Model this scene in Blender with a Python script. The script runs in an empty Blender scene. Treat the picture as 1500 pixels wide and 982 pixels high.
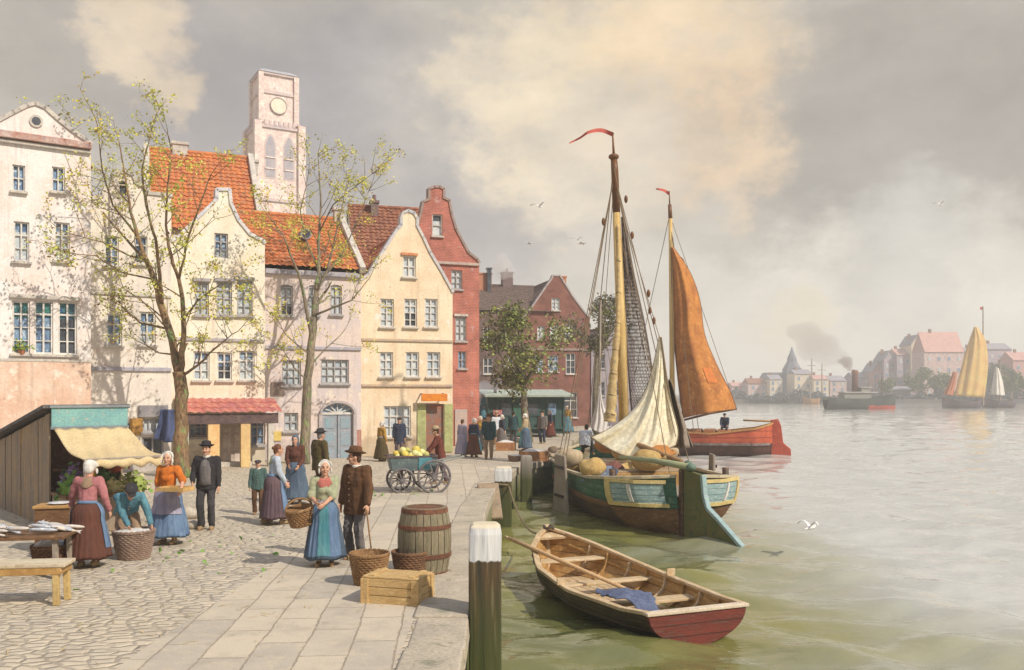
import bpy, bmesh, math, random
import numpy as np
from mathutils import Vector, Matrix, noise
from mathutils.geometry import tessellate_polygon

R = math.radians
C = bpy.context.scene.collection
SC = bpy.context.scene
F = 1300.0          # focal length in photo pixels
HZ = 576.0          # horizon row of the photo
EYE = 2.75          # eye height over the quay
WL = -1.25          # water level

# ------------------------------------------------------------------ camera, sky, sun, exposure
cd = bpy.data.cameras.new('camera'); cam = bpy.data.objects.new('camera', cd); C.objects.link(cam)
cam.location = (0, 0, EYE); cam.rotation_euler = (R(90), 0, 0)
cd.sensor_width = 36; cd.lens = 36*F/1500; cd.shift_y = (HZ-491)/1500
cd.clip_start = .1; cd.clip_end = 9000
SC.camera = cam
SUN_EL = R(41); SUN_DIR = Vector((.80*math.cos(SUN_EL), -.60*math.cos(SUN_EL), math.sin(SUN_EL)))
sd = bpy.data.lights.new('sun', 'SUN'); sd.energy = 4.2; sd.angle = R(.8); sd.color = (1, .905, .765)
so = bpy.data.objects.new('sun', sd); C.objects.link(so)
so.rotation_euler = (-SUN_DIR).to_track_quat('-Z', 'Y').to_euler()
SC.view_settings.view_transform = 'Standard'; SC.view_settings.look = 'None'
SC.view_settings.exposure = .06; SC.view_settings.gamma = 1; SC.view_settings.use_curve_mapping = False
SC.render.engine = 'CYCLES'
cy = SC.cycles
cy.use_denoising = True
cy.max_bounces = 6; cy.diffuse_bounces = 3; cy.glossy_bounces = 3; cy.transmission_bounces = 4; cy.volume_bounces = 2
cy.transparent_max_bounces = 8; cy.use_adaptive_sampling = True; cy.adaptive_threshold = .02

def srgb(r, g, b):
    f = lambda c: (c/255/12.92) if c <= 10 else ((c/255+.055)/1.055)**2.4
    return (f(r), f(g), f(b), 1)

world = bpy.data.worlds.new('World'); SC.world = world; world.use_nodes = True
def build_world():
    nt = world.node_tree; N = nt.nodes; L = nt.links; N.clear()
    out = N.new('ShaderNodeOutputWorld'); mix = N.new('ShaderNodeMixShader')
    b1 = N.new('ShaderNodeBackground'); b2 = N.new('ShaderNodeBackground')
    sky = N.new('ShaderNodeTexSky'); sky.sky_type = 'NISHITA'; sky.sun_disc = False
    sky.sun_elevation = SUN_EL; sky.sun_rotation = math.atan2(SUN_DIR.x, SUN_DIR.y)
    L.new(sky.outputs[0], b1.inputs[0]); b1.inputs[1].default_value = .1
    tc = N.new('ShaderNodeTexCoord')
    def noise_(scale, detail, rough, stretch=(1, 1, 1), off=(0, 0, 0)):
        mp = N.new('ShaderNodeMapping'); mp.inputs['Scale'].default_value = stretch; mp.inputs['Location'].default_value = off
        L.new(tc.outputs['Generated'], mp.inputs[0])
        n = N.new('ShaderNodeTexNoise'); n.inputs['Scale'].default_value = scale
        n.inputs['Detail'].default_value = detail; n.inputs['Roughness'].default_value = rough
        L.new(mp.outputs[0], n.inputs[0]); return n
    # billowing distortion of the view direction
    n1 = noise_(5.5, 7, .58, (1, 1, 1.4))
    sub = N.new('ShaderNodeVectorMath'); sub.operation = 'SUBTRACT'; sub.inputs[1].default_value = (.5, .5, .5)
    L.new(n1.outputs['Color'], sub.inputs[0])
    sc = N.new('ShaderNodeVectorMath'); sc.operation = 'SCALE'; sc.inputs['Scale'].default_value = .15
    L.new(sub.outputs[0], sc.inputs[0])
    add = N.new('ShaderNodeVectorMath'); add.operation = 'ADD'
    n1b = noise_(17, 6, .62, (1, 1, 1.5), (5, 2, 1)); sb = N.new('ShaderNodeVectorMath'); sb.operation = 'SUBTRACT'; sb.inputs[1].default_value = (.5, .5, .5); L.new(n1b.outputs['Color'], sb.inputs[0])
    sc2 = N.new('ShaderNodeVectorMath'); sc2.operation = 'SCALE'; sc2.inputs['Scale'].default_value = .13; L.new(sb.outputs[0], sc2.inputs[0])
    add0 = N.new('ShaderNodeVectorMath'); add0.operation = 'ADD'; L.new(tc.outputs['Generated'], add0.inputs[0]); L.new(sc2.outputs[0], add0.inputs[1])
    L.new(add0.outputs[0], add.inputs[0]); L.new(sc.outputs[0], add.inputs[1])
    nrm = N.new('ShaderNodeVectorMath'); nrm.operation = 'NORMALIZE'; L.new(add.outputs[0], nrm.inputs[0])
    # base grey, mottled
    n2 = noise_(4.2, 8, .6, (1, 1, 2.0), (3, 1, 2))
    rp = N.new('ShaderNodeValToRGB'); e = rp.color_ramp.elements
    e[0].position = .33; e[0].color = srgb(156, 150, 146); e[1].position = .68; e[1].color = srgb(194, 186, 172)
    m_ = e.new(.5); m_.color = srgb(174, 167, 158)
    L.new(n2.outputs['Fac'], rp.inputs[0])
    cur = rp.outputs[0]
    # a ragged mask that breaks the lit clouds into billows
    n5 = noise_(10.5, 9, .6, (1, 1, 1.5), (2, 9, 4)); mk = N.new('ShaderNodeMapRange'); mk.interpolation_type = 'SMOOTHSTEP'; mk.inputs['From Min'].default_value = .40; mk.inputs['From Max'].default_value = .56; mk.inputs['To Min'].default_value = .48; L.new(n5.outputs['Fac'], mk.inputs[0])
    def blob(px, py, rdeg, col, amt, soft=0.0): zen(((px-750)/F, 1, (HZ-py)/F), rdeg, col, amt, soft)
    def zen(dv, rdeg, col, amt, soft=0.0):
        nonlocal cur
        d = Vector(dv).normalized()
        dt = N.new('ShaderNodeVectorMath'); dt.operation = 'DOT_PRODUCT'; dt.inputs[1].default_value = d
        L.new(nrm.outputs[0], dt.inputs[0])
        mr = N.new('ShaderNodeMapRange'); mr.interpolation_type = 'SMOOTHERSTEP'
        mr.inputs['From Min'].default_value = math.cos(R(rdeg)); mr.inputs['From Max'].default_value = math.cos(R(rdeg*soft))
        mr.inputs['To Max'].default_value = amt
        L.new(dt.outputs['Value'], mr.inputs[0])
        fac = mr.outputs[0]
        if col[0]-col[2] > 30:
            mm = N.new('ShaderNodeMath'); mm.operation = 'MULTIPLY'; L.new(fac, mm.inputs[0]); L.new(mk.outputs[0], mm.inputs[1]); fac = mm.outputs[0]
        mx = N.new('ShaderNodeMix'); mx.data_type = 'RGBA'
        L.new(fac, mx.inputs['Factor']); L.new(cur, mx.inputs['A']); mx.inputs['B'].default_value = srgb(*col)
        cur = mx.outputs['Result']
    zen((0, -.15, 1), 62, (176, 192, 222), .85, .35)
    blob(420, 60, 15, (172, 166, 158), .6)
    blob(560, 190, 10, (150, 146, 150), .75)
    blob(300, 180, 8, (154, 148, 150), .7)
    blob(640, 330, 8, (166, 161, 160), .6)
    blob(40, 100, 7, (168, 160, 150), .6)
    blob(720, 410, 5, (194, 190, 186), .6)
    blob(930, 150, 20, (208, 199, 184), .75)
    blob(1250, 240, 11, (156, 150, 143), .9)
    blob(690, 330, 6, (152, 148, 151), .7)
    blob(1420, 120, 11, (174, 166, 156), .7)
    blob(1180, 510, 10, (230, 222, 206), .95)
    blob(1400, 500, 10, (230, 223, 208), .95)
    blob(1010, 490, 7, (214, 206, 192), .8)
    blob(1330, 380, 6, (198, 194, 186), .7)
    blob(960, 120, 11, (234, 210, 174), .7)
    blob(830, 160, 8, (243, 224, 190), .8)
    blob(725, 125, 5.5, (236, 218, 188), .75)
    blob(1010, 175, 7, (238, 206, 168), .75)
    blob(965, 75, 6, (240, 214, 176), .7)
    blob(880, 235, 6, (214, 204, 188), .5)
    blob(200, 70, 3.6, (230, 208, 176), .75)
    blob(150, 62, 2.6, (222, 202, 174), .6)
    blob(1160, 480, 4, (230, 212, 174), .6)
    n4 = noise_(9, 8, .62, (1, 1, 1.7), (7, 3, 5)); tone = N.new('ShaderNodeMapRange'); tone.inputs['From Min'].default_value = .25; tone.inputs['From Max'].default_value = .75; tone.inputs['To Min'].default_value = .82; tone.inputs['To Max'].default_value = 1.18
    L.new(n4.outputs['Fac'], tone.inputs[0]); tm = N.new('ShaderNodeVectorMath'); tm.operation = 'SCALE'; L.new(cur, tm.inputs[0]); L.new(tone.outputs[0], tm.inputs['Scale']); cur = tm.outputs[0]
    L.new(cur, b2.inputs[0]); b2.inputs[1].default_value = 1.06
    mix.inputs[0].default_value = .92
    L.new(b1.outputs[0], mix.inputs[1]); L.new(b2.outputs[0], mix.inputs[2]); L.new(mix.outputs[0], out.inputs[0])
build_world()

# ------------------------------------------------------------------ pixel -> place helpers (the photo's own measures)
def P(px, py, Y):                       # the point seen at (px, py), Y metres away
    return Vector(((px-750)/F*Y, Y, EYE-(py-HZ)/F*Y))
def G(px, py, z=0.0):                   # the point of the level z seen at (px, py)
    Y = (EYE-z)*F/(py-HZ); return Vector(((px-750)/F*Y, Y, z))
def Wt(px, py): return G(px, py, WL)

# ------------------------------------------------------------------ materials
MATS = {}
def mat(name, col, col2=None, col3=None, rough=.75, scale=3.0, bump=.25, bscale=25.0, spec=.3, metal=0.0, stretch=(1, 1, 1), p3=.58, contrast=.12, fine=.18, seam=0):
    """base colour patches col / col2, with spots of col3; fine grain and bump"""
    if name in MATS: return MATS[name]
    m = bpy.data.materials.new(name); m.use_nodes = True; MATS[name] = m
    nt = m.node_tree; N = nt.nodes; L = nt.links; b = N['Principled BSDF']
    b.inputs['Roughness'].default_value = rough; b.inputs['Specular IOR Level'].default_value = spec; b.inputs['Metallic'].default_value = metal
    tc = N.new('ShaderNodeTexCoord'); mp = N.new('ShaderNodeMapping'); mp.inputs['Scale'].default_value = stretch
    L.new(tc.outputs['Object'], mp.inputs[0])
    c4 = lambda c: (c[0], c[1], c[2], 1)
    col2 = col2 or tuple(x*.72 for x in col[:3])
    def nz(s, d=5, r=.6):
        n = N.new('ShaderNodeTexNoise'); n.inputs['Scale'].default_value = s; n.inputs['Detail'].default_value = d; n.inputs['Roughness'].default_value = r
        L.new(mp.outputs[0], n.inputs[0]); return n
    n1 = nz(scale); mr = N.new('ShaderNodeMapRange'); mr.inputs['From Min'].default_value = .5-contrast; mr.inputs['From Max'].default_value = .5+contrast
    L.new(n1.outputs['Fac'], mr.inputs[0])
    mx = N.new('ShaderNodeMix'); mx.data_type = 'RGBA'; mx.inputs['A'].default_value = c4(col); mx.inputs['B'].default_value = c4(col2)
    L.new(mr.outputs[0], mx.inputs['Factor']); cur = mx.outputs['Result']
    if col3:
        n2 = nz(scale*2.3, 6, .65); mr2 = N.new('ShaderNodeMapRange'); mr2.inputs['From Min'].default_value = p3; mr2.inputs['From Max'].default_value = p3+.06
        L.new(n2.outputs['Fac'], mr2.inputs[0])
        m2 = N.new('ShaderNodeMix'); m2.data_type = 'RGBA'; m2.inputs['B'].default_value = c4(col3)
        L.new(mr2.outputs[0], m2.inputs['Factor']); L.new(cur, m2.inputs['A']); cur = m2.outputs['Result']
    n3 = nz(bscale, 4, .6)
    if fine:
        hs = N.new('ShaderNodeMapRange'); hs.inputs['To Min'].default_value = 1-fine*1.6; hs.inputs['To Max'].default_value = 1+fine*1.6
        hs.inputs['From Min'].default_value = .2; hs.inputs['From Max'].default_value = .8
        L.new(n3.outputs['Fac'], hs.inputs[0])
        hm = N.new('ShaderNodeVectorMath'); hm.operation = 'SCALE'
        L.new(cur, hm.inputs[0]); L.new(hs.outputs[0], hm.inputs['Scale']); cur = hm.outputs[0]
    if seam:
        sx = N.new('ShaderNodeSeparateXYZ'); L.new(tc.outputs['Object'], sx.inputs[0]); sa = N.new('ShaderNodeMath'); sa.operation = 'MULTIPLY_ADD'; sa.inputs[1].default_value = seam*.35; L.new(nz(.5, 2).outputs['Fac'], sa.inputs[0]); L.new(sx.outputs['Z'], sa.inputs[2])
        sm = N.new('ShaderNodeMath'); sm.operation = 'PINGPONG'; sm.inputs[1].default_value = seam/2; L.new(sa.outputs[0], sm.inputs[0])
        sr = N.new('ShaderNodeMapRange'); sr.inputs['From Max'].default_value = seam*.10; sr.inputs['To Min'].default_value = .35; L.new(sm.outputs[0], sr.inputs[0])
        sv = N.new('ShaderNodeVectorMath'); sv.operation = 'SCALE'; L.new(cur, sv.inputs[0]); L.new(sr.outputs[0], sv.inputs['Scale']); cur = sv.outputs[0]
    L.new(cur, b.inputs['Base Color'])
    if bump:
        bp = N.new('ShaderNodeBump'); bp.inputs['Strength'].default_value = bump; bp.inputs['Distance'].default_value = .03
        L.new(n3.outputs['Fac'], bp.inputs['Height']); L.new(bp.outputs[0], b.inputs['Normal'])
    return m

def brickmat(name, c1, c2, mortar, scale=1.0, bw=.24, bh=.08, patch=None, pcol=None, rough=.85):
    """brick courses on the XZ plane of the wall, with worn plaster patches"""
    m = bpy.data.materials.new(name); m.use_nodes = True; MATS[name] = m
    nt = m.node_tree; N = nt.nodes; L = nt.links; b = N['Principled BSDF']; b.inputs['Roughness'].default_value = rough
    b.inputs['Specular IOR Level'].default_value = .2
    tc = N.new('ShaderNodeTexCoord'); sp = N.new('ShaderNodeSeparateXYZ'); cb = N.new('ShaderNodeCombineXYZ')
    L.new(tc.outputs['Object'], sp.inputs[0]); ad = N.new('ShaderNodeMath'); L.new(sp.outputs['X'], ad.inputs[0]); L.new(sp.outputs['Y'], ad.inputs[1])
    L.new(ad.outputs[0], cb.inputs['X']); L.new(sp.outputs['Z'], cb.inputs['Y'])
    bt = N.new('ShaderNodeTexBrick'); bt.inputs['Scale'].default_value = scale; bt.inputs['Brick Width'].default_value = bw; bt.inputs['Row Height'].default_value = bh
    bt.inputs['Mortar Size'].default_value = .008; bt.inputs['Color1'].default_value = (*c1, 1); bt.inputs['Color2'].default_value = (*c2, 1); bt.inputs['Mortar'].default_value = (*mortar, 1)
    L.new(cb.outputs[0], bt.inputs[0])
    n = N.new('ShaderNodeTexNoise'); n.inputs['Scale'].default_value = 1.3; n.inputs['Detail'].default_value = 7; n.inputs['Roughness'].default_value = .65; L.new(tc.outputs['Object'], n.inputs[0])
    cur = bt.outputs['Color']
    mr = N.new('ShaderNodeMapRange'); mr.inputs['From Min'].default_value = .35; mr.inputs['From Max'].default_value = .7; mr.inputs['To Min'].default_value = .7; mr.inputs['To Max'].default_value = 1.25
    L.new(n.outputs['Fac'], mr.inputs[0]); s = N.new('ShaderNodeVectorMath'); s.operation = 'SCALE'; L.new(cur, s.inputs[0]); L.new(mr.outputs[0], s.inputs['Scale']); cur = s.outputs[0]
    if patch:
        n2 = N.new('ShaderNodeTexNoise'); n2.inputs['Scale'].default_value = 2.0; n2.inputs['Detail'].default_value = 8; n2.inputs['Roughness'].default_value = .68; L.new(tc.outputs['Object'], n2.inputs[0])
        m2 = N.new('ShaderNodeMapRange'); m2.inputs['From Min'].default_value = patch; m2.inputs['From Max'].default_value = patch+.05; L.new(n2.outputs['Fac'], m2.inputs[0])
        x = N.new('ShaderNodeMix'); x.data_type = 'RGBA'; x.inputs['B'].default_value = (*pcol, 1); L.new(m2.outputs[0], x.inputs['Factor']); L.new(cur, x.inputs['A']); cur = x.outputs['Result']
    L.new(cur, b.inputs['Base Color'])
    bp = N.new('ShaderNodeBump'); bp.inputs['Strength'].default_value = .35; bp.inputs['Distance'].default_value = .02
    L.new(bt.outputs['Fac'], bp.inputs['Height']); bp.invert = True; L.new(bp.outputs[0], b.inputs['Normal'])
    return m

# ------------------------------------------------------------------ mesh builder
class MB:
    def __init__(s): s.v = []; s.f = []; s.m = []
    def add(s, vs, fs, mi=0):
        o = len(s.v); s.v.extend([tuple(v) for v in vs])
        for f in fs: s.f.append(tuple(i+o for i in f)); s.m.append(mi)
    def box(s, c, d, rz=0, mi=0, M=None, taper=1.0):
        x, y, z = d[0]/2, d[1]/2, d[2]/2; vs = []
        Rm = M or Matrix.Rotation(rz, 3, 'Z')
        for k in (-1, 1):
            t = taper if k > 0 else 1
            for i, j in ((-1, -1), (1, -1), (1, 1), (-1, 1)): vs.append(Vector(c)+Rm @ Vector((i*x*t, j*y*t, k*z)))
        s.add(vs, [(3, 2, 1, 0), (4, 5, 6, 7), (0, 1, 5, 4), (1, 2, 6, 5), (2, 3, 7, 6), (3, 0, 4, 7)], mi); return s
    def beam(s, p0, p1, w, h, mi=0, up=(0, 0, 1)):
        p0 = Vector(p0); p1 = Vector(p1); d = (p1-p0).normalized(); u = Vector(up)
        if abs(d.dot(u)) > .98: u = Vector((0, 1, 0))
        a = d.cross(u).normalized(); b = a.cross(d); vs = []
        for p in (p0, p1):
            for i, j in ((-1, -1), (1, -1), (1, 1), (-1, 1)): vs.append(p+a*(i*w/2)+b*(j*h/2))
        s.add(vs, [(3, 2, 1, 0), (4, 5, 6, 7), (0, 1, 5, 4), (1, 2, 6, 5), (2, 3, 7, 6), (3, 0, 4, 7)], mi); return s
    def tube(s, pts, rad, seg=8, mi=0, cap=True, wob=0, rnd=random):
        pts = [Vector(p) for p in pts]; n = len(pts)
        if not hasattr(rad, '__len__'): rad = [rad]*n
        vs = []; fs = []; prev = None
        for i, p in enumerate(pts):
            d = (pts[min(i+1, n-1)]-pts[max(i-1, 0)]).normalized() if n > 1 else Vector((0, 0, 1))
            if prev is None:
                a = d.orthogonal().normalized()
            else:
                a = (prev-d*prev.dot(d)); a = a.normalized() if a.length > 1e-6 else d.orthogonal().normalized()
            prev = a; b = d.cross(a)
            for k in range(seg):
                t = 2*math.pi*k/seg; r = rad[i]*(1+(rnd.uniform(-wob, wob) if wob else 0))
                vs.append(p+a*(r*math.cos(t))+b*(r*math.sin(t)))
        for i in range(n-1):
            for k in range(seg):
                k2 = (k+1) % seg; fs.append((i*seg+k, i*seg+k2, (i+1)*seg+k2, (i+1)*seg+k))
        if cap: fs.append(tuple(range(seg-1, -1, -1))); fs.append(tuple((n-1)*seg+k for k in range(seg)))
        s.add(vs, fs, mi); return s
    def cap(s, p0, p1, r0, r1, seg=12, mi=0, flat=None):
        """tapered capsule; flat=(axis vector, factor) squashes the section"""
        p0 = Vector(p0); p1 = Vector(p1); d = (p1-p0)
        if d.length < 1e-5: d = Vector((0, 0, 1e-5))
        d.normalize(); pts = []; rr = []
        for t in (80, 55, 25): pts.append(p0-d*(r0*math.sin(R(t)))); rr.append(r0*math.cos(R(t)))
        pts.append(p0); rr.append(r0); pts.append((p0+p1)/2); rr.append((r0+r1)/2); pts.append(p1); rr.append(r1)
        for t in (25, 55, 80): pts.append(p1+d*(r1*math.sin(R(t)))); rr.append(r1*math.cos(R(t)))
        o = len(s.v); s.tube(pts, rr, seg, mi)
        if flat:
            ax = Vector(flat[0]).normalized(); mid = (p0+p1)/2
            for i in range(o, len(s.v)):
                v = Vector(s.v[i]); k = (v-mid).dot(ax); s.v[i] = tuple(v-ax*k*(1-flat[1]))
        return s
    def ell(s, c, r, M=None, mi=0, nu=14, nv=9):
        M = M or Matrix.Identity(3); c = Vector(c); vs = []; fs = []
        for j in range(nv+1):
            t = math.pi*(.02+.96*j/nv)
            for i in range(nu):
                a = 2*math.pi*i/nu; vs.append(c+M @ Vector((r[0]*math.sin(t)*math.cos(a), r[1]*math.sin(t)*math.sin(a), -r[2]*math.cos(t))))
        for j in range(nv):
            for i in range(nu):
                k = (i+1) % nu; fs.append((j*nu+i, j*nu+k, (j+1)*nu+k, (j+1)*nu+i))
        fs.append(tuple(range(nu-1, -1, -1))); fs.append(tuple(nv*nu+i for i in range(nu)))
        s.add(vs, fs, mi); return s
    def lathe(s, prof, seg=24, M=None, mi=0, fn=None, a0=0, a1=2*math.pi):
        """prof: list of (radius, z); fn(angle, j, r, z) -> (rx, ry, z) radii override"""
        M = M or Matrix.Identity(4); vs = []; fs = []; full = abs(a1-a0-2*math.pi) < 1e-6; n = seg if full else seg+1
        for j, (r, z) in enumerate(prof):
            for i in range(n):
                a = a0+(a1-a0)*i/seg; rx, ry, zz = (r, r, z) if fn is None else fn(a, j, r, z)
                vs.append(M @ Vector((rx*math.cos(a), ry*math.sin(a), zz)))
        for j in range(len(prof)-1):
            for i in range(seg):
                k = (i+1) % n; fs.append((j*n+i, j*n+k, (j+1)*n+k, (j+1)*n+i))
        if full: fs.append(tuple(range(n-1, -1, -1))); fs.append(tuple((len(prof)-1)*n+i for i in range(n)))
        s.add(vs, fs, mi); return s
    def grid(s, fn, nu, nv, mi=0):
        vs = [fn(i/nu, j/nv) for j in range(nv+1) for i in range(nu+1)]; w = nu+1
        s.add(vs, [(j*w+i, j*w+i+1, (j+1)*w+i+1, (j+1)*w+i) for j in range(nv) for i in range(nu)], mi); return s
    def prism(s, poly, y0, y1, mi=0, T=None):
        """polygon of (x, z) pushed from y0 to y1"""
        T = T or (lambda x, y, z: (x, y, z)); n = len(poly)
        vs = [T(x, y0, z) for x, z in poly]+[T(x, y1, z) for x, z in poly]
        fs = [tuple(range(n)), tuple(range(2*n-1, n-1, -1))]+[(i, (i+1) % n, n+(i+1) % n, n+i) for i in range(n)]
        s.add(vs, fs, mi); return s
    def build(s, name, mats, parent=None, smooth=False, bevel=0, solid=0, recalc=True, subsurf=0):
        me = bpy.data.meshes.new(name); me.from_pydata(s.v, [], s.f)
        for m in (mats if isinstance(mats, (list, tuple)) else [mats]): me.materials.append(m)
        if any(s.m): me.polygons.foreach_set('material_index', s.m)
        if recalc:
            bm = bmesh.new(); bm.from_mesh(me); bmesh.ops.recalc_face_normals(bm, faces=bm.faces); bm.to_mesh(me); bm.free()
        if smooth: me.polygons.foreach_set('use_smooth', [True]*len(me.polygons))
        o = bpy.data.objects.new(name, me); C.objects.link(o)
        if parent: o.parent = parent
        if bevel:
            b = o.modifiers.new('bevel', 'BEVEL'); b.width = bevel; b.segments = 2; b.limit_method = 'ANGLE'
        if solid:
            b = o.modifiers.new('solid', 'SOLIDIFY'); b.thickness = solid; b.offset = 0
        if subsurf:
            b = o.modifiers.new('sub', 'SUBSURF'); b.levels = subsurf; b.render_levels = subsurf
        return o

def tag(o, label, cat, group=None):
    o['label'] = label; o['category'] = cat
    if group: o['group'] = group
    return o
def thing(name, label, cat, loc=(0, 0, 0), rz=0, group=None):
    o = bpy.data.objects.new(name, None); C.objects.link(o); o.location = loc; o.rotation_euler = (0, 0, rz); o.empty_display_size = .2
    return tag(o, label, cat, group)
def struct(o, kind='structure'): o['kind'] = kind; return o
def copy_tree(root, loc, rz, label):
    r = root.copy(); C.objects.link(r); r.location = loc; r.rotation_euler = (0, 0, rz); r['label'] = label
    for ch in root.children:
        c = ch.copy(); C.objects.link(c); c.parent = r
        for g in ch.children:
            d = g.copy(); C.objects.link(d); d.parent = c
    return r
# ------------------------------------------------------------------ the setting: ground, kerb, quay wall, water, far bank
def nodes_of(name, rough=.8, spec=.25):
    m = bpy.data.materials.new(name); m.use_nodes = True; MATS[name] = m
    b = m.node_tree.nodes['Principled BSDF']; b.inputs['Roughness'].default_value = rough; b.inputs['Specular IOR Level'].default_value = spec
    return m, m.node_tree.nodes, m.node_tree.links, b
def mixc(N, L, fac, a, b):
    x = N.new('ShaderNodeMix'); x.data_type = 'RGBA'
    for k, v in (('A', a), ('B', b)):
        if isinstance(v, tuple): x.inputs[k].default_value = (*v[:3], 1)
        else: L.new(v, x.inputs[k])
    if isinstance(fac, float): x.inputs['Factor'].default_value = fac
    else: L.new(fac, x.inputs['Factor'])
    return x.outputs['Result']
def mrange(N, L, v, a, b, c=0, d=1):
    m = N.new('ShaderNodeMapRange'); L.new(v, m.inputs[0])
    for k, x in (('From Min', a), ('From Max', b), ('To Min', c), ('To Max', d)): m.inputs[k].default_value = x
    return m.outputs[0]
def nse(N, L, vec, s, d=5, r=.6):
    n = N.new('ShaderNodeTexNoise'); n.inputs['Scale'].default_value = s; n.inputs['Detail'].default_value = d; n.inputs['Roughness'].default_value = r
    L.new(vec, n.inputs[0]); return n

def cobble_material():
    m, N, L, b = nodes_of('cobbles', .82, .25)
    tc = N.new('ShaderNodeTexCoord'); o = tc.outputs['Object']
    w = nse(N, L, o, .9, 3); sub = N.new('ShaderNodeVectorMath'); sub.operation = 'MULTIPLY_ADD'; sub.inputs[1].default_value = (.35, .35, 0); L.new(w.outputs['Color'], sub.inputs[0]); L.new(o, sub.inputs[2])
    mp = N.new('ShaderNodeMapping'); mp.inputs['Scale'].default_value = (4.4, 7.0, 0); mp.inputs['Rotation'].default_value = (0, 0, R(-18)); L.new(sub.outputs[0], mp.inputs[0])
    v = N.new('ShaderNodeTexVoronoi'); v.feature = 'F1'; v.voronoi_dimensions = '2D'; v.inputs['Scale'].default_value = 1; v.inputs['Randomness'].default_value = .72; L.new(mp.outputs[0], v.inputs[0])
    ve = N.new('ShaderNodeTexVoronoi'); ve.feature = 'DISTANCE_TO_EDGE'; ve.voronoi_dimensions = '2D'; ve.inputs['Scale'].default_value = 1; ve.inputs['Randomness'].default_value = .72; L.new(mp.outputs[0], ve.inputs[0])
    sp = N.new('ShaderNodeSeparateXYZ'); L.new(v.outputs['Color'], sp.inputs[0])
    big = nse(N, L, o, .35, 6, .65); mid = nse(N, L, o, 2.2, 6, .65); fine = nse(N, L, o, 40, 4)
    c = mixc(N, L, sp.outputs['X'], (.59, .51, .40), (.46, .41, .345))
    c = mixc(N, L, mrange(N, L, sp.outputs['Y'], .72, .9), c, (.64, .55, .43))
    c = mixc(N, L, mrange(N, L, big.outputs['Fac'], .42, .62, 0, .75), c, (.55, .475, .36))
    c = mixc(N, L, mrange(N, L, mid.outputs['Fac'], .52, .68, 0, .7), c, (.36, .30, .24)); gr = nse(N, L, o, 7, 6, .7); c = mixc(N, L, mrange(N, L, gr.outputs['Fac'], .55, .68, 0, .6), c, (.66, .57, .43))
    edge = mrange(N, L, ve.outputs['Distance'], .0, .09)
    dust = mrange(N, L, mid.outputs['Fac'], .35, .6, .25, .8)
    mul = N.new('ShaderNodeMath'); mul.operation = 'MULTIPLY'; L.new(dust, mul.inputs[0])
    inv = N.new('ShaderNodeMath'); inv.operation = 'SUBTRACT'; inv.inputs[0].default_value = 1; L.new(edge, inv.inputs[1]); L.new(inv.outputs[0], mul.inputs[1])
    c = mixc(N, L, mul.outputs[0], c, (.40, .34, .265))
    L.new(c, b.inputs['Base Color'])
    h = N.new('ShaderNodeMath'); h.operation = 'MULTIPLY_ADD'; h.inputs[1].default_value = .16; L.new(fine.outputs['Fac'], h.inputs[0])
    e2 = mrange(N, L, ve.outputs['Distance'], .0, .22); L.new(e2, h.inputs[2])
    bp = N.new('ShaderNodeBump'); bp.inputs['Strength'].default_value = .8; bp.inputs['Distance'].default_value = .04; L.new(h.outputs[0], bp.inputs['Height']); L.new(bp.outputs[0], b.inputs['Normal'])
    return m

def flag_material():
    m, N, L, b = nodes_of('flagstones', .8, .25)
    tc = N.new('ShaderNodeTexCoord'); o = tc.outputs['Object']
    w = nse(N, L, o, .7, 3); sub = N.new('ShaderNodeVectorMath'); sub.operation = 'MULTIPLY_ADD'; sub.inputs[1].default_value = (.10, .10, 0); L.new(w.outputs['Color'], sub.inputs[0]); L.new(o, sub.inputs[2])
    w2 = nse(N, L, o, 9, 5, .7); s2 = N.new('ShaderNodeVectorMath'); s2.operation = 'MULTIPLY_ADD'; s2.inputs[1].default_value = (.05, .05, 0); L.new(w2.outputs['Color'], s2.inputs[0]); L.new(sub.outputs[0], s2.inputs[2]); mp = N.new('ShaderNodeMapping'); mp.inputs['Rotation'].default_value = (0, 0, R(86)); L.new(s2.outputs[0], mp.inputs[0])
    bt = N.new('ShaderNodeTexBrick'); bt.inputs['Scale'].default_value = 1; bt.inputs['Brick Width'].default_value = 1.05; bt.inputs['Row Height'].default_value = .50; bt.inputs['Mortar Size'].default_value = .014; bt.inputs['Mortar Smooth'].default_value = .4
    bt.inputs['Color1'].default_value = (.58, .50, .39, 1); bt.inputs['Color2'].default_value = (.45, .40, .335, 1); bt.inputs['Mortar'].default_value = (.33, .275, .21, 1); L.new(mp.outputs[0], bt.inputs[0])
    mid = nse(N, L, o, 1.7, 7, .68); fine = nse(N, L, o, 30, 4)
    c = mixc(N, L, mrange(N, L, mid.outputs['Fac'], .5, .7, 0, .7), bt.outputs['Color'], (.37, .325, .27))
    c = mixc(N, L, mrange(N, L, mid.outputs['Fac'], .46, .3, 0, .6), c, (.61, .53, .41)); lg = nse(N, L, o, 5.5, 6, .7); c = mixc(N, L, mrange(N, L, lg.outputs['Fac'], .52, .66, 0, .6), c, (.60, .50, .36))
    L.new(c, b.inputs['Base Color'])
    h = N.new('ShaderNodeMath'); h.operation = 'MULTIPLY_ADD'; h.inputs[1].default_value = -1; L.new(bt.outputs['Fac'], h.inputs[0])
    f2 = mrange(N, L, fine.outputs['Fac'], 0, 1, 0, .4); L.new(f2, h.inputs[2])
    bp = N.new('ShaderNodeBump'); bp.inputs['Strength'].default_value = .5; bp.inputs['Distance'].default_value = .03; L.new(h.outputs[0], bp.inputs['Height']); L.new(bp.outputs[0], b.inputs['Normal'])
    return m

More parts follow.
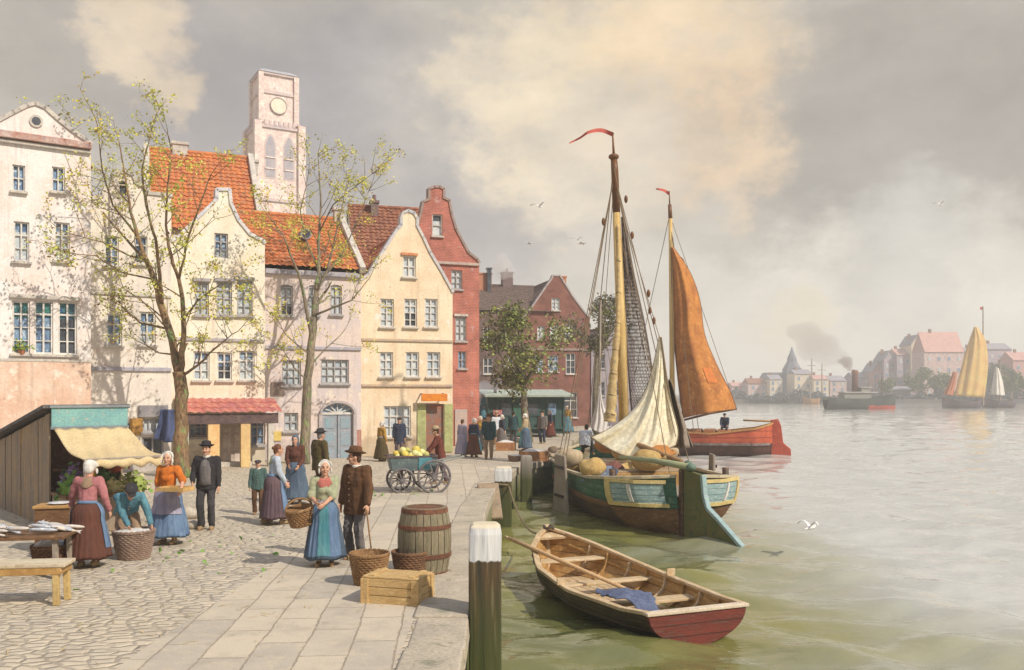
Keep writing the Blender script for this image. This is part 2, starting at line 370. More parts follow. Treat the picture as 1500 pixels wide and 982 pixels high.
def quaywall_material():
    m, N, L, b = nodes_of('wet_stone', .7, .3)
    tc = N.new('ShaderNodeTexCoord'); o = tc.outputs['Object']; sp = N.new('ShaderNodeSeparateXYZ'); L.new(o, sp.inputs[0])
    mid = nse(N, L, o, 1.6, 7, .68); fine = nse(N, L, o, 18, 4)
    c = mixc(N, L, mrange(N, L, mid.outputs['Fac'], .4, .6), (.36, .32, .22), (.24, .23, .15))
    z = N.new('ShaderNodeMath'); z.operation = 'MULTIPLY_ADD'; z.inputs[1].default_value = .9; L.new(mid.outputs['Fac'], z.inputs[0]); L.new(sp.outputs['Z'], z.inputs[2])
    c = mixc(N, L, mrange(N, L, z.outputs[0], .15, -.35, 0, .85), c, (.10, .125, .035))
    c = mixc(N, L, mrange(N, L, z.outputs[0], -.5, -.75, 0, .9), c, (.03, .035, .014))
    L.new(c, b.inputs['Base Color'])
    bp = N.new('ShaderNodeBump'); bp.inputs['Strength'].default_value = .5; bp.inputs['Distance'].default_value = .04; L.new(fine.outputs['Fac'], bp.inputs['Height']); L.new(bp.outputs[0], b.inputs['Normal'])
    return m

EDGE = [(-.5, -8), (-.56, 9.5), (-.66, 21), (-.5, 26.5), (.35, 34), (1.75, 36.6), (2.6, 45), (5, 62), (8, 95), (130, 1640)]
def offs(poly, d):
    out = []
    for i, p in enumerate(poly):
        a = Vector(poly[max(i-1, 0)]); b = Vector(poly[min(i+1, len(poly)-1)]); t = (b-a).normalized(); out.append((p[0]-t.y*d, p[1]+t.x*d))
    return out
def setting():
    mb = MB(); pts = EDGE+[(-2000, 1640), (-2000, -8)]
    mb.add([(x, y, 0) for x, y in pts], [tuple(range(len(pts)))])
    struct(mb.build('ground', cobble_material()))
    # strip of long flagstones beside the kerb
    mb = MB(); e = EDGE[:5]; i1 = offs(e, .62); i2 = offs(e, 2.9)
    i2 = [(x-(.5 if k in (1,) else 0)-(.9 if k == 4 else 0), y) for k, (x, y) in enumerate(i2)]
    mb.add([(x, y, .006) for x, y in i1]+[(x, y, .006) for x, y in i2], [(k, k+1, len(e)+k+1, len(e)+k) for k in range(len(e)-1)])
    struct(mb.build('pavement', flag_material()))
    # kerb: separate coping stones as one structure
    rnd = random.Random(4); mb = MB(); e = EDGE[:9]
    for k in range(len(e)-1):
        a = Vector((*e[k], 0)); b = Vector((*e[k+1], 0)); d = b-a; L_ = d.length; d.normalize(); nrm = Vector((-d.y, d.x, 0)); s = 0
        while s < L_-.05:
            l = min(rnd.uniform(.95, 1.5), L_-s)
            if L_-s-l < .4: l = L_-s
            w = .60+rnd.uniform(-.03, .03); zt = .022+rnd.uniform(0, .022)
            q0 = a+d*(s+.008); q1 = a+d*(s+l-.008); o = -.05; vs = []
            for z in (-.24, zt):
                for p, f in ((q0, o), (q1, o), (q1, w), (q0, w)): vs.append(p+nrm*(f+rnd.uniform(-.012, .012))+Vector((0, 0, z+rnd.uniform(-.006, .006))))
            mb.add(vs, [(3, 2, 1, 0), (4, 5, 6, 7), (0, 1, 5, 4), (1, 2, 6, 5), (2, 3, 7, 6), (3, 0, 4, 7)]); s += l
    struct(mb.build('kerb', mat('coping_stone', (.50, .43, .335), (.40, .35, .28), (.29, .27, .2), scale=1.2, bump=.4, bscale=22), bevel=.025))
    mb = MB(); n = len(EDGE)
    mb.add([(x, y, -.004) for x, y in EDGE]+[(x, y, -3.5) for x, y in EDGE], [(k, k+1, n+k+1, n+k) for k in range(n-1)])
    struct(mb.build('quay_wall', quaywall_material()))
    # water: one sheet, waves are real heights near the quay
    rows = [4.5]
    while rows[-1] < 420: rows.append(rows[-1]*1.0078)
    while rows[-1] < 1500: rows.append(rows[-1]*1.09)
    ys = np.array(rows); nx = 430; us = np.linspace(-.75, .95, nx)
    X = ys[:, None]*us[None, :]; Yg = np.repeat(ys[:, None], nx, 1); Z = np.zeros_like(X); rng = np.random.default_rng(5)
    for i in range(34):
        lam = .55*1.105**i; th = rng.normal(math.radians(100), .75); k = 2*math.pi/lam; ph = rng.uniform(0, 6.28)
        amp = (.0092 if .9 < lam < 3.2 else .0062)*lam**.85*(1 if lam < 4.5 else (4.5/lam)**1.3)
        fade = np.clip(1.4-(Yg*.0085*2.6)/lam, 0, 1)
        wob = .9*np.sin(X*.23*(1+.1*i)+i)+.9*np.sin(Yg*.19+i*1.7)
        Z += amp*fade*np.sin(k*(X*math.cos(th)+Yg*math.sin(th))+ph+wob)
    me = bpy.data.meshes.new('water'); V = np.stack([X, Yg, Z+WL], -1).reshape(-1, 3)
    nr = len(ys); idx = np.arange(nr*nx).reshape(nr, nx)
    Fq = np.stack([idx[:-1, :-1], idx[:-1, 1:], idx[1:, 1:], idx[1:, :-1]], -1).reshape(-1, 4)
    me.vertices.add(len(V)); me.vertices.foreach_set('co', V.ravel()); me.loops.add(Fq.size); me.loops.foreach_set('vertex_index', Fq.ravel())
    me.polygons.add(len(Fq)); me.polygons.foreach_set('loop_start', np.arange(0, Fq.size, 4)); me.polygons.foreach_set('loop_total', np.full(len(Fq), 4))
    me.polygons.foreach_set('use_smooth', np.ones(len(Fq), bool)); me.update(); me.validate()
    m, N, L, b = nodes_of('river_water', .045, .6); b.inputs['IOR'].default_value = 1.52
    tc = N.new('ShaderNodeTexCoord'); o = tc.outputs['Object']
    n = nse(N, L, o, .12, 4); c = mixc(N, L, mrange(N, L, n.outputs['Fac'], .4, .6), (.22, .205, .055), (.14, .15, .055)); sp = N.new('ShaderNodeSeparateXYZ'); L.new(o, sp.inputs[0]); wa = N.new('ShaderNodeMath'); wa.operation = 'MULTIPLY_ADD'; wa.inputs[1].default_value = 9; L.new(n.outputs['Fac'], wa.inputs[0]); L.new(sp.outputs['X'], wa.inputs[2]); c = mixc(N, L, mrange(N, L, wa.outputs[0], 8, 14.5), c, (.52, .52, .49)); L.new(c, b.inputs['Base Color'])  # olive silt colour near the quay; offshore paled to paint in silver sky glare
    mp = N.new('ShaderNodeMapping'); mp.inputs['Scale'].default_value = (1, 1.5, 1); L.new(o, mp.inputs[0])
    r1 = nse(N, L, mp.outputs[0], 1.5, 4, .55); r2 = nse(N, L, mp.outputs[0], .45, 3, .5)
    s = N.new('ShaderNodeMath'); s.operation = 'MULTIPLY_ADD'; s.inputs[1].default_value = 2.4; L.new(r2.outputs['Fac'], s.inputs[0]); L.new(r1.outputs['Fac'], s.inputs[2])
    bp = N.new('ShaderNodeBump'); bp.inputs['Strength'].default_value = .34; bp.inputs['Distance'].default_value = .12; L.new(s.outputs[0], bp.inputs['Height']); L.new(bp.outputs[0], b.inputs['Normal'])
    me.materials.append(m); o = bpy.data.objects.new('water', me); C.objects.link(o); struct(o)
    # far bank
    pts = [(-60, 345), (30, 352), (150, 335), (420, 300), (1500, 420), (1500, 1640), (-60, 1640)]
    mb = MB(); k = len(pts); mb.add([(x, y, WL-1) for x, y in pts]+[(x, y, .4) for x, y in pts], [tuple(range(k, 2*k))]+[(i, (i+1) % k, k+(i+1) % k, k+i) for i in range(k)])
    struct(mb.build('far_bank_ground', mat('bank_earth', (.16, .15, .13), (.11, .11, .12), scale=.2, bump=0, fine=0)))
    # the air over the river
    mb = MB(); mb.box((0, 820, 29.9), (4200, 1700, 66.2))
    m = bpy.data.materials.new('river_haze'); m.use_nodes = True; nt = m.node_tree; nt.nodes.clear()
    out = nt.nodes.new('ShaderNodeOutputMaterial'); pv = nt.nodes.new('ShaderNodeVolumePrincipled'); pv.inputs['Density'].default_value = .00105; pv.inputs['Color'].default_value = (.985, .975, .955, 1); pv.inputs['Anisotropy'].default_value = -.1
    nt.links.new(pv.outputs[0], out.inputs['Volume'])
    if USE_HAZE: struct(mb.build('haze', m), 'stuff')
USE_HAZE = True
setting()
# ------------------------------------------------------------------ houses
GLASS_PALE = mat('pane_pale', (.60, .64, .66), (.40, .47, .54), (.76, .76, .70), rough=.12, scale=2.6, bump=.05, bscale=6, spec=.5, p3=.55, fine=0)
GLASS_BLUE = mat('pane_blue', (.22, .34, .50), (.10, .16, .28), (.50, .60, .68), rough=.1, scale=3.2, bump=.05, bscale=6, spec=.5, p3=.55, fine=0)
GLASS_DARK = mat('pane_dark', (.05, .06, .08), (.10, .11, .13), rough=.1, scale=2, bump=.05, bscale=6, spec=.5, fine=0)
GLASS_TEAL = mat('pane_teal', (.05, .22, .17), (.04, .10, .22), (.25, .42, .40), rough=.12, scale=4, bump=.05, bscale=6, spec=.5, fine=0)
PANES = dict(p=GLASS_PALE, b=GLASS_BLUE, d=GLASS_DARK, t=GLASS_TEAL)
WHITE = mat('worn_white_paint', (.74, .71, .66), (.56, .54, .52), (.42, .38, .33), scale=5, p3=.62)
GREYW = mat('grey_wood_trim', (.42, .40, .40), (.32, .31, .33), (.52, .46, .38), scale=5)
STONE = mat('pale_stone_trim', (.62, .57, .50), (.48, .45, .42), (.36, .32, .29), scale=3, bump=.4)
DARKW = mat('dark_shop_wood', (.10, .065, .07), (.15, .10, .09), (.06, .04, .06), scale=4)
CHIM = brickmat('chimney_brick', (.33, .14, .09), (.25, .11, .08), (.35, .3, .25))
def tile_mat(n, a, b, c): return mat(n, a, b, c, rough=.8, scale=2.2, bump=.3, bscale=14, p3=.54, contrast=.16, fine=.3)
T_ORANGE = tile_mat('tile_orange', (.62, .22, .07), (.46, .15, .065), (.36, .19, .11))
T_RED = tile_mat('tile_red', (.46, .15, .075), (.34, .11, .06), (.55, .25, .14))
T_BROWN = tile_mat('tile_brown', (.30, .115, .065), (.20, .085, .06), (.40, .19, .11))
T_FAR = tile_mat('tile_far', (.20, .14, .12), (.15, .12, .11), (.26, .17, .13))

def tiles(mb, O, U, V, lu, lv, pw=.26, ph=.34, cut=None):
    """pantiles: rows that step, waves across"""
    O = Vector(O); U = Vector(U).normalized(); V = Vector(V).normalized(); Nn = U.cross(V).normalized()
    if Nn.z < 0: Nn = -Nn
    rows = max(1, round(lv/ph)); cols = max(4, round(lu/pw)*4); rr = random.Random(int(lu*100)); vs = []
    for r in range(rows):
        jit = [rr.uniform(-.016, .016) for _ in range(cols//4+2)]
        for e, lift in ((0, .055), (1, .012)):
            for c in range(cols+1):
                u = lu*c/cols; n = .024*math.sin(2*math.pi*c/4)+lift+jit[c//4]; v = lv*(r+e)/rows
                if cut: u0, u1 = cut(v); u = u0+(u1-u0)*c/cols
                vs.append(O+U*u+V*v+Nn*n)
    w = cols+1; fs = []
    for r in range(rows*2-1):
        for c in range(cols): fs.append((r*w+c, r*w+c+1, (r+1)*w+c+1, (r+1)*w+c))
    mb.add(vs, fs)

class House:
    def __init__(s, name, label, cat, pl, YL, pr, YR, D, group='houses along the quay'):
        p0 = Vector(((pl-750)/F*YL, YL)); p1 = Vector(((pr-750)/F*YR, YR)); s.p0 = p0; s.d = (p1-p0).normalized(); s.W = (p1-p0).length; s.D = D
        s.root = thing(name, label, cat, (p0.x, p0.y, 0), math.atan2(s.d.y, s.d.x), group); s.holes = []
    def u(s, px, off=0):
        k = (px-750)/F; n = Vector((s.d.y, -s.d.x)); q = s.p0+n*off
        return (k*q.y-q.x)/(s.d.x-k*s.d.y)
    def uz(s, px, py, off=0):
        u = s.u(px, off); n = Vector((s.d.y, -s.d.x)); Y = (s.p0+n*off+s.d*u).y
        return u, EYE-(py-HZ)/F*Y
    def rect(s, x0, y0, x1, y1, off=0):
        xc = (x0+x1)/2; return s.u(x0, off), s.u(x1, off), s.uz(xc, y1, off)[1], s.uz(xc, y0, off)[1]
    def facade(s, outline, wallmat, thick=.32, coping=None, cop_w=.2, closed_side=True):
        pts = [s.uz(*q) for q in outline]; pts = [(0, -.1)]+pts+[(s.W, -.1)]; s.out = pts; s.wallmat = wallmat; s.thick = thick; s.coping = (coping, cop_w)
    def window(s, r, kind='p', nx=2, ny=3, arch=0, trim=WHITE, sill=True, name='window', head=None, split=.4):
        u0, u1, z0, z1 = s.rect(*r); hole = [(u0, z0), (u1, z0), (u1, z1)]
        if arch:
            for k in range(1, 8):
                t = math.pi*k/8; hole.append(((u0+u1)/2+(u1-u0)/2*math.cos(t), z1+arch*math.sin(t)))
        hole.append((u0, z1)); s.holes.append(hole)
        mb = MB(); y = .10; fw = min(.06, (u1-u0)*.11)
        for a, b_ in (((u0, z0), (u0, z1)), ((u1, z0), (u1, z1))):
            sx = fw/2 if a[0] == u0 else -fw/2; mb.box((a[0]+sx, y, (z0+z1)/2), (fw, .09, z1-z0))
        mb.box(((u0+u1)/2, y, z0+fw/2), (u1-u0-2*fw, .088, fw)); mb.box(((u0+u1)/2, y, z1-fw/2), (u1-u0-2*fw, .088, fw))
        for i in range(1, nx):
            x = u0+(u1-u0)*i/nx; mb.box((x, y, (z0+z1)/2), (fw*(.9 if i*2 == nx else .55), .07, z1-z0-2*fw))
        for j in range(1, ny): mb.box(((u0+u1)/2, y+.002, z0+(z1-z0)*j/ny), (u1-u0-2*fw, .05, fw*(1.0 if j == ny-1 else .5)))
        w = mb.build(name, trim, s.root)
        pm = MB(); pk = kind if isinstance(kind, str) else 'p'
        if len(pk) == 1: pk = pk*2
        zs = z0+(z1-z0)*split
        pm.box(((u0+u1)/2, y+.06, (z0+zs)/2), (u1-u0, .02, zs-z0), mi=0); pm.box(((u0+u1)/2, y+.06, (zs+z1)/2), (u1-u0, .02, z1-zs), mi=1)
        if arch: pm.prism([(u0, z1)]+[((u0+u1)/2+(u1-u0)/2*math.cos(math.pi*k/8), z1+arch*math.sin(math.pi*k/8)) for k in range(7, 0, -1)]+[(u1, z1)], y+.05, y+.07, mi=1)
        pm.build('pane', [PANES[pk[1]], PANES[pk[0]]], w)
        if sill: MB().box(((u0+u1)/2, -.045, z0-.045), (u1-u0+.14, .16, .085)).build('sill', STONE if trim is not GREYW else GREYW, w, bevel=.012)
        if head:
            MB().box(((u0+u1)/2, -.03, z1+.07), (u1-u0+.16, .10, .12)).build('lintel', head, w, bevel=.01)
        return w
    def band(s, x0, x1, y, h=.12, d=.07, m=None, name='string_course'):
        u0, u1 = s.u(x0), s.u(x1); z = s.uz((x0+x1)/2, y)[1]; MB().box(((u0+u1)/2, -d/2-.002, z), (u1-u0, d, h)).build(name, m or STONE, s.root, bevel=.02)
    def wall(s, eave, back=True, sidemat=None):
        loops = [[Vector((u, z, 0)) for u, z in s.out]]+[[Vector((u, z, 0)) for u, z in h] for h in s.holes]
        tri = tessellate_polygon(loops); flat = [p for l in loops for p in l]; mb = MB()
        mb.add([(p.x, 0, p.y) for p in flat], tri)
        for h in s.holes:
            n = len(h); mb.add([(u, 0, z) for u, z in h]+[(u, .17, z) for u, z in h], [(i, (i+1) % n, n+(i+1) % n, n+i) for i in range(n)])
        o = s.out; n = len(o); t = s.thick
        mb.add([(u, 0, z) for u, z in o]+[(u, t, z) for u, z in o], [(i, i+1, n+i+1, n+i) for i in range(n-1)])
        mb.add([(u, t, z) for u, z in o], [tuple(range(n))])
        for u in (.012, s.W-.012): mb.add([(u, t, -.1), (u, s.D, -.1), (u, s.D, eave), (u, t, eave)], [(0, 1, 2, 3)])
        mb.add([(.01, s.D, -.1), (s.W-.01, s.D, -.1), (s.W-.01, s.D, eave), (.01, s.D, eave)], [(0, 1, 2, 3)])
        mb.build('wall', s.wallmat, s.root, recalc=False)
        cm, cw = s.coping
        if cm:
            # weathered coping stones along the gable edge
            mb = MB(); c = o[1:-1]
            for a, b_ in zip(c[:-1], c[1:]):
                if abs(a[0]-b_[0]) < .04 and a[1] < c[0][1]+.01 and b_[1] < c[0][1]+.01: continue
                mb.beam((a[0], t/2, a[1]+.02), (b_[0], t/2, b_[1]+.02), t+.12, .10, up=(0, 1, 0))
            # beam's w runs along x-section; rebuild with depth along y
            mb2 = MB()
            for a, b_ in zip(c[:-1], c[1:]):
                A = Vector((a[0], 0, a[1])); B = Vector((b_[0], 0, b_[1])); dd = (B-A); L_ = dd.length
                if L_ < .03: continue
                dd.normalize(); nn = Vector((-dd.z, 0, dd.x))
                if nn.z < -.2: nn = -nn
                vs = []
                for q in (A-dd*.03, B+dd*.03):
                    for yy, h in ((-.06, -.05), (t+.06, -.05), (t+.06, .07), (-.06, .07)): vs.append(q+nn*h+Vector((0, yy, 0)))
                mb2.add(vs, [(3, 2, 1, 0), (4, 5, 6, 7), (0, 1, 5, 4), (1, 2, 6, 5), (2, 3, 7, 6), (3, 0, 4, 7)])
            mb2.build('coping', cm, s.root)
    def roof_front(s, ur, zr, z0, z1, m, y0=None, over=.1):
        """ridge runs back from the facade"""
        mb = MB(); y0 = s.thick if y0 is None else y0; y1 = s.D+.1; l = y1-y0
        a = Vector((-over, y0, z0)); v = Vector((ur, y0, zr))-a
        tiles(mb, a, (0, 1, 0), v, l, v.length)
        b_ = Vector((s.W+over, y0, z1)); v2 = Vector((ur, y0, zr))-b_
        tiles(mb, b_, (0, 1, 0), v2, l, v2.length)
        mb.tube([(ur, y0, zr+.04), (ur, y1, zr+.04)], .11, 8)
        mb.add([(-over, y1, z0), (ur, y1, zr), (s.W+over, y1, z1)], [(0, 1, 2)])
        return mb.build('roof', m, s.root, recalc=False)
    def roof_side(s, ze, zr, m, over=.25, l0=0, l1=0, verge=None, thick=0):
        """ridge runs along the facade; gable ends with an optional stone verge"""
        mb = MB(); yr = s.D/2; a = Vector((-l0, -over, ze)); v = Vector((-l0, yr, zr))-a
        tiles(mb, a, (1, 0, 0), v, s.W+l0+l1, v.length)
        b_ = Vector((-l0, s.D+over, ze)); v2 = Vector((-l0, yr, zr))-b_
        tiles(mb, b_, (1, 0, 0), v2, s.W+l0+l1, v2.length)
        mb.tube([(-l0, yr, zr+.04), (s.W+l1, yr, zr+.04)], .12, 8)
        ro = mb.build('roof', m, s.root, recalc=False)
        g = MB()
        for u in (-l0+.05, s.W+l1-.05): g.add([(u, 0, ze-.1), (u, yr, zr-.05), (u, s.D, ze-.1)], [(0, 1, 2)])
        g.build('gable_end', s.wallmat, s.root, recalc=False)
        if verge:
            for sd in verge:
                u = -l0+.0 if sd == 'l' else s.W+l1
                mv = MB(); mv.beam((u, -over-.05, ze+.02), (u, yr, zr+.18), .26, .30); mv.beam((u, yr, zr+.18), (u, s.D+over, ze+.02), .26, .30); mv.build('verge', STONE, s.root, bevel=.02)
        return ro
    def chimney(s, u, y, z0, z1, w=.55, d=.55, m=None, pots=1, parent=None):
        mb = MB(); mb.box((u, y, (z0+z1)/2), (w, d, z1-z0)); mb.box((u, y, z1-.05), (w+.12, d+.12, .14))
        for k in range(pots): mb.tube([(u+(k-(pots-1)/2)*.3, y, z1), (u+(k-(pots-1)/2)*.3, y, z1+.35)], [.12, .1], 8)
        return mb.build('chimney', m or CHIM, parent or s.root)
    def pbox(s, name, r, d, m, off=0, parent=None, bevel=.01, y=None):
        """box standing proud of the facade that fills the photo rectangle r"""
        u0, u1, z0, z1 = s.rect(*r, off=off); return MB().box(((u0+u1)/2, -off-d/2 if y is None else y, (z0+z1)/2), (u1-u0, d, z1-z0)).build(name, m, parent or s.root, bevel=bevel)

def plaster(n, a, b, c, p3=.56, scale=.9):
    first = n not in MATS; m = plaster0(n, a, b, c, p3, scale)
    if first and not n.startswith('far_'):   # rain streaks and rising damp: old dirt that stays on the wall
        nt = m.node_tree; N = nt.nodes; L = nt.links; bs = N['Principled BSDF']; src = bs.inputs['Base Color'].links[0].from_socket
        tc = N.new('ShaderNodeTexCoord'); o = tc.outputs['Object']; mp = N.new('ShaderNodeMapping'); mp.inputs['Scale'].default_value = (5.5, 5.5, .32); L.new(o, mp.inputs[0]); st = nse(N, L, mp.outputs[0], 1.0, 5, .62)
        c1 = mixc(N, L, mrange(N, L, st.outputs['Fac'], .53, .70, 0, .42), src, tuple(x*.55 for x in b))
        sp = N.new('ShaderNodeSeparateXYZ'); L.new(o, sp.inputs[0]); bl = nse(N, L, o, 1.7, 6, .65); zz = N.new('ShaderNodeMath'); zz.operation = 'MULTIPLY_ADD'; zz.inputs[1].default_value = -2.6; L.new(bl.outputs['Fac'], zz.inputs[0]); L.new(sp.outputs['Z'], zz.inputs[2])
        c2 = mixc(N, L, mrange(N, L, zz.outputs[0], -.15, -.75, 0, .6), c1, tuple(x*.5 for x in b))
        cr = nse(N, L, o, 3.4, 8, .72); c3 = mixc(N, L, mrange(N, L, cr.outputs['Fac'], .64, .67, 0, .75), c2, (.50, .30, .21)); L.new(c3, bs.inputs['Base Color'])
    return m
def plaster0(n, a, b, c, p3=.56, scale=.9): return mat(n, a, b, c, rough=.9, scale=scale, bump=.35, bscale=11, spec=.15, p3=p3, contrast=.10, fine=.09)
PL_WHITE = plaster('plaster_white_pink', (.82, .78, .76), (.78, .67, .62), (.80, .79, .78))
PL_CREAM = plaster('plaster_cream', (.83, .79, .68), (.79, .69, .54), (.81, .79, .75), p3=.6)
PL_PALE = plaster('plaster_pale', (.80, .74, .65), (.72, .65, .60), (.76, .60, .50), p3=.62)
PL_PINK = plaster('plaster_pink', (.72, .60, .55), (.63, .56, .57), (.77, .68, .58))
PL_YELLOW = plaster('plaster_yellow', (.82, .71, .53), (.77, .60, .42), (.82, .76, .67), p3=.6)
PL_SALMON = plaster('plaster_salmon', (.68, .40, .27), (.72, .50, .33), (.60, .33, .26))
BR_RED = brickmat('brick_red', (.50, .15, .105), (.42, .13, .10), (.45, .30, .25), patch=.60, pcol=(.50, .30, .28))
BR_DARK = brickmat('brick_far', (.27, .10, .075), (.21, .085, .07), (.25, .18, .15), patch=.62, pcol=(.20, .13, .12))
BR_LOW = brickmat('brick_dull', (.17, .105, .085), (.14, .09, .085), (.19, .15, .14), patch=.55, pcol=(.20, .15, .14))

# --- white and pink house with a pediment
h = House('house', 'tall white and pink plaster house with a low pediment and green topped triple window', 'house', -34, 27.7, 133, 29.5, 9)
h.facade([(-34, 194), (-26, 190), (-4, 178), (20, 165), (40, 155), (52, 152), (66, 158), (86, 176), (106, 192), (126, 206), (133, 211)], PL_WHITE, coping=STONE)
for r, k, ny in (((-24, 242, -6, 280), 'b', 2), ((18, 242, 37, 280), 'b', 2), ((76, 245, 95, 281), 'b', 2), ((-26, 325, -4, 382), 'bp', 3), ((20, 325, 43, 383), 'bp', 3), ((80, 326, 102, 382), 'bp', 3)): h.window(r, k, 2, ny, split=.75)
for r, k in (((18, 441, 44, 518), 'tb'), ((50, 441, 78, 519), 'tb'), ((85, 442, 113, 520), 'td'), ((-26, 440, -4, 518), 'tb')): h.window(r, k, 2, 4, split=.68)
h.wall(10.4)
h.band(-34, 133, 204, .22, .22, mat('cornice_red', (.42, .20, .15), (.55, .42, .38), (.36, .26, .26), scale=3), 'cornice'); h.band(-34, 133, 213, .10, .12, STONE, 'cornice_moulding')
h.band(14, 117, 436, .14, .1, STONE, 'lintel'); h.band(-34, 133, 528, .10, .05)
u, z = h.uz(53, 178); mb = MB(); mb.tube([(u, .0, z), (u, -.05, z)], [.2, .2], 20); o = mb.build('oculus', STONE, h.root); mb = MB(); mb.tube([(u, -.03, z), (u, -.06, z)], [.13, .13], 20); mb.build('oculus_glass', GLASS_DARK, o)
h.roof_front(h.W/2, 11.2, 10.3, 10.3, T_RED)
u0, u1, z0, z1 = h.rect(-34, 530, 133, 700); MB().box(((u0+u1)/2, -.018, (z0+z1)/2), (u1-u0, .03, z1-z0)).build('salmon_base', plaster('plaster_salmon_base', (.74, .58, .47), (.68, .46, .35), (.80, .69, .59), p3=.57, scale=1.1), h.root)
# flower pots on the sill of the triple window
u0, u1, z0, z1 = h.rect(18, 500, 45, 520)
pot = thing('flower_pot', 'green leafy pot plant on the left sill of the green topped triple window', 'pot plant', h.root.matrix_basis @ Vector(((u0+u1)/2, -.14, z0-.02)) if False else (0, 0, 0))
pp = Matrix.Translation(h.root.location) @ Matrix.Rotation(h.root.rotation_euler.z, 4, 'Z') @ Vector(((u0+u1)/2, -.06, z0))
pot.location = pp; rr = random.Random(2)
MB().lathe([(.08, 0), (.11, .14), (.12, .15)], 14).build('pot', mat('terracotta', (.45, .18, .09)), pot)
mb = MB()
for k in range(70):
    c = Vector((rr.gauss(0, .15), rr.gauss(-.02, .06), .16+abs(rr.gauss(.1, .09)))); d = Vector((rr.uniform(-1, 1), rr.uniform(-1, 1), rr.uniform(0, 1))).normalized()*.075; e = d.orthogonal().normalized()*.035
    mb.add([c-d, c+e, c+d, c-e], [(0, 1, 2, 3)], rr.choice((0, 0, 1)))
mb.build('leaves', [mat('leaf_green', (.14, .26, .04), (.22, .33, .07), rough=.6, bump=0), mat('leaf_lime', (.38, .40, .09), (.28, .34, .08), rough=.6, bump=0)], pot, recalc=False)

# --- narrow pale house with a bell gable
h = House('house', 'narrow pale plaster house with a small bell gable beside the pediment house', 'house', 133, 30.2, 251, 31.6, 8)
h.facade([(133, 292), (150, 287), (156, 274), (166, 268), (168, 258), (176, 252), (186, 252), (195, 257), (199, 268), (210, 274), (214, 283), (251, 287)], PL_PALE, coping=STONE)
h.window((174, 270, 187, 287), 'd', 1, 1, arch=.12, sill=False, name='niche', trim=STONE)
for r in ((153, 346, 174, 390), (197, 346, 216, 386)): h.window(r, 'b', 2, 3)
for r, k in (((156, 460, 179, 506), 'bp'), ((204, 457, 228, 505), 'bp')): h.window(r, k, 2, 3)
h.window((147, 620, 196, 660), 'd', 3, 2, trim=GREYW); h.window((209, 613, 238, 633), 'p', 3, 1, trim=GREYW); h.window((208, 640, 240, 668), 'd', 2, 1, trim=GREYW)
h.wall(9.2); h.band(133, 251, 432, .1, .06); h.band(133, 251, 541, .14, .08, mat('lilac_stone', (.44, .42, .47), (.36, .35, .42), (.55, .5, .48)))
h.pbox('shop_board', (203, 594, 246, 611), .08, mat('grey_board', (.24, .23, .25), (.31, .29, .30)), .03); h.pbox('ochre_panel', (190, 613, 209, 638), .05, mat('ochre_panel', (.50, .27, .06), (.38, .2, .06)), .01)
h.roof_front(h.W*.45, 10.2, 9.1, 9.1, T_BROWN)

# --- big orange tiled roof behind
h = House('house', 'big house with bright orange tiled roof and white stone verges behind the cream gabled house', 'house', 214, 39.5, 388, 41.5, 9)
h.facade([(214, 330), (388, 333)], PL_PALE); zr = EYE+(HZ-229)/F*45.0; ze = EYE+(HZ-338)/F*40.3
h.wall(ze); h.roof_side(ze, zr, T_ORANGE, verge='lr', l0=-.05, l1=-.15); h.chimney(1.6, 4.5, zr-.3, zr+.45, .7, .5, STONE, 0); h.chimney(5.2, 5.4, zr-.6, zr+.15, .5, .5, STONE, 0)

# --- cream gabled house with the shop porch
h = House('house', 'cream yellow gabled house with a red lean-to porch roof over its shop front', 'house', 250, 32.9, 388, 34.5, 9)
h.facade([(250, 354), (263, 346), (289, 320), (313, 297), (318, 291), (318, 278), (336, 278), (338, 298), (349, 322), (366, 343), (385, 353), (388, 356)], PL_CREAM, coping=mat('coping_white', (.72, .70, .70), (.55, .55, .62), (.7, .64, .5)))
h.window((314, 342, 334, 378), 'bp', 2, 3, trim=GREYW, sill=False)
for r, k in (((285, 413, 306, 462), 'p'), ((317, 413, 340, 462), 'p'), ((347, 411, 370, 462), 'p')): h.window(r, k, 2, 4, trim=GREYW, head=GREYW)
h.window((283, 515, 307, 557), 'bp', 2, 3, split=.75); h.window((318, 517, 340, 557), 'bd', 2, 3, split=.5); h.window((350, 514, 373, 557), 'bp', 2, 3, split=.75)
h.window((277, 612, 304, 640), 'b', 3, 2, trim=GREYW); h.window((367, 612, 388, 652), 'b', 2, 3, trim=GREYW)
h.wall(8.4); h.band(250, 388, 498, .12, .07, mat('band_grey', (.52, .48, .46), (.42, .39, .42))); h.roof_front(h.u(327), 9.95, 8.3, 8.3, T_BROWN)
# door
d = h.pbox('door', (324, 621, 356, 686), .07, mat('pale_door', (.50, .42, .36), (.42, .34, .30), (.60, .54, .48)), .01); u0, u1, z0, z1 = h.rect(324, 621, 356, 686)
mb = MB()
for i in (1, 3):
    for j in (.22, .62, .87): mb.box((u0+(u1-u0)*i/4, -.09, z0+(z1-z0)*j), ((u1-u0)*.34, .03, (z1-z0)*(.3 if j < .8 else .12)))
mb.build('door_panel', mat('door_panel', (.58, .50, .43), (.48, .41, .38)), d, bevel=.01); MB().ell((u1-.1, -.1, 1.0), (.03, .05, .03)).build('handle', mat('iron', (.05, .05, .055), rough=.5, metal=.5), d)
MB().box(((u0+u1)/2, -.35, .07), (u1-u0+.4, .7, .18)).build('door_step', STONE, h.root, bevel=.02)
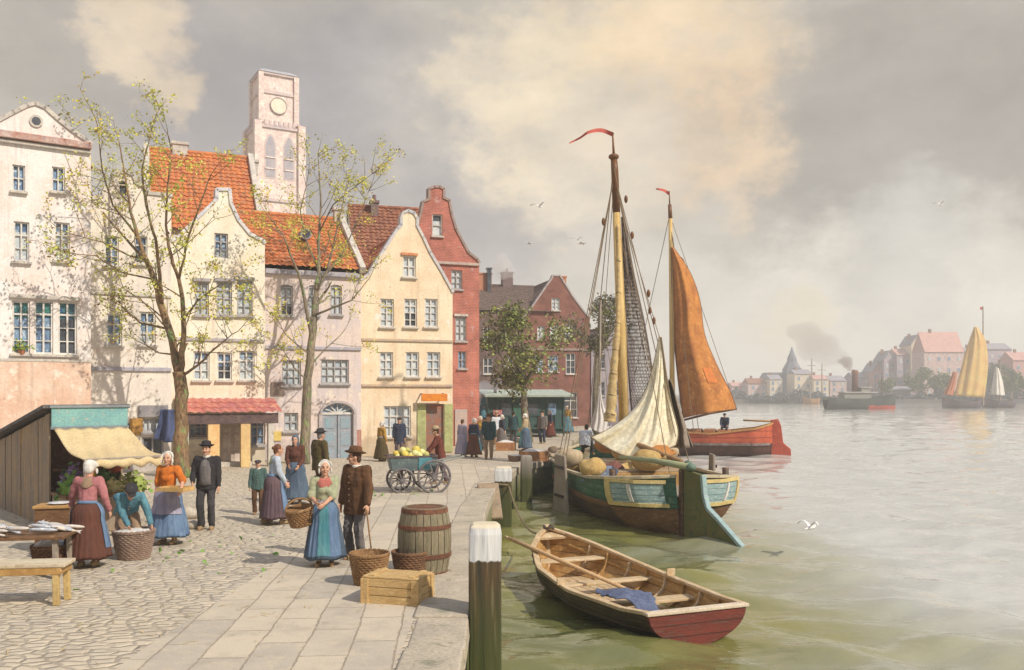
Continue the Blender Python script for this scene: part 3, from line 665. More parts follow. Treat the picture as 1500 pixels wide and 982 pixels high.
# porch
n = 1.45; zb = EYE-(606-HZ)/F*32.2; zt = EYE-(584-HZ)/F*33.7
mb = MB(); a = Vector((h.u(262, n), -n, zb)); uu = h.u(414, n)-h.u(262, n); v = Vector((0, n-.01, zt-zb)); tiles(mb, a, (1, 0, 0), v, uu, v.length, .3, .5)
pr = mb.build('porch_roof', mat('porch_tin', (.55, .20, .15), (.44, .16, .16), (.66, .36, .25), scale=1.6, bump=.2), h.root, recalc=False)
mb = MB(); mb.box((h.u(262, n)+uu/2, -n+.18, zb-.20), (uu*.93, .14, .38)); mb.box((h.u(262, n)+.2, -n/2, zb-.2), (.12, n-.3, .3)); mb.box((h.u(262, n)+uu-.35, -n/2, zb-.2), (.12, n-.3, .3)); mb.build('porch_beam', DARKW, h.root, bevel=.01)
for x0, x1, m_ in ((304, 321, mat('ochre_post', (.70, .42, .18), (.76, .55, .28))), (352, 366, mat('yellow_post', (.70, .52, .24), (.6, .4, .2))), (392, 400, STONE), (270, 276, STONE)):
    u0 = h.u(x0, 1.2); u1 = h.u(x1, 1.2); MB().box(((u0+u1)/2, -1.2, (zb-.38)/2), (u1-u0, .24, zb-.38)).build('porch_post', m_, h.root, bevel=.015)

# --- pinkish house with orange side roof and arched door
h = House('house', 'pinkish plaster house with a long orange roof and a round arched double door', 'house', 388, 36.2, 529, 37.8, 8)
h.facade([(388, 397), (529, 401)], PL_PINK); ze = EYE+(HZ-394)/F*37; zr = EYE+(HZ-318)/F*40.6
for r, k in (((411, 420, 429, 462), 'pd'), ((452, 420, 467, 462), 'p'), ((484, 420, 501, 461), 'p')): h.window(r, k, 2, 3, trim=GREYW, arch=.06)
h.window((413, 528, 441, 565), 'p', 3, 3, trim=GREYW); h.window((470, 527, 511, 562), 'p', 4, 3, trim=GREYW); h.window((416, 605, 437, 632), 'p', 2, 2, trim=GREYW)
u0, u1, z0, z1 = h.rect(472, 606, 517, 684); rise = (u1-u0)*.32; hole = [(u0, z0), (u1, z0), (u1, z1)]+[((u0+u1)/2+(u1-u0)/2*math.cos(math.pi*k/12), z1+rise*math.sin(math.pi*k/12)) for k in range(1, 12)]+[(u0, z1)]; h.holes.append(hole)
h.wall(ze-.05)
dd = MB(); dw = (u1-u0)/2
dd.box((u0+dw*.5, .12, (z0+z1)/2), (dw-.04, .08, z1-z0)); dd.box((u0+dw*1.5, .12, (z0+z1)/2), (dw-.04, .08, z1-z0)); d = dd.build('double_door', mat('lilac_door', (.34, .35, .40), (.25, .31, .36), (.46, .44, .46)), h.root)
mb = MB()
for i in (.5, 1.5):
    for j, hh in ((.2, .26), (.52, .26), (.82, .2)): mb.box((u0+dw*i, .075, z0+(z1-z0)*j), (dw*.6, .03, (z1-z0)*hh))
mb.build('door_panel', mat('door_blue', (.25, .38, .44), (.33, .34, .40)), d, bevel=.01)
mb = MB(); cx = (u0+u1)/2
for k in range(1, 6):
    t = math.pi*k/6; mb.beam((cx, .09, z1), (cx+dw*.96*math.cos(t), .09, z1+rise*.96*math.sin(t)), .035, .05)
mb.box((cx, .09, z1), (dw*2, .1, .09)); fl = mb.build('fanlight', WHITE, h.root)
MB().prism([(u0, z1)]+[(cx+dw*math.cos(math.pi*k/12), z1+rise*math.sin(math.pi*k/12)) for k in range(11, 0, -1)]+[(u1, z1)], .13, .15).build('pane', GLASS_BLUE, fl)
mb = MB(); pv = [(cx+(dw+.08)*math.cos(math.pi*k/16), -.03, z1+(rise+.08)*math.sin(math.pi*k/16)) for k in range(17)]
for a, b_ in zip(pv[:-1], pv[1:]): mb.beam(a, b_, .10, .16, up=(0, 1, 0))
mb.box((u0-.08, -.03, (z0+z1)/2), (.14, .1, z1-z0)); mb.box((u1+.08, -.03, (z0+z1)/2), (.14, .1, z1-z0)); mb.build('door_surround', mat('grey_stone', (.42, .38, .40), (.5, .45, .44)), h.root)
h.band(388, 529, 510, .14, .08, mat('lilac_stone', (.44, .42, .47))); h.band(388, 529, 401, .2, .16, mat('lilac_stone', (.44, .42, .47)), 'cornice')
h.roof_side(ze, zr, T_ORANGE, verge='r', l0=.9, l1=.0); u, z = h.uz(446, 368)
yy = 2.0; zz = ze+(zr-ze)*(yy+.25)/(4.25)
mb = MB(); mb.tube([(u+.35, yy-.5, zz+.18), (u+.35, yy+.6, zz+.18)], [.24, .24], 12); dm = mb.build('dormer', mat('lead', (.33, .34, .38), (.24, .25, .3)), h.root); MB().tube([(u+.35, yy-.52, zz+.18), (u+.35, yy-.5, zz+.18)], [.17, .17], 12).build('dormer_glass', GLASS_DARK, dm)
h.chimney(h.W-.1, 4.0, zr-.4, zr+.55, .4, .4, STONE, 0)
h.pbox('shop_board', (397, 560, 417, 579), .06, mat('brown_board', (.18, .13, .12), (.24, .18, .15)), .02); h.pbox('yellow_notice', (401, 632, 412, 646), .03, mat('yellow_notice', (.62, .45, .12), (.7, .55, .2)), .02)
h.pbox('brick_pier', (517.5, 630, 529, 680), .06, brickmat('brick_patch', (.52, .24, .17), (.46, .2, .17), (.5, .4, .36), patch=.6, pcol=(.6, .45, .4)), .01)

# --- yellow gabled house
h = House('house', 'sunlit yellow gabled house with an orange sign over its green shuttered door', 'house', 529, 38.8, 663, 40.4, 9)
h.facade([(529, 410), (540, 402), (563, 366), (583, 335), (588, 330), (588, 320), (591, 312), (598, 309), (606, 312), (611, 320), (611, 331), (620, 348), (630, 370), (648, 400), (661, 424), (663, 428)], PL_YELLOW, coping=mat('coping_bluish', (.62, .58, .55), (.5, .5, .56), (.7, .6, .45)))
brk = mat('arch_brick', (.55, .2, .09), (.62, .3, .14))
h.window((590, 375, 609, 406), 'p', 2, 2, head=brk)
for r, k in (((557, 438, 577, 479), 'p'), ((592, 438, 611, 479), 'pd'), ((622, 438, 641, 479), 'p')): h.window(r, k, 2, 4, split=.5)
for r in ((556, 516, 576, 552), (594, 516, 614, 552), (625, 516, 645, 552)): h.window(r, 'p', 2, 3)
h.window((562, 595, 602, 640), 'p', 4, 3)
u0, u1, z0, z1 = h.rect(624, 592, 650, 670); h.holes.append([(u0, 0), (u1, 0), (u1, z1), (u0, z1)])
h.wall(7.5); h.roof_front(h.u(599), 10.1, 7.4, 6.9, T_RED)
h.band(529, 663, 499, .12, .07, mat('band_ochre', (.56, .42, .28), (.45, .36, .3))); h.band(529, 663, 565, .12, .09, mat('band_ochre', (.56, .42, .28)))
MB().box(((u0+u1)/2, .14, z1/2), (u1-u0, .06, z1)).build('door', mat('door_rust', (.32, .13, .08), (.22, .16, .14), (.22, .2, .2)), h.root)
gs = mat('green_shutter', (.42, .46, .20), (.34, .34, .15), (.5, .5, .28))
h.pbox('shutter', (611, 592, 623.5, 664), .05, gs, .01); h.pbox('shutter', (650.5, 592, 663, 662), .05, gs, .01)
u0, u1, z0, z1 = h.rect(617, 577, 655, 588, off=.4); mb = MB(); mb.box(((u0+u1)/2, -.43, (z0+z1)/2), (u1-u0, .06, z1-z0)); sg = mb.build('sign_board', mat('orange_board', (.72, .24, .03), (.62, .2, .03), scale=3), h.root, bevel=.01)
mb = MB(); [mb.beam((x, 0, z1), (x, -.43, z1-.03), .05, .05) for x in (u0+.1, u1-.1)]; mb.build('sign_bracket', DARKW, h.root)

# --- red brick house with tall gable
h = House('house', 'red brick house with a tall stepped-top gable and a niche window', 'house', 578, 45, 702, 46.6, 8)
h.facade([(578, 384), (592, 372), (610, 336), (617, 312), (620, 296), (629, 292), (629, 277), (636, 274), (644, 274), (650, 277), (650, 290), (658, 294), (661, 312), (668, 336), (686, 370), (699, 380), (702, 385)], BR_RED, coping=mat('coping_brown', (.36, .26, .22), (.28, .22, .2)))
h.window((633, 314, 648, 346), 'dp', 1, 2, split=.7, trim=STONE); h.window((661, 396, 677, 424), 'p', 2, 3, trim=GREYW); h.window((667, 464, 683, 500), 'p', 2, 3, trim=GREYW, head=STONE); h.window((671, 515, 683, 540), 'b', 2, 2, trim=GREYW)
h.wall(9.0); h.band(578, 702, 385, .14, .12, mat('cornice_grey', (.5, .42, .36), (.4, .32, .3))); h.roof_front(h.u(640), 12.3, 9.0, 9.0, T_BROWN, over=-.05)
h.chimney(h.W-.75, 3, 9.5, 11.8, .5, .5, mat('chimney_grey', (.40, .33, .3), (.3, .26, .26)), 1)
h.pbox('door', (666, 600, 684, 652), .06, mat('pale_boards', (.5, .38, .32), (.42, .36, .36)), .01)
# --- brown roofed house behind the yellow one
h = House('house', 'long brown red tiled roof with a dark chimney behind the yellow gabled house', 'house', 511, 44.5, 590, 45.2, 9)
h.facade([(511, 396), (590, 398)], PL_PINK); ze = EYE+(HZ-398)/F*44.5; zr = EYE+(HZ-303)/F*49; h.wall(ze)
h.roof_side(ze, zr, T_BROWN, l0=-.3, l1=2.1); h.chimney(1.7, 4.0, zr-.9, zr+.25, .4, .4, mat('chimney_dark', (.16, .12, .13), (.22, .15, .14)), 1)

# --- church tower far behind
def church():
    Y = 112; cx = (401-750)/F*Y; z = lambda py: EYE+(HZ-py)/F*Y
    t = thing('church_tower', 'pale pink stone church tower with a round pale clock face and paired arched belfry openings', 'church tower', (cx, Y, 0), R(30))
    st = mat('tower_stone', (.76, .65, .60), (.68, .53, .50), (.80, .74, .66), rough=.9, scale=.8, bump=.6, bscale=3.5, contrast=.12, p3=.54); w = 5.4
    mb = MB(); zz = [0, z(325), z(308), z(195), z(190), z(118)]
    mb.box((0, 0, z(300)/2), (w+.5, w+.5, z(300))); mb.box((0, 0, (z(300)+z(196))/2), (w+.1, w+.1, z(196)-z(300))); mb.box((0, 0, (z(196)+z(118))/2), (w-1.0, w-1.0, z(118)-z(196)))
    for sx in (-1, 1):
        for sy in (-1, 1): mb.box((sx*w/2, sy*w/2, z(190)/2), (.9, .9, z(190))); mb.box((sx*(w/2-.5), sy*(w/2-.5), (z(190)+z(118))/2), (.6, .6, z(118)-z(190)))
    mb.build('shaft', st, t)
    mb = MB()
    tt = mat('tower_trim', (.66, .54, .50), (.52, .44, .46), scale=1)
    for py, ww in ((301, w+.9), (145, w-.7), (118, w-.5)): MB().box((0, 0, z(py)), (ww, ww, .35)).build('cornice', tt, t)
    mb.box((0, 0, z(196)), (w+.5, w+.5, .35))
    for a in range(4):
        Mr = Matrix.Rotation(a*math.pi/2, 3, 'Z')
        for k in range(9): mb.box(Mr @ Vector((-w/2+.35+k*(w-.7)/8, -w/2-.1, z(196)+.4)), (.28, .3, .7), M=Mr)
    mb.build('parapet', tt, t)
    mb = MB(); mb.lathe([(3.6, z(117)), (2.6, z(111)), (1.2, z(108)), (.3, z(106))], 4, Matrix.Rotation(R(45), 4, 'Z')); mb.build('roof', mat('tower_lead', (.40, .42, .45), (.33, .34, .38)), t)
    for sx in (-1, 1):
        a = .55; pts = [(sx*1.15-a, z(268)), (sx*1.15+a, z(268)), (sx*1.15+a, z(222)), (sx*1.15+a*.55, z(213)), (sx*1.15, z(208)), (sx*1.15-a*.55, z(213)), (sx*1.15-a, z(222))]
        mb = MB(); mb.prism(pts, -w/2-.12, -w/2+.2); o = mb.build('belfry_opening', mat('belfry_dark', (.36, .35, .40), (.44, .40, .43), scale=1), t)
        mb = MB(); [mb.box((sx*1.15, -w/2-.16, z(py)), (a*2+.1, .12, .16)) for py in (240, 256)]; mb.build('louvre', st, o)
        pts2 = [(x+(x-sx*1.15)*.35, zc+(.25 if zc > z(230) else -.2)) for x, zc in pts]; mb = MB(); mb.prism(pts2, -w/2-.085, -w/2+.1); mb.build('arch_frame', mat('tower_trim', (.66, .54, .50)), t)
        mb = MB(); mb.prism([(x*.5+sx*.6, zc-z(222)+z(318)-1.0) for x, zc in pts if True], -w/2-.3, -w/2); mb.build('blind_arch', mat('belfry_dark', (.20, .22, .28)), t)
    mb = MB(); mb.tube([(0, -w/2+.6, z(163)), (0, -w/2+.36, z(163))], [.95, .95], 24); ck = mb.build('clock_face', mat('clock_cream', (.82, .74, .60), (.76, .66, .54), scale=1.5), t); mb = MB(); mb.tube([(1.0*math.cos(a), -w/2+.36, z(163)+1.0*math.sin(a)) for a in [math.pi*i/18 for i in range(37)]], .08, 6); mb.build('clock_rim', mat('clock_rim', (.56, .47, .43), (.32, .27, .26)), ck)
church()

# --- far brick houses at the end of the quay
h = House('house', 'far brown brick gabled house with white windows behind the green leafy tree', 'house', 766, 72, 864, 73.5, 14)
h.facade([(766, 466), (778, 452), (800, 420), (808, 409), (810, 404), (820, 404), (824, 410), (840, 436), (858, 460), (864, 466)], BR_DARK, coping=mat('coping_far', (.46, .40, .38), (.36, .32, .33)))
for r, k in (((808, 437, 820, 455), 'p'), ((806, 477, 819, 497), 'p'), ((827, 476, 840, 497), 'p'), ((787, 478, 798, 498), 'p'), ((803, 521, 818, 545), 'b'), ((829, 518, 843, 548), 'd'), ((782, 522, 796, 545), 'b'), ((826, 575, 846, 612), 'd'), ((790, 575, 812, 605), 'd')): h.window(r, k, 2, 3)
h.wall(8.7); h.roof_front(h.u(815), 12.1, 8.6, 8.6, T_FAR); h.band(766, 864, 512, .2, .1, mat('band_far', (.33, .25, .22))); h.chimney(h.u(833), 2.2, 10.2, 12.6, .8, .8, mat('chimney_orange', (.5, .22, .12), (.4, .18, .12)), 0)
h = House('house', 'low dull brick house with a long brown roof and chimneys behind the leafy tree', 'house', 700, 71, 768, 72, 12)
h.facade([(700, 455), (768, 456)], BR_LOW); ze = EYE+(HZ-456)/F*71.5; zr = EYE+(HZ-418)/F*77
for r in ((708, 480, 720, 500), (735, 480, 748, 500), (708, 525, 722, 548), (738, 525, 752, 548)): h.window(r, 'd', 2, 2)
h.wall(ze); h.roof_side(ze, zr, T_FAR, l1=2.6); h.chimney(h.u(763)+.4, 6, zr-.3, zr+1.2, .9, .8, mat('chimney_far', (.28, .2, .19), (.2, .16, .17)), 1); h.chimney(h.u(726), 5, zr-.8, zr+.9, 1.6, .8, mat('chimney_orange', (.5, .22, .12)), 0); h.chimney(h.u(735), 4.4, zr-1.4, zr+1.3, .35, .35, GLASS_DARK, 0)
h = House('house', 'far lilac grey house half hidden behind the bare tree beside the tall mast', 'house', 866, 76, 930, 77.5, 12)
h.facade([(866, 500), (898, 474), (930, 498)], plaster('plaster_lilac', (.36, .32, .34), (.30, .27, .31), (.42, .36, .34)), coping=STONE)
for r in ((876, 520, 886, 540), (902, 520, 912, 540), (876, 560, 886, 580), (902, 560, 912, 580)): h.window(r, 'd', 2, 2, trim=GREYW)
h.wall(6.5); h.roof_front(h.W/2, 8.4, 6.5, 6.5, T_FAR)
# ------------------------------------------------------------------ trees
BARK = mat('bark', (.27, .165, .085), (.17, .12, .075), (.20, .27, .10), rough=.9, scale=2.6, bump=1.0, bscale=16, p3=.56, stretch=(1, 1, .35), fine=.45)
BARK2 = mat('bark_grey', (.27, .215, .15), (.18, .15, .12), (.19, .26, .10), rough=.9, scale=2.6, bump=1.0, bscale=16, p3=.55, stretch=(1, 1, .35), fine=.45)
LEAF = [mat('young_leaf', (.66, .62, .10), (.54, .54, .09), rough=.55, bump=0, fine=0), mat('olive_leaf', (.38, .42, .09), (.44, .46, .11), rough=.55, bump=0, fine=0), mat('gold_leaf', (.72, .55, .08), (.60, .46, .08), rough=.55, bump=0, fine=0), mat('brown_leaf', (.22, .12, .04), (.28, .17, .05), rough=.55, bump=0, fine=0)]
def leaf(mb, p, s, rr, mi):
    d = Vector((rr.gauss(0, 1), rr.gauss(0, 1), rr.gauss(-.2, .7))).normalized(); a = d.orthogonal().normalized(); a.rotate(Matrix.Rotation(rr.uniform(0, 6.28), 3, d)); w = s*.36
    n = d.cross(a)*s*.1
    mb.add([p, p+d*s*.5+a*w+n, p+d*s, p+d*s*.5-a*w+n], [(0, 1, 2, 3)], mi)
def bare_tree(label, base, limbs, seed, leafw, bark, nleaf=1.0, twig=1.0):
    """limbs: list of polylines in photo pixels with (px, py, depth offset, radius)"""
    rr = random.Random(seed); t = thing('tree', label, 'tree', base, 0, 'trees on the quay'); tr = MB(); lv = MB(); Y0 = base.y; tips = []
    loc = lambda q: P(q[0], q[1], Y0+q[2])-base
    def branch(pts, r0, r1, level):
        n = len(pts); tr.tube(pts, [r0+(r1-r0)*i/(n-1) for i in range(n)], 8 if level < 2 else 5, wob=.08 if level < 2 else 0, rnd=rr)
    def grow(p, d, L_, r, level):
        n = 4; pts = [p]; q = p.copy(); dd = d.copy()
        for i in range(n):
            dd = (dd+Vector((rr.gauss(0, .16), rr.gauss(0, .16), rr.gauss(.06, .12)))).normalized(); q = q+dd*(L_/n); pts.append(q.copy())
            if level < 3 and i > 0 and rr.random() < .52*twig:
                side = dd.orthogonal().normalized(); side.rotate(Matrix.Rotation(rr.uniform(0, 6.28), 3, dd)); grow(q.copy(), (dd*.75+side*.75).normalized(), L_*rr.uniform(.4, .62), r*.5, level+1)
        branch(pts, r, r*.35, level+1); tips.append((pts[-1], level)); tips.append((pts[-2], level))
    for li, limb in enumerate(limbs):
        pts = [loc(q) for q in limb]; rad = [q[3]*(1 if li == 0 else .85) for q in limb]
        # refine
        fine = []; fr = []
        for i in range(len(pts)-1):
            for k in range(3):
                f = k/3; j = .0 if k == 0 else min(.022, rad[i]*.3); fine.append(pts[i].lerp(pts[i+1], f)+Vector((rr.gauss(0, j), rr.gauss(0, j), 0))); fr.append(rad[i]+(rad[i+1]-rad[i])*f)
        fine.append(pts[-1]); fr.append(rad[-1]); tr.tube(fine, fr, 10 if fr[0] > .1 else 7, wob=.06, rnd=rr)
        for i in range(2, len(fine)):
            if fr[i] < .13 or li > 0:
                d = (fine[i]-fine[i-1]).normalized()
                for _ in range(1 if fr[i] > .05 else 2):
                    if rr.random() < .46*twig:
                        side = d.orthogonal().normalized(); side.rotate(Matrix.Rotation(rr.uniform(0, 6.28), 3, d)); L_ = rr.uniform(.8, 1.9)*(1 if fr[i] > .04 else .7); grow(fine[i].copy(), (d*.55+side*.85+Vector((0, 0, .2))).normalized(), L_, max(.014, min(.03, fr[i]*.42)), 1)
        grow(fine[-1], (fine[-1]-fine[-2]).normalized(), 1.1, max(.016, fr[-1]*.8), 1)
    for p, l in tips:
        if rr.random() < .85*nleaf:
            k0 = leafw(p, rr)
            for _ in range(rr.randint(3, 8)): leaf(lv, p+Vector((rr.gauss(0, .09), rr.gauss(0, .09), rr.gauss(0, .09))), rr.uniform(.06, .12), rr, k0 if rr.random() < .8 else rr.choice((0, 1)))
    tr.build('trunk', bark, t, smooth=True); lv.build('crown', LEAF, t, recalc=False)
    return t
def lw1(p, rr): return rr.choices((0, 1, 2, 3), (5, 3, 1, .6) if p.z > 7.5 else (2, 3, .6, 3) if p.x < -1 else (4, 3, 1, .5))[0]
def lw2(p, rr): return rr.choices((0, 1, 2, 3), (5, 2.5, 3, .4))[0]
b1 = G(267, 700)
bare_tree('tall bare tree with sparse leaves in front of the porch, its forked trunk mossy green', b1, [
    [(267, 703, 0, .27), (266, 660, 0, .235), (265, 610, 0, .21), (264, 560, 0, .20), (262, 545, 0, .20)],
    [(263, 552, 0, .17), (255, 515, .1, .155), (243, 470, .2, .14), (232, 425, .3, .125), (216, 385, .5, .10), (203, 350, .7, .075), (191, 310, .9, .055), (186, 275, 1, .04), (176, 215, 1.2, .025)],
    [(263, 548, 0, .12), (269, 500, -.3, .10), (268, 450, -.6, .085), (262, 410, -.8, .07), (251, 375, -.9, .06), (243, 330, -1.1, .045), (246, 270, -1.2, .035), (250, 215, -1.2, .02)],
    [(237, 448, .2, .075), (234, 400, -.3, .07), (228, 350, -.8, .055), (214, 300, -1.2, .045), (208, 250, -1.5, .03), (222, 190, -1.6, .018)],
    [(216, 385, .5, .06), (180, 345, 1.2, .045), (150, 310, 1.6, .034), (125, 270, 2.0, .025), (110, 215, 2.2, .016)],
    [(200, 345, .7, .05), (165, 300, .2, .036), (150, 250, -.3, .028), (142, 180, -.6, .016)],
    [(246, 482, .2, .05), (205, 473, .8, .035), (180, 450, 1.3, .024), (163, 440, 1.6, .016)],
    [(256, 520, .1, .04), (232, 517, .5, .026), (212, 505, .8, .016)],
    [(268, 550, 0, .06), (290, 535, -.4, .045), (318, 508, -.8, .03), (340, 490, -1.1, .018)],
    [(268, 470, -.5, .045), (290, 440, -1.0, .034), (318, 420, -1.4, .022)],
    [(262, 410, -.8, .05), (272, 360, -1.4, .042), (290, 310, -1.8, .032), (305, 265, -2.0, .022)],
    [(216, 380, .5, .05), (190, 375, -.4, .035), (150, 355, -.9, .025), (112, 345, -1.2, .016)],
    [(228, 410, .3, .04), (180, 400, -.4, .03), (140, 375, -.8, .02), (108, 372, -1.2, .014)]], 11, lw1, BARK)
b2 = G(447, 680)
bare_tree('tall bare tree with golden leaves in front of the arched door', b2, [
    [(446, 683, 0, .22), (447, 640, 0, .195), (449, 590, 0, .175), (453, 540, 0, .16), (458, 490, 0, .145), (461, 465, 0, .135)],
    [(460, 470, 0, .125), (463, 430, .2, .10), (467, 390, .4, .08), (468, 340, .6, .06), (470, 290, .7, .042), (466, 230, .7, .022)],
    [(457, 500, 0, .09), (448, 450, -.4, .08), (440, 410, -.7, .065), (428, 380, -1, .05), (415, 345, -1.2, .03), (400, 325, -1.4, .02)],
    [(463, 430, .2, .07), (480, 395, .6, .055), (490, 350, 1, .042), (500, 310, 1.2, .03), (510, 260, 1.3, .018)],
    [(466, 395, .4, .05), (448, 350, 1.0, .04), (440, 310, 1.3, .03), (452, 255, 1.5, .018)],
    [(461, 462, 0, .06), (485, 452, -.5, .045), (515, 440, -.9, .03), (535, 415, -1.1, .018)],
    [(480, 400, .6, .045), (505, 365, 1.2, .035), (525, 320, 1.5, .024), (540, 280, 1.6, .016)],
    [(455, 520, 0, .05), (435, 505, -.5, .035), (418, 490, -.9, .022), (408, 470, -1.1, .015)],
    [(455, 535, 0, .045), (478, 510, .5, .03), (500, 490, .8, .02)],
    [(452, 560, 0, .04), (432, 540, -.4, .028), (416, 515, -.7, .018)],
    [(468, 340, .6, .04), (488, 300, .1, .03), (512, 280, -.2, .022), (545, 255, -.4, .015)]], 23, lw2, BARK2)

def leafy_tree(name, label, base, trunk_h, r, cr, n, cols, seed, lean=(0, 0), size=(.2, .4), group=None, dens=1.0, bark=BARK2, vr=None):
    rr = random.Random(seed); t = thing(name, label, 'tree', base, 0, group); tr = MB(); top = Vector((lean[0], lean[1], trunk_h)); mid = top*.5+Vector((rr.gauss(0, .1), 0, 0))
    tr.tube([(0, 0, -.1), mid, top], [r, r*.8, r*.65], 9, wob=.08, rnd=rr); cz = vr or cr
    ctr = top+Vector((0, 0, cz*.75)); blobs = []
    for k in range(15 if n > 300 else 6):
        d = Vector((rr.gauss(0, 1), rr.gauss(0, 1), rr.gauss(.1, .8))).normalized(); e = ctr+Vector((d.x*cr*.72, d.y*cr*.72, d.z*cz*.72)); blobs.append((e, rr.uniform(.22, .42)*cr))
        m = top.lerp(e, .5)+Vector((0, 0, rr.uniform(-.1, .25))*1); tr.tube([top-Vector((0, 0, .2)), m, e], [r*.42, r*.25, r*.08], 6)
        for _ in range(5):
            q = e+Vector((rr.gauss(0, 1), rr.gauss(0, 1), rr.gauss(0.2, 1))).normalized()*cr*rr.uniform(.25, .5); tr.tube([e.lerp(m, .3), q], [r*.09, r*.03], 4)
    lv = MB()
    for _ in range(n):
        e, br = rr.choice(blobs); d = Vector((rr.gauss(0, 1), rr.gauss(0, 1), rr.gauss(0, 1))).normalized(); p = e+d*br*(rr.random()**.45); 
        mi = rr.randrange(len(cols))
        for _ in range(3): leaf(lv, p+Vector((rr.gauss(0, .12), rr.gauss(0, .12), rr.gauss(0, .12)))*size[1]*2, rr.uniform(*size), rr, mi)
    tr.build('trunk', bark, t, smooth=True); lv.build('crown', cols, t, recalc=False); return t
GL = [mat('crown_green', (.17, .22, .05), (.22, .27, .07), rough=.6, bump=0, fine=0), mat('crown_dark', (.08, .105, .04), (.11, .12, .05), rough=.6, bump=0, fine=0), mat('crown_light', (.34, .37, .10), (.26, .30, .08), rough=.6, bump=0, fine=0), mat('crown_olive', (.22, .20, .09), (.17, .15, .07), rough=.6, bump=0, fine=0)]
leafy_tree('tree', 'leafy green tree in front of the far brown brick house', G(775, 648), 3.4, .24, 3.0, 1250, GL, 5, (-.3, 0), (.13, .25), 'trees on the quay', vr=2.5)
GB = [mat('twig_brown', (.19, .17, .115), (.14, .12, .09), rough=.7, bump=0, fine=0), GL[3], mat('twig_grey', (.22, .20, .17), (.17, .15, .13), rough=.7, bump=0, fine=0), GL[0]]
leafy_tree('tree', 'brownish nearly bare tree behind the tall mast on the quay', G(872, 636), 5.6, .25, 2.6, 1000, GB, 9, (.2, 0), (.12, .24), 'trees on the quay', vr=3.0)

# ------------------------------------------------------------------ boats
W_DARK = mat('tarred_wood', (.055, .035, .022), (.13, .065, .03), (.035, .025, .02), rough=.5, seam=.2, scale=3, bump=.4, bscale=14, stretch=(1, .3, 2), spec=.4)
W_BROWN = mat('brown_planks', (.20, .105, .05), (.13, .065, .03), (.26, .15, .07), rough=.6, scale=3, bump=.4, bscale=14, stretch=(1, .3, 2))
W_GREEN = mat('green_paint', (.03, .15, .09), (.02, .10, .065), (.09, .19, .13), rough=.55, seam=.22, p3=.54, scale=3, spec=.5, stretch=(1, .4, 1.5))
W_LBLUE = mat('light_blue_paint', (.30, .42, .42), (.22, .34, .36), (.44, .51, .49), rough=.55, seam=.16, p3=.54, scale=4, stretch=(1, 1, 2.5))
W_YEL = mat('yellow_trim', (.66, .52, .22), (.55, .42, .18), (.72, .62, .38), rough=.55, scale=5)
W_OCHRE = mat('ochre_wood', (.48, .29, .10), (.36, .20, .065), (.56, .38, .17), rough=.6, scale=3, stretch=(2.5, .4, 2.5), bump=.3)
W_PALE = mat('pale_wood', (.60, .46, .29), (.48, .34, .19), (.68, .56, .40), rough=.65, scale=3, stretch=(2.5, .4, 2.5), bump=.3)
W_GREY = mat('weathered_wood', (.34, .29, .23), (.25, .21, .18), (.40, .33, .24), rough=.8, scale=3, stretch=(1, 1, .4), bump=.4)
RUDG = mat('rudder_olive', (.10, .12, .04), (.15, .13, .04), (.05, .09, .05), rough=.5, scale=2.5, bump=.3)
ROPE = mat('rope', (.24, .18, .11), (.17, .12, .08), rough=.9, bump=0)
MASTW = mat('mast_wood', (.66, .48, .20), (.55, .36, .13), (.72, .58, .32), rough=.5, scale=3, stretch=(3, 3, .4), bump=.15)
MASTB = mat('mast_brown', (.20, .085, .03), (.14, .06, .025), rough=.4, scale=3, stretch=(3, 3, .4))
SAILW = mat('cream_canvas', (.84, .79, .62), (.78, .70, .50), (.68, .59, .40), rough=.9, scale=1.6, bump=.3, bscale=9, p3=.6)
SAILG = mat('ochre_canvas', (.62, .47, .22), (.50, .36, .18), (.42, .33, .22), rough=.9, scale=3, bump=.4, bscale=9)
SAILB = mat('rust_canvas', (.50, .205, .05), (.36, .135, .04), (.58, .27, .09), rough=.9, scale=1.1, bump=.35, bscale=5, p3=.6)
NETM = mat('net_twine', (.19, .15, .13), (.13, .105, .10), rough=.95, bump=0)
PENN = mat('pennant_red', (.55, .12, .09), (.45, .09, .08), rough=.8)
REDP = mat('red_hull_paint', (.54, .12, .05), (.40, .07, .04), (.58, .22, .10), rough=.55, seam=.42, p3=.62, contrast=.2, scale=3, spec=.4)

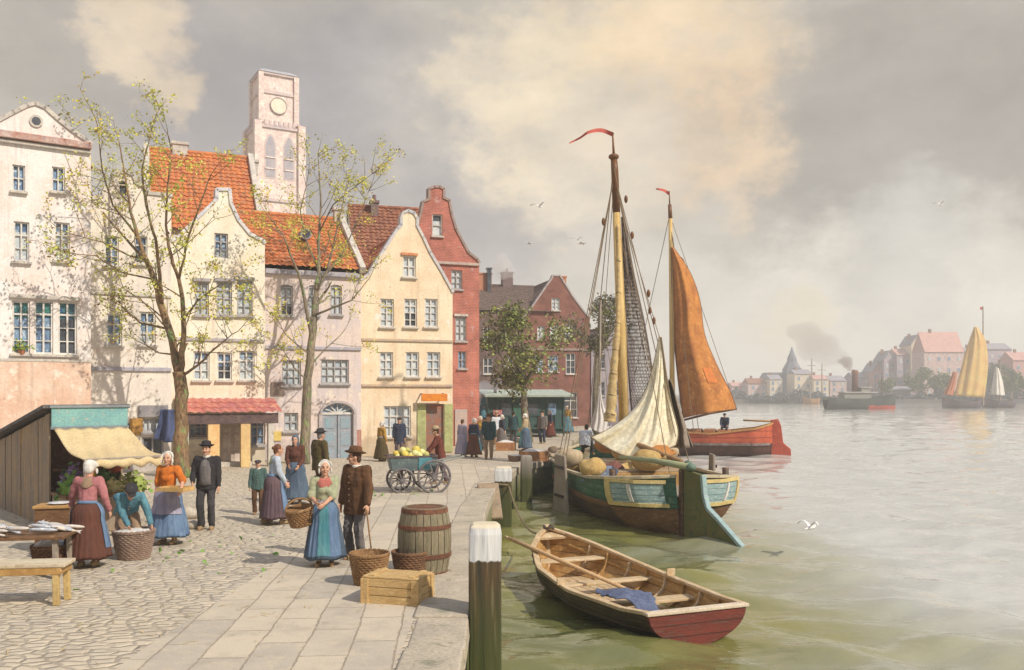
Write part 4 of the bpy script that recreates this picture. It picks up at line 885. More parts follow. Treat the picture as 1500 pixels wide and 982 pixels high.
class Hull:
    """lofted hull; local x to starboard, y to the bow, z over the water"""
    def __init__(s, L, st): s.L = L; s.st = st            # stations (t, half breadth, gunwale z, keel z, fullness)
    def at(s, t):
        st = s.st
        for a, b in zip(st[:-1], st[1:]):
            if t <= b[0]+1e-9:
                f = (t-a[0])/(b[0]-a[0]); f = f*f*(3-2*f)*.35+f*.65; return [a[i]+(b[i]-a[i])*f for i in range(5)]
        return list(st[-1])
    def pt(s, t, q, side, inset=0, zmin=None):
        _, b, g, k, p = s.at(t); x = max(b-inset, .01)*(1-(1-q)**p); z = k+inset*.8+(g-k-inset*.8)*q**1.25
        return Vector((side*x, t*s.L, z))
    def q_at(s, t, z):
        _, b, g, k, p = s.at(t); return max(0, min(1, (z-k)/(g-k)))**(1/1.25)
    def skin(s, mb, nt=36, nq=14, inset=0, mi=lambda z, t: 0, t0=0, t1=1):
        for side in (-1, 1):
            base = len(mb.v); 
            for i in range(nt+1):
                for j in range(nq+1): mb.v.append(tuple(s.pt(t0+(t1-t0)*i/nt, j/nq, side, inset)))
            w = nq+1
            for i in range(nt):
                for j in range(nq):
                    f = (base+i*w+j, base+(i+1)*w+j, base+(i+1)*w+j+1, base+i*w+j+1)
                    zc = sum(mb.v[k][2] for k in f)/4; mb.f.append(f if side > 0 else f[::-1]); mb.m.append(mi(zc, t0+(t1-t0)*(i+.5)/nt))
    def strip(s, mb, t0, t1, z0, z1, side, out=.03, n=24, mi=0, m=3, rel=False):
        """plank laid on the hull between the heights z0 and z1 (over the water, or under the gunwale when rel)"""
        def fn(a, b):
            t = t0+(t1-t0)*a; g = s.at(t)[2]; zz = (g+z0+(z1-z0)*b) if rel else z0+(z1-z0)*b; p = s.pt(t, s.q_at(t, zz), side); p.z = zz
            e = .01; q = s.pt(min(t+e, 1), s.q_at(min(t+e, 1), zz), side)-s.pt(max(t-e, 0), s.q_at(max(t-e, 0), zz), side); nn = Vector((q.y, -q.x, 0)); nn = nn.normalized() if nn.length > 1e-6 else Vector((side, 0, 0))
            if nn.x*side < 0: nn = -nn
            return p+nn*out
        mb.grid(fn, n, m, mi)
    def rail(s, mb, w, h, side, t0=0, t1=1, dz=0, n=36, inset=0, seg=4):
        for i in range(n):
            a = s.pt(t0+(t1-t0)*i/n, 1, side, inset); b = s.pt(t0+(t1-t0)*(i+1)/n, 1, side, inset); a.z = s.at(t0+(t1-t0)*i/n)[2]+dz; b.z = s.at(t0+(t1-t0)*(i+1)/n)[2]+dz
            d = (b-a).normalized()*.01; mb.beam(a-d, b+d, w, h)
    def floor(s, mb, z, t0, t1, inset=.05, n=20, mi=0):
        L_ = []; Rr = []
        for i in range(n+1):
            t = t0+(t1-t0)*i/n; x = abs(s.pt(t, s.q_at(t, z), 1, inset).x); L_.append((-x, t*s.L, z)); Rr.append((x, t*s.L, z))
        o = len(mb.v); mb.v += L_+Rr
        for i in range(n): mb.f.append((o+i, o+i+1, o+n+1+i+1, o+n+1+i)); mb.m.append(mi)

def frame(root):      # world point -> the thing's own axes
    M = (Matrix.Translation(root.location) @ Matrix.Rotation(root.rotation_euler.z, 4, 'Z')).inverted(); return lambda v: M @ Vector(v)
def sail_mesh(lf, rf, nu, nv, billow, seed=1):
    """lf(t), rf(t): world-space left and right edge, t from top to foot; billow(s, t) metres toward +y"""
    mb = MB(); rr = random.Random(seed)
    def fn(s, t):
        a = lf(t); b = rf(t); p = a.lerp(b, s); p = p+Vector((0, billow(s, t), 0)); return p
    mb.grid(fn, nu, nv); return mb
def poly(pts):
    def f(t):
        n = len(pts)-1; x = min(max(t, 0), .99999)*n; i = int(x); q = x-i
        a = pts[max(i-1, 0)]; b = pts[i]; c = pts[i+1]; d = pts[min(i+2, n)]
        return tuple(.5*((2*b[k])+(-a[k]+c[k])*q+(2*a[k]-5*b[k]+4*c[k]-d[k])*q*q+(-a[k]+3*b[k]-3*c[k]+d[k])*q**3) for k in range(len(b)))
    return f
def rope(mb, a, b, r=.014, sag=0, n=8):
    a = Vector(a); b = Vector(b); mb.tube([a.lerp(b, i/n)-Vector((0, 0, sag*4*(i/n)*(1-i/n))) for i in range(n+1)], r, 5)

# --- big green barge, stern toward us
def barge():
    root = thing('sailing_barge', 'green sailing barge with light blue stern panels, tall yellow mast and lowered cream sail', 'sailing barge', (4.85, 25.1, WL), .125, 'boats on the river'); tl = frame(root)
    H = Hull(13.2, [(0, .22, 1.62, .12, 1.6), (.03, 1.35, 1.56, -.1, 2.0), (.08, 1.95, 1.50, -.4, 2.4), (.2, 2.2, 1.38, -.6, 2.8), (.45, 2.3, 1.32, -.6, 3.0), (.75, 2.05, 1.38, -.6, 2.8), (.92, 1.35, 1.55, -.4, 2.4), (1, .15, 1.8, .1, 1.8)])
    mb = MB(); H.skin(mb, 48, 18, mi=lambda z, t: 1 if z > .72 else 0); hull = mb.build('hull', [W_DARK, W_GREEN], root, smooth=True)
    mb = MB(); [H.strip(mb, .09, .99, .66, .80, s_, .05, 40) for s_ in (-1, 1)]; mb.build('wale', W_BROWN, hull, solid=.06)
    mb = MB(); [H.strip(mb, .001, .09, -.15, .70, s_, .025, 14) for s_ in (-1, 1)]; mb.build('stern_planking', W_BROWN, hull, solid=.03)
    mb = MB(); [H.rail(mb, .16, .09, s_, .0, 1, .03, 44) for s_ in (-1, 1)]; mb.build('gunwale', mat('rail_grey', (.42, .36, .27), (.55, .47, .30), (.3, .25, .2), scale=4), root, bevel=.015)
    for s_ in (-1, 1):
        mb = MB(); H.strip(mb, .010, .072, .84, 1.46, s_, .06, 16, m=6); p = mb.build('stern_panel', W_LBLUE, root, solid=.03)
        mb = MB(); H.strip(mb, .008, .076, .76, .86, s_, .085, 16); H.strip(mb, .008, .076, 1.43, 1.53, s_, .085, 16); H.strip(mb, .071, .082, .76, 1.53, s_, .085, 4); mb.build('panel_frame', W_YEL, p, solid=.05)
    for k in (-1, 1):
        mb = MB(); H.strip(mb, .036, .042, .9, 1.4, 1 if k > 0 else -1, .1, 3); mb.build('panel_post', WHITE, root, solid=.04)
    mb = MB(); mb.beam((0, -.06, -.3), (0, -.06, 1.85), .26, .26, up=(1, 0, 0)); mb.build('sternpost', W_DARK, root, bevel=.03)
    # deck, coaming, hold
    mb = MB(); H.floor(mb, 1.02, .03, .97, .06); mb.build('deck', W_GREY, root)
    mb = MB()
    for x in (-1.15, 1.15): mb.box((x, 6.2, 1.22), (.1, 5.6, .46))
    for y in (3.4, 9.0): mb.box((0, y, 1.22), (2.3, .1, .46))
    mb.build('hatch_coaming', W_OCHRE, root, bevel=.02); mb = MB(); [mb.box((0, 3.75+.62*k, 1.47), (2.5, .6, .05), rz=random.Random(k).uniform(-.02, .02)) for k in range(9)]; mb.build('hatch_cover', mat('hatch_boards', (.40, .29, .17), (.30, .21, .13), (.5, .4, .25), scale=3), root, bevel=.015)
    # rudder swung a little to starboard
    M = Matrix.Translation((0, -.18, 0)) @ Matrix.Rotation(R(26), 4, 'Z'); T = lambda x, y, z: M @ Vector((y, -x, z))
    out = [(0, -.35), (2.25, -.35), (2.2, -.12), (1.75, .22), (1.2, .62), (.85, .85), (.72, 1.2), (.66, 1.75), (0, 1.85)]
    mb = MB(); mb.prism(out, -.07, .07, T=T); rud = mb.build('rudder', RUDG, root, bevel=.02)
    mb = MB(); ed = out[1:8]
    for a, b in zip(ed[:-1], ed[1:]): mb.beam(T(a[0]+.02, 0, a[1]), T(b[0]+.02, 0, b[1]), .17, .09, up=T(1, 0, .0)-T(0, 0, 0))
    mb.build('rudder_edge', mat('edge_blue', (.32, .43, .43), (.24, .35, .36), (.44, .51, .49), rough=.55, scale=4), rud, bevel=.015)
    mb = MB(); mb.ell(T(.18, 0, 1.93), (.16, .26, .12)); mb.ell(T(.10, 0, 2.04), (.09, .13, .08)); mb.build('rudder_head', mat('head_green', (.10, .16, .12), (.15, .22, .17), (.3, .34, .27), scale=5), rud, smooth=True)
    mb = MB(); mb.tube([(0, -.4, 1.95), (-.5, 1.2, 2.0), (-1.1, 3.0, 1.98)], [.1, .085, .06], 8); mb.build('tiller', mat('tiller_green', (.28, .34, .2), (.36, .36, .2)), rud, smooth=True)
    # leeboards
    for s_ in (-1, 1):
        b = H.pt(.42, 1, s_); ol = [(-.42, .85), (.42, .85), (.62, -.2), (.75, -1.25), (.45, -1.6), (-.5, -1.55), (-.75, -1.2), (-.6, -.2)]
        mb = MB(); mb.prism(ol, 0, .1, T=lambda x, y, z: Vector((b.x+s_*(.16+y*.9+.17*(x+.75)), b.y-.6+x*.93-s_*0, b.z+z-.25))); lb = mb.build('leeboard', W_GREY, root, bevel=.03)
        
        for zz in (.2, -.75): mb = MB(); mb.beam((b.x+s_*(.29+.17*.3), b.y-.6-.42, b.z+zz), (b.x+s_*(.29+.17*1.15), b.y-.6+.37, b.z+zz), .04, .09); mb.build('iron_band', mat('iron', (.05, .05, .055), rough=.5, metal=.5), lb)
    # mast
    my = 7.6; Mw = lambda px, py, dy=0: tl(P(px, py, 33.0+dy)); foot = Mw(916, 650); foot.z = 1.0
    top = Mw(897.5, 196); sh = Mw(903, 312); mid = Mw(910, 480)
    mb = MB(); mb.tube([foot, mid, sh], [.19, .185, .14], 14); mast = mb.build('mast', MASTW, root, smooth=True)
    mb = MB(); mb.tube([sh-(sh-Mw(901.5, 290)).normalized()*0, Mw(900.5, 250), Mw(899.3, 232)], [.142, .135, .12], 12); mb.tube([Mw(899.3, 232), top], [.055, .028], 8); mb.build('topmast', MASTB, mast, smooth=True)
    mb = MB(); mb.ell(Mw(899, 230), (.2, .2, .12)); mb.ell(top, (.05, .05, .06)); mb.build('mast_cap', MASTB, mast, smooth=True)
    # pennant
    pl = poly([(897, 197), (880, 191), (862, 194), (850, 202), (834, 210)]); mb = MB()
    mb.grid(lambda a, b: Mw(pl(a)[0], pl(a)[1]+(b-.5)*(7-5*a), .25*math.sin(a*9)), 24, 2); mb.build('pennant', PENN, mast, recalc=False, solid=.01)
    # furled sail along the mast
    ff = poly([(905, 330), (906, 400), (905, 470), (900, 530), (896, 580), (893, 618)]); rr = random.Random(8); pts = []; rad = []
    for i in range(40):
        a = i/39; x, y = ff(a); pts.append(Mw(x, y, -.22)); rad.append((.05+.17*a**1.3)*(1+rr.uniform(-.12, .12)))
    mb = MB(); mb.tube(pts, rad, 12, wob=.14, rnd=rr); mb.build('furled_sail', SAILG, root, smooth=True)
    mb = MB()
    for i in range(6, 39, 5): mb.tube([pts[i]+Vector((rad[i]*1.02*math.cos(a), rad[i]*1.02*math.sin(a), .03*math.sin(a*2))) for a in [k*math.pi/6 for k in range(13)]], .016, 5)
    mb.build('gasket', ROPE, root)
    # hanging net beside the mast
    la = poly([(911, 318), (914, 400), (917, 480), (922, 560), (926, 610)]); ra = poly([(914, 318), (928, 400), (945, 480), (958, 560), (966, 612)]); mb = MB()
    def npt(s, t):
        a = la(t); b = ra(t); return Mw(a[0]+(b[0]-a[0])*s, a[1]+(b[1]-a[1])*s, .3+.35*math.sin(s*7+t*9)*t+.2*math.sin(s*13))
    nu, nv = 16, 60
    for k in range(nu+1):
        for sg in (-1, 1):
            pp = []
            for j in range(nv+1):
                s = (k+sg*(j % 2)*.5)/nu; pp.append(npt(min(max(s, 0), 1), j/nv))
            mb.tube(pp, .014, 3, cap=False)
    for e in (0, 1): mb.tube([npt(e, j/40) for j in range(41)], .035, 5)
    mb.build('hanging_net', NETM, root)
    # lowered cream sail
    Sw = lambda px, py, Y=30.2: tl(P(px, py, Y)); L1 = poly([(966, 492), (957, 535), (944, 575), (922, 606), (893, 628), (866, 641)]); R1 = poly([(968, 494), (973, 530), (978, 565), (985, 600), (993, 632), (990, 652)])
    def sf(s, t):
        a = L1(t); b = R1(t); belly = 30*math.sin(math.pi*s)*t**3; x = a[0]+(b[0]-a[0])*s; y = a[1]+(b[1]-a[1])*s+belly*.8
        dep = -.55*math.sin(math.pi*min(1, s*1.1))*t+.10*math.sin(s*21+t*5)*t+.05*math.sin(s*43+2*t)*t; return Sw(x, y, 30.2+dep+(1-s)*.2)
    mb = MB(); mb.grid(sf, 60, 44); mb.build('cream_sail', SAILW, root, smooth=True, recalc=False, solid=.02)
    mb = MB(); mb.tube([sf(1, j/30) for j in range(31)], .035, 6); mb.tube([sf(i/40, 1) for i in range(41)], .03, 6); mb.tube([sf(0, j/30) for j in range(31)], .02, 6); mb.build('bolt_rope', ROPE, root)
    # brown grey stowed canvas under the sail
    mb = MB(); rr = random.Random(3)
    mb.grid(lambda s, t: Sw(974+s*(8+26*t)+t*10*(s-.3), 556+t*100, 30.9+.30*math.sin(s*11+t*3)+.16*math.sin(s*23+t*6)+.07*math.sin(s*41)), 26, 20); mb.build('stowed_canvas', mat('grey_brown_canvas', (.30, .24, .18), (.22, .18, .15), (.42, .34, .24), rough=.9, scale=2.5), root, smooth=True, recalc=False, solid=.03)
    # spars on deck
    mb = MB(); mb.tube([tl(P(872, 640, 31.5)), tl(P(935, 652, 30)), tl(P(998, 676, 27.2))], [.08, .1, .07], 9); mb.build('boom', mat('boom_brown', (.36, .22, .10), (.26, .15, .07)), root, smooth=True)
    # rigging
    mb = MB(); mh = Mw(900, 255); ct = Mw(899, 240)
    for s_ in (-1, 1):
        for yy in (6.2, 7.0, 8.2):
            e = H.pt(yy/13.2, 1, s_); rope(mb, mh, e, .016)
    rope(mb, ct, tl(P(982, 700, 26)), .015, .1); rope(mb, ct, (0, 13.0, 2.3), .018); rope(mb, Mw(900, 270), tl(P(966, 494, 30.2)), .014, .05); rope(mb, Mw(901, 262), tl(P(990, 640, 29.5)), .014)
    rope(mb, Mw(906, 330), Mw(960, 600, .3), .016, -.1); rope(mb, mh, Mw(878, 560, 3), .013, .1); mb.build('rigging', ROPE, root)
    mb = MB()
    for px, py in ((917, 292), (884, 325), (926, 345), (950, 430)): mb.ell(Mw(px, py, .2), (.07, .07, .15))
    for px, py in ((952, 455), (958, 470)): mb.ell(tl(P(px, py, 30.4)), (.06, .06, .13))
    mb.build('block', MASTB, root, smooth=True)
    # small carved knobs and bollards at the stern
    for s_ in (-1, 1): mb = MB(); mb.tube([H.pt(.1, 1, s_, .25)-Vector((0, 0, .5)), H.pt(.1, 1, s_, .25)+Vector((0, 0, .28))], [.09, .1], 9); mb.build('bollard', W_DARK, root, smooth=True)
    return root, tl, H
BARGE, BTL, BH = barge()

def sack(label, loc, r, m, seed, rz=0, group='sacks on the green barge'):
    rr = random.Random(seed); t = thing('sack', label, 'sack', loc, rz, group); mb = MB(); mb.ell((0, 0, r[2]*.92), r, nu=18, nv=12)
    for i, v in enumerate(mb.v):
        n = noise.noise(Vector(v)*3.2+Vector((seed, 0, 0))); v = Vector(v); s = 1+.22*n; mb.v[i] = (v.x*s, v.y*s, max(.0, v.z*(1+.18*n)))
    o = mb.build('bag', m, t, smooth=True, subsurf=1); mb = MB(); mb.tube([(r[0]*.85, 0, r[2]*1.0), (r[0]*1.08, .03, r[2]*1.12), (r[0]*1.3, .05, r[2]*1.25)], [.10, .05, .11], 9, wob=.15, rnd=rr); mb.build('tied_neck', m, t, smooth=True); return t
def on_barge(px, py, z):
    Y = (EYE-(WL+z))*F/(py-HZ); return Vector(((px-750)/F*Y, Y, WL+z))
SK = [mat('sack_ochre', (.55, .38, .15), (.44, .28, .10), (.62, .48, .24), rough=.95, scale=5, bump=.4), mat('sack_tan', (.50, .40, .27), (.40, .31, .2), (.6, .5, .35), rough=.95, scale=5, bump=.4), mat('sack_rust', (.48, .21, .06), (.38, .16, .05), rough=.95, scale=5, bump=.4), mat('tarp_blue', (.18, .22, .30), (.12, .15, .22), (.28, .31, .36), rough=.85, scale=3, bump=.4), mat('tarp_wine', (.20, .08, .06), (.14, .06, .05), rough=.9, scale=4)]
for i, (lab, px, py, z, r, m) in enumerate((
    ('ochre sack on the barge deck nearest the leeboard', 838, 692, 1.02, (.55, .45, .30), 0), ('rust orange sack slumped under the cream sail', 935, 672, 1.5, (.62, .5, .42), 2), ('rust brown bundle beside the sitting man in the blue shirt', 890, 664, 1.5, (.6, .4, .34), 2),
    ('pale tan sack behind the tiller on the barge', 975, 676, 1.5, (.55, .45, .36), 1), ('ochre sack heaped on the barge hatch in front of the mast', 912, 674, 1.5, (.5, .4, .33), 0), ('tan sack at the rear end of the barge hatch', 930, 686, 1.02, (.5, .42, .32), 1), ('yellow sack leaning on the barge rail behind the light blue panel', 915, 706, 1.02, (.42, .4, .34), 0),
    ('tan rolled bag by the left stern panel rail', 950, 706, 1.02, (.4, .36, .3), 1), ('dark wine red bundle beside the blue tarpaulin', 898, 708, 1.02, (.45, .4, .36), 4), ('large ochre sack on top of the hatch left of the tiller', 948, 690, 1.5, (.6, .45, .36), 0), ('rust sack at the right side of the barge hatch under the boom', 965, 684, 1.5, (.5, .42, .38), 2), ('pale yellow sack beside the left rail in front of the blue tarpaulin', 868, 700, 1.35, (.5, .42, .32), 0), ('tan sack by the left rail behind the blue tarpaulin', 832, 684, 1.25, (.55, .42, .36), 1))): sack(lab, on_barge(px, py, z), r, SK[m], i+1, i*1.3)
def tarp(name, label, cat, corners, m, amp, seed, group=None, solid=.02, nu=22, nv=18):
    a, b, c, d = [Vector(q) for q in corners]; o = (a+b+c+d)/4; t = MB()
    def fn(s, u):
        p = a.lerp(b, s).lerp(d.lerp(c, s), u)-o; n = noise.noise(Vector((p.x*2.2+seed, p.y*2.2, seed)))+.5*noise.noise(Vector((p.x*5, p.y*5+seed, 1))); return p+Vector((.1*n, .05*n, amp*n+amp*1.4*math.sin(math.pi*s)*math.sin(math.pi*u)))
    t.grid(fn, nu, nv); ob = t.build(name, m, None, smooth=True, recalc=False, solid=solid); ob.location = o; return tag(ob, label, cat, group)
tarp('tarpaulin', 'blue grey tarpaulin spread over the cargo of the green barge', 'tarpaulin', (on_barge(852, 704, 1.25), on_barge(893, 712, 1.2), on_barge(908, 688, 1.6), on_barge(866, 684, 1.6)), SK[3], .16, 3)

# --- wooden rowing boat in front
def rowboat():
    st = Vector((2.95, 14.15, WL)); bow = Vector((.78, 19.6, WL)); d = bow-st; L_ = d.length; rz = math.atan2(-d.x, d.y)
    root = thing('rowing_boat', 'open wooden rowing boat with a dark red transom and ochre planked inside', 'rowing boat', st, rz, 'boats on the river')
    H = Hull(L_, [(0, .90, .54, -.05, 2.2), (.12, 1.02, .48, -.12, 2.5), (.4, 1.17, .45, -.16, 2.8), (.65, 1.08, .54, -.15, 2.6), (.85, .74, .74, -.1, 2.1), (.95, .36, .90, .0, 1.8), (1, .05, 1.0, .15, 1.6)])
    hullm = mat('hull_black_brown', (.05, .038, .026), (.09, .065, .035), (.03, .028, .025), rough=.5, seam=.15, scale=3, stretch=(1, .3, 2), spec=.4)
    mb = MB(); H.skin(mb, 44, 16); hull = mb.build('hull', hullm, root, smooth=True)
    mb = MB(); H.skin(mb, 44, 16, .05); mb.build('inner_planking', mat('inner_ochre', (.50, .30, .11), (.37, .20, .07), (.60, .42, .20), rough=.6, scale=3, stretch=(2.5, .4, 2.5), bump=.3, seam=.14), root, smooth=True)
    mb = MB()
    for zz in (-.13, -.26): [H.strip(mb, .0, .985, zz-.012, zz+.012, s_, .012, 36, rel=True, m=1) for s_ in (-1, 1)]
    mb.build('strake_line', hullm, hull, solid=.02)
    mb = MB(); [H.rail(mb, .115, .06, s_, 0, 1, .02, 44, .02) for s_ in (-1, 1)]; mb.build('gunwale', W_PALE, root, bevel=.012)
    
    for s_ in (-1, 1): mb = MB(); H.rail(mb, .05, .05, s_, .05, .93, -.19, 34, .09); mb.build('seat_riser', W_OCHRE, root)
    # transom
    pts = [(H.pt(0, q/10, -1).x, H.pt(0, q/10, -1).z) for q in range(10, -1, -1)]+[(H.pt(0, q/10, 1).x, H.pt(0, q/10, 1).z) for q in range(1, 11)]; ptt = [(x*1.01, z) for x, z in pts]
    mb = MB(); mb.prism(ptt, -.05, .04); tm = mb.build('transom', mat('oxblood_paint', (.19, .035, .024), (.13, .03, .022), (.13, .06, .045), rough=.6, scale=3, seam=.19, p3=.56, stretch=(.4, 1, 2.5), spec=.4), root, bevel=.01)
    mb = MB(); mb.box((0, .0, .555), (1.90, .16, .055)); mb.build('transom_cap', mat('cap_pale', (.68, .58, .46), (.56, .46, .34)), tm, bevel=.012)
    # floor, ribs, thwarts
    mb = MB()
    for k in range(7):
        x0 = -.63+k*.18; 
        for i in range(24):
            t0 = .05+.8*i/24; t1 = .05+.8*(i+1)/24; wmax = abs(H.pt((t0+t1)/2, H.q_at((t0+t1)/2, .09), 1, .05).x)
            if abs(x0+.09) < wmax: mb.box((x0+.09, (t0+t1)/2*L_, .09), (.165, .8/24*L_+.002, .03))
    mb.build('floor_board', W_PALE, root)
    for k, t in enumerate((.13, .24, .35, .46, .565, .67, .77, .86)):
        for s_ in (-1, 1):
            pp = [H.pt(t, q, s_, .075) for q in [.32+.66*i/8 for i in range(9)]]; mb = MB()
            for a, b in zip(pp[:-1], pp[1:]): mb.beam(a, b, .07, .055, up=(0, 1, 0))
            mb.build('rib', W_PALE if k % 2 else W_OCHRE, root, bevel=.008)
    for t, w in ((.30, .34), (.56, .26), (.80, .30)):
        z = H.at(t)[2]-.17; x = abs(H.pt(t, H.q_at(t, z), 1, .04).x); mb = MB(); mb.box((0, t*L_, z), (x*2, w, .045)); mb.build('thwart', mat('thwart_wood', (.60, .47, .30), (.5, .36, .2), (.66, .55, .4), rough=.65, scale=3, stretch=(.5, 2.5, 2.5)), root, bevel=.01)
    mb = MB(); z = .36; H.floor(mb, z, .02, .11, .04, 6); mb.build('stern_seat', W_PALE, root, solid=.04)
    mb = MB(); mb.beam((-.55, .2, .40), (-.30, 1.05, .3), .07, .05); mb.beam((.6, .25, .40), (.35, .95, .3), .07, .05); mb.build('stern_knee', W_PALE, root, bevel=.01)
    mb = MB(); q = H.pt(1, 1, 1); mb.beam((0, L_-.06, .1), (0, L_+.06, 1.09), .10, .13, up=(1, 0, 0)); mb.build('stem', W_PALE, root, bevel=.015)
    mb = MB(); mb.add([(-.33, L_*.945, .84), (.33, L_*.945, .84), (0, L_*.995, .93)], [(0, 1, 2)]); mb.build('breasthook', W_PALE, root, solid=.05)
    mb = MB(); mb.tube([(.04*math.cos(a)*2.4, L_-.08+.12*math.sin(a), 1.05+.02*math.sin(3*a)) for a in [k*.5 for k in range(26)]], .03, 6); mb.build('rope_coil', mat('dark_rope', (.12, .09, .06), (.08, .06, .05), bump=0), root)
    mb = MB()
    for s_ in (-1, 1): mb.beam(H.pt(.45, 1, s_)+Vector((0, 0, .04)), H.pt(.45, 1, s_)+Vector((0, 0, .17)), .035, .18, up=(1, 0, 0))
    mb.build('thole', W_PALE, root, bevel=.006)
    M = Matrix.Translation(st) @ Matrix.Rotation(rz, 4, 'Z'); return root, H, M
ROW, RH, RM = rowboat()
# oar laid over the left gunwale, blade toward the bow side
def oar():
    a = P(752, 781, 21.0); a.z = WL+.95; g = RM @ (RH.pt(.80, 1, -1)+Vector((0, 0, .10))); e = RM @ Vector((-.05, RH.L*.36, .42)); a = g+(g-e).normalized()*1.0
    t = thing('oar', 'long pale wooden oar laid over the rowing boat side', 'oar', e, 0); l = lambda p: Vector(p)-Vector(e); mb = MB()
    mb.tube([l(e), l(g), l(a)-(a-g).normalized()*.15], [.035, .045, .04], 10); s = mb.build('shaft', mat('oar_wood', (.60, .40, .22), (.52, .33, .17), rough=.6), t, smooth=True)
    mb = MB(); d = (Vector(e)-Vector(g)).normalized(); mb.beam(l(e)-d*.02, l(e)+d*.55, .15, .03); mb.build('blade', W_PALE, t, bevel=.01); mb = MB(); mb.tube([l(a)-(a-g).normalized()*.15, l(a)], [.028, .026], 8); mb.build('grip', W_PALE, t, smooth=True)
oar()
BLUEC = mat('blue_cloth', (.12, .15, .24), (.08, .10, .18), (.18, .21, .29), rough=.9, scale=5, bump=.4)
q = lambda x, y, z: RM @ Vector((x, RH.L*y, z))
tarp('blue_cloth', 'rumpled dark blue cloth thrown over the seat and side of the rowing boat', 'cloth', (q(-.95, .17, .56), q(-.30, .10, .36), q(.12, .29, .44), q(-.82, .34, .50)), BLUEC, .10, 9, nu=30, nv=26)
# mooring rope from the pile to the bow
mb = MB(); a = Vector((-.12, 26.0, .12)); b = RM @ Vector((0, RH.L, .96)); rope(mb, a, b, .022, .55, 18); mb.tube([Vector((-.3, 26, .1))+Vector((.3*math.cos(k*.5), .3*math.sin(k*.5), .02*math.sin(k))) for k in range(14)], .024, 6)
tag(mb.build('mooring_rope', ROPE, None), 'slack mooring rope from a white topped pile to the rowing boat bow', 'rope')

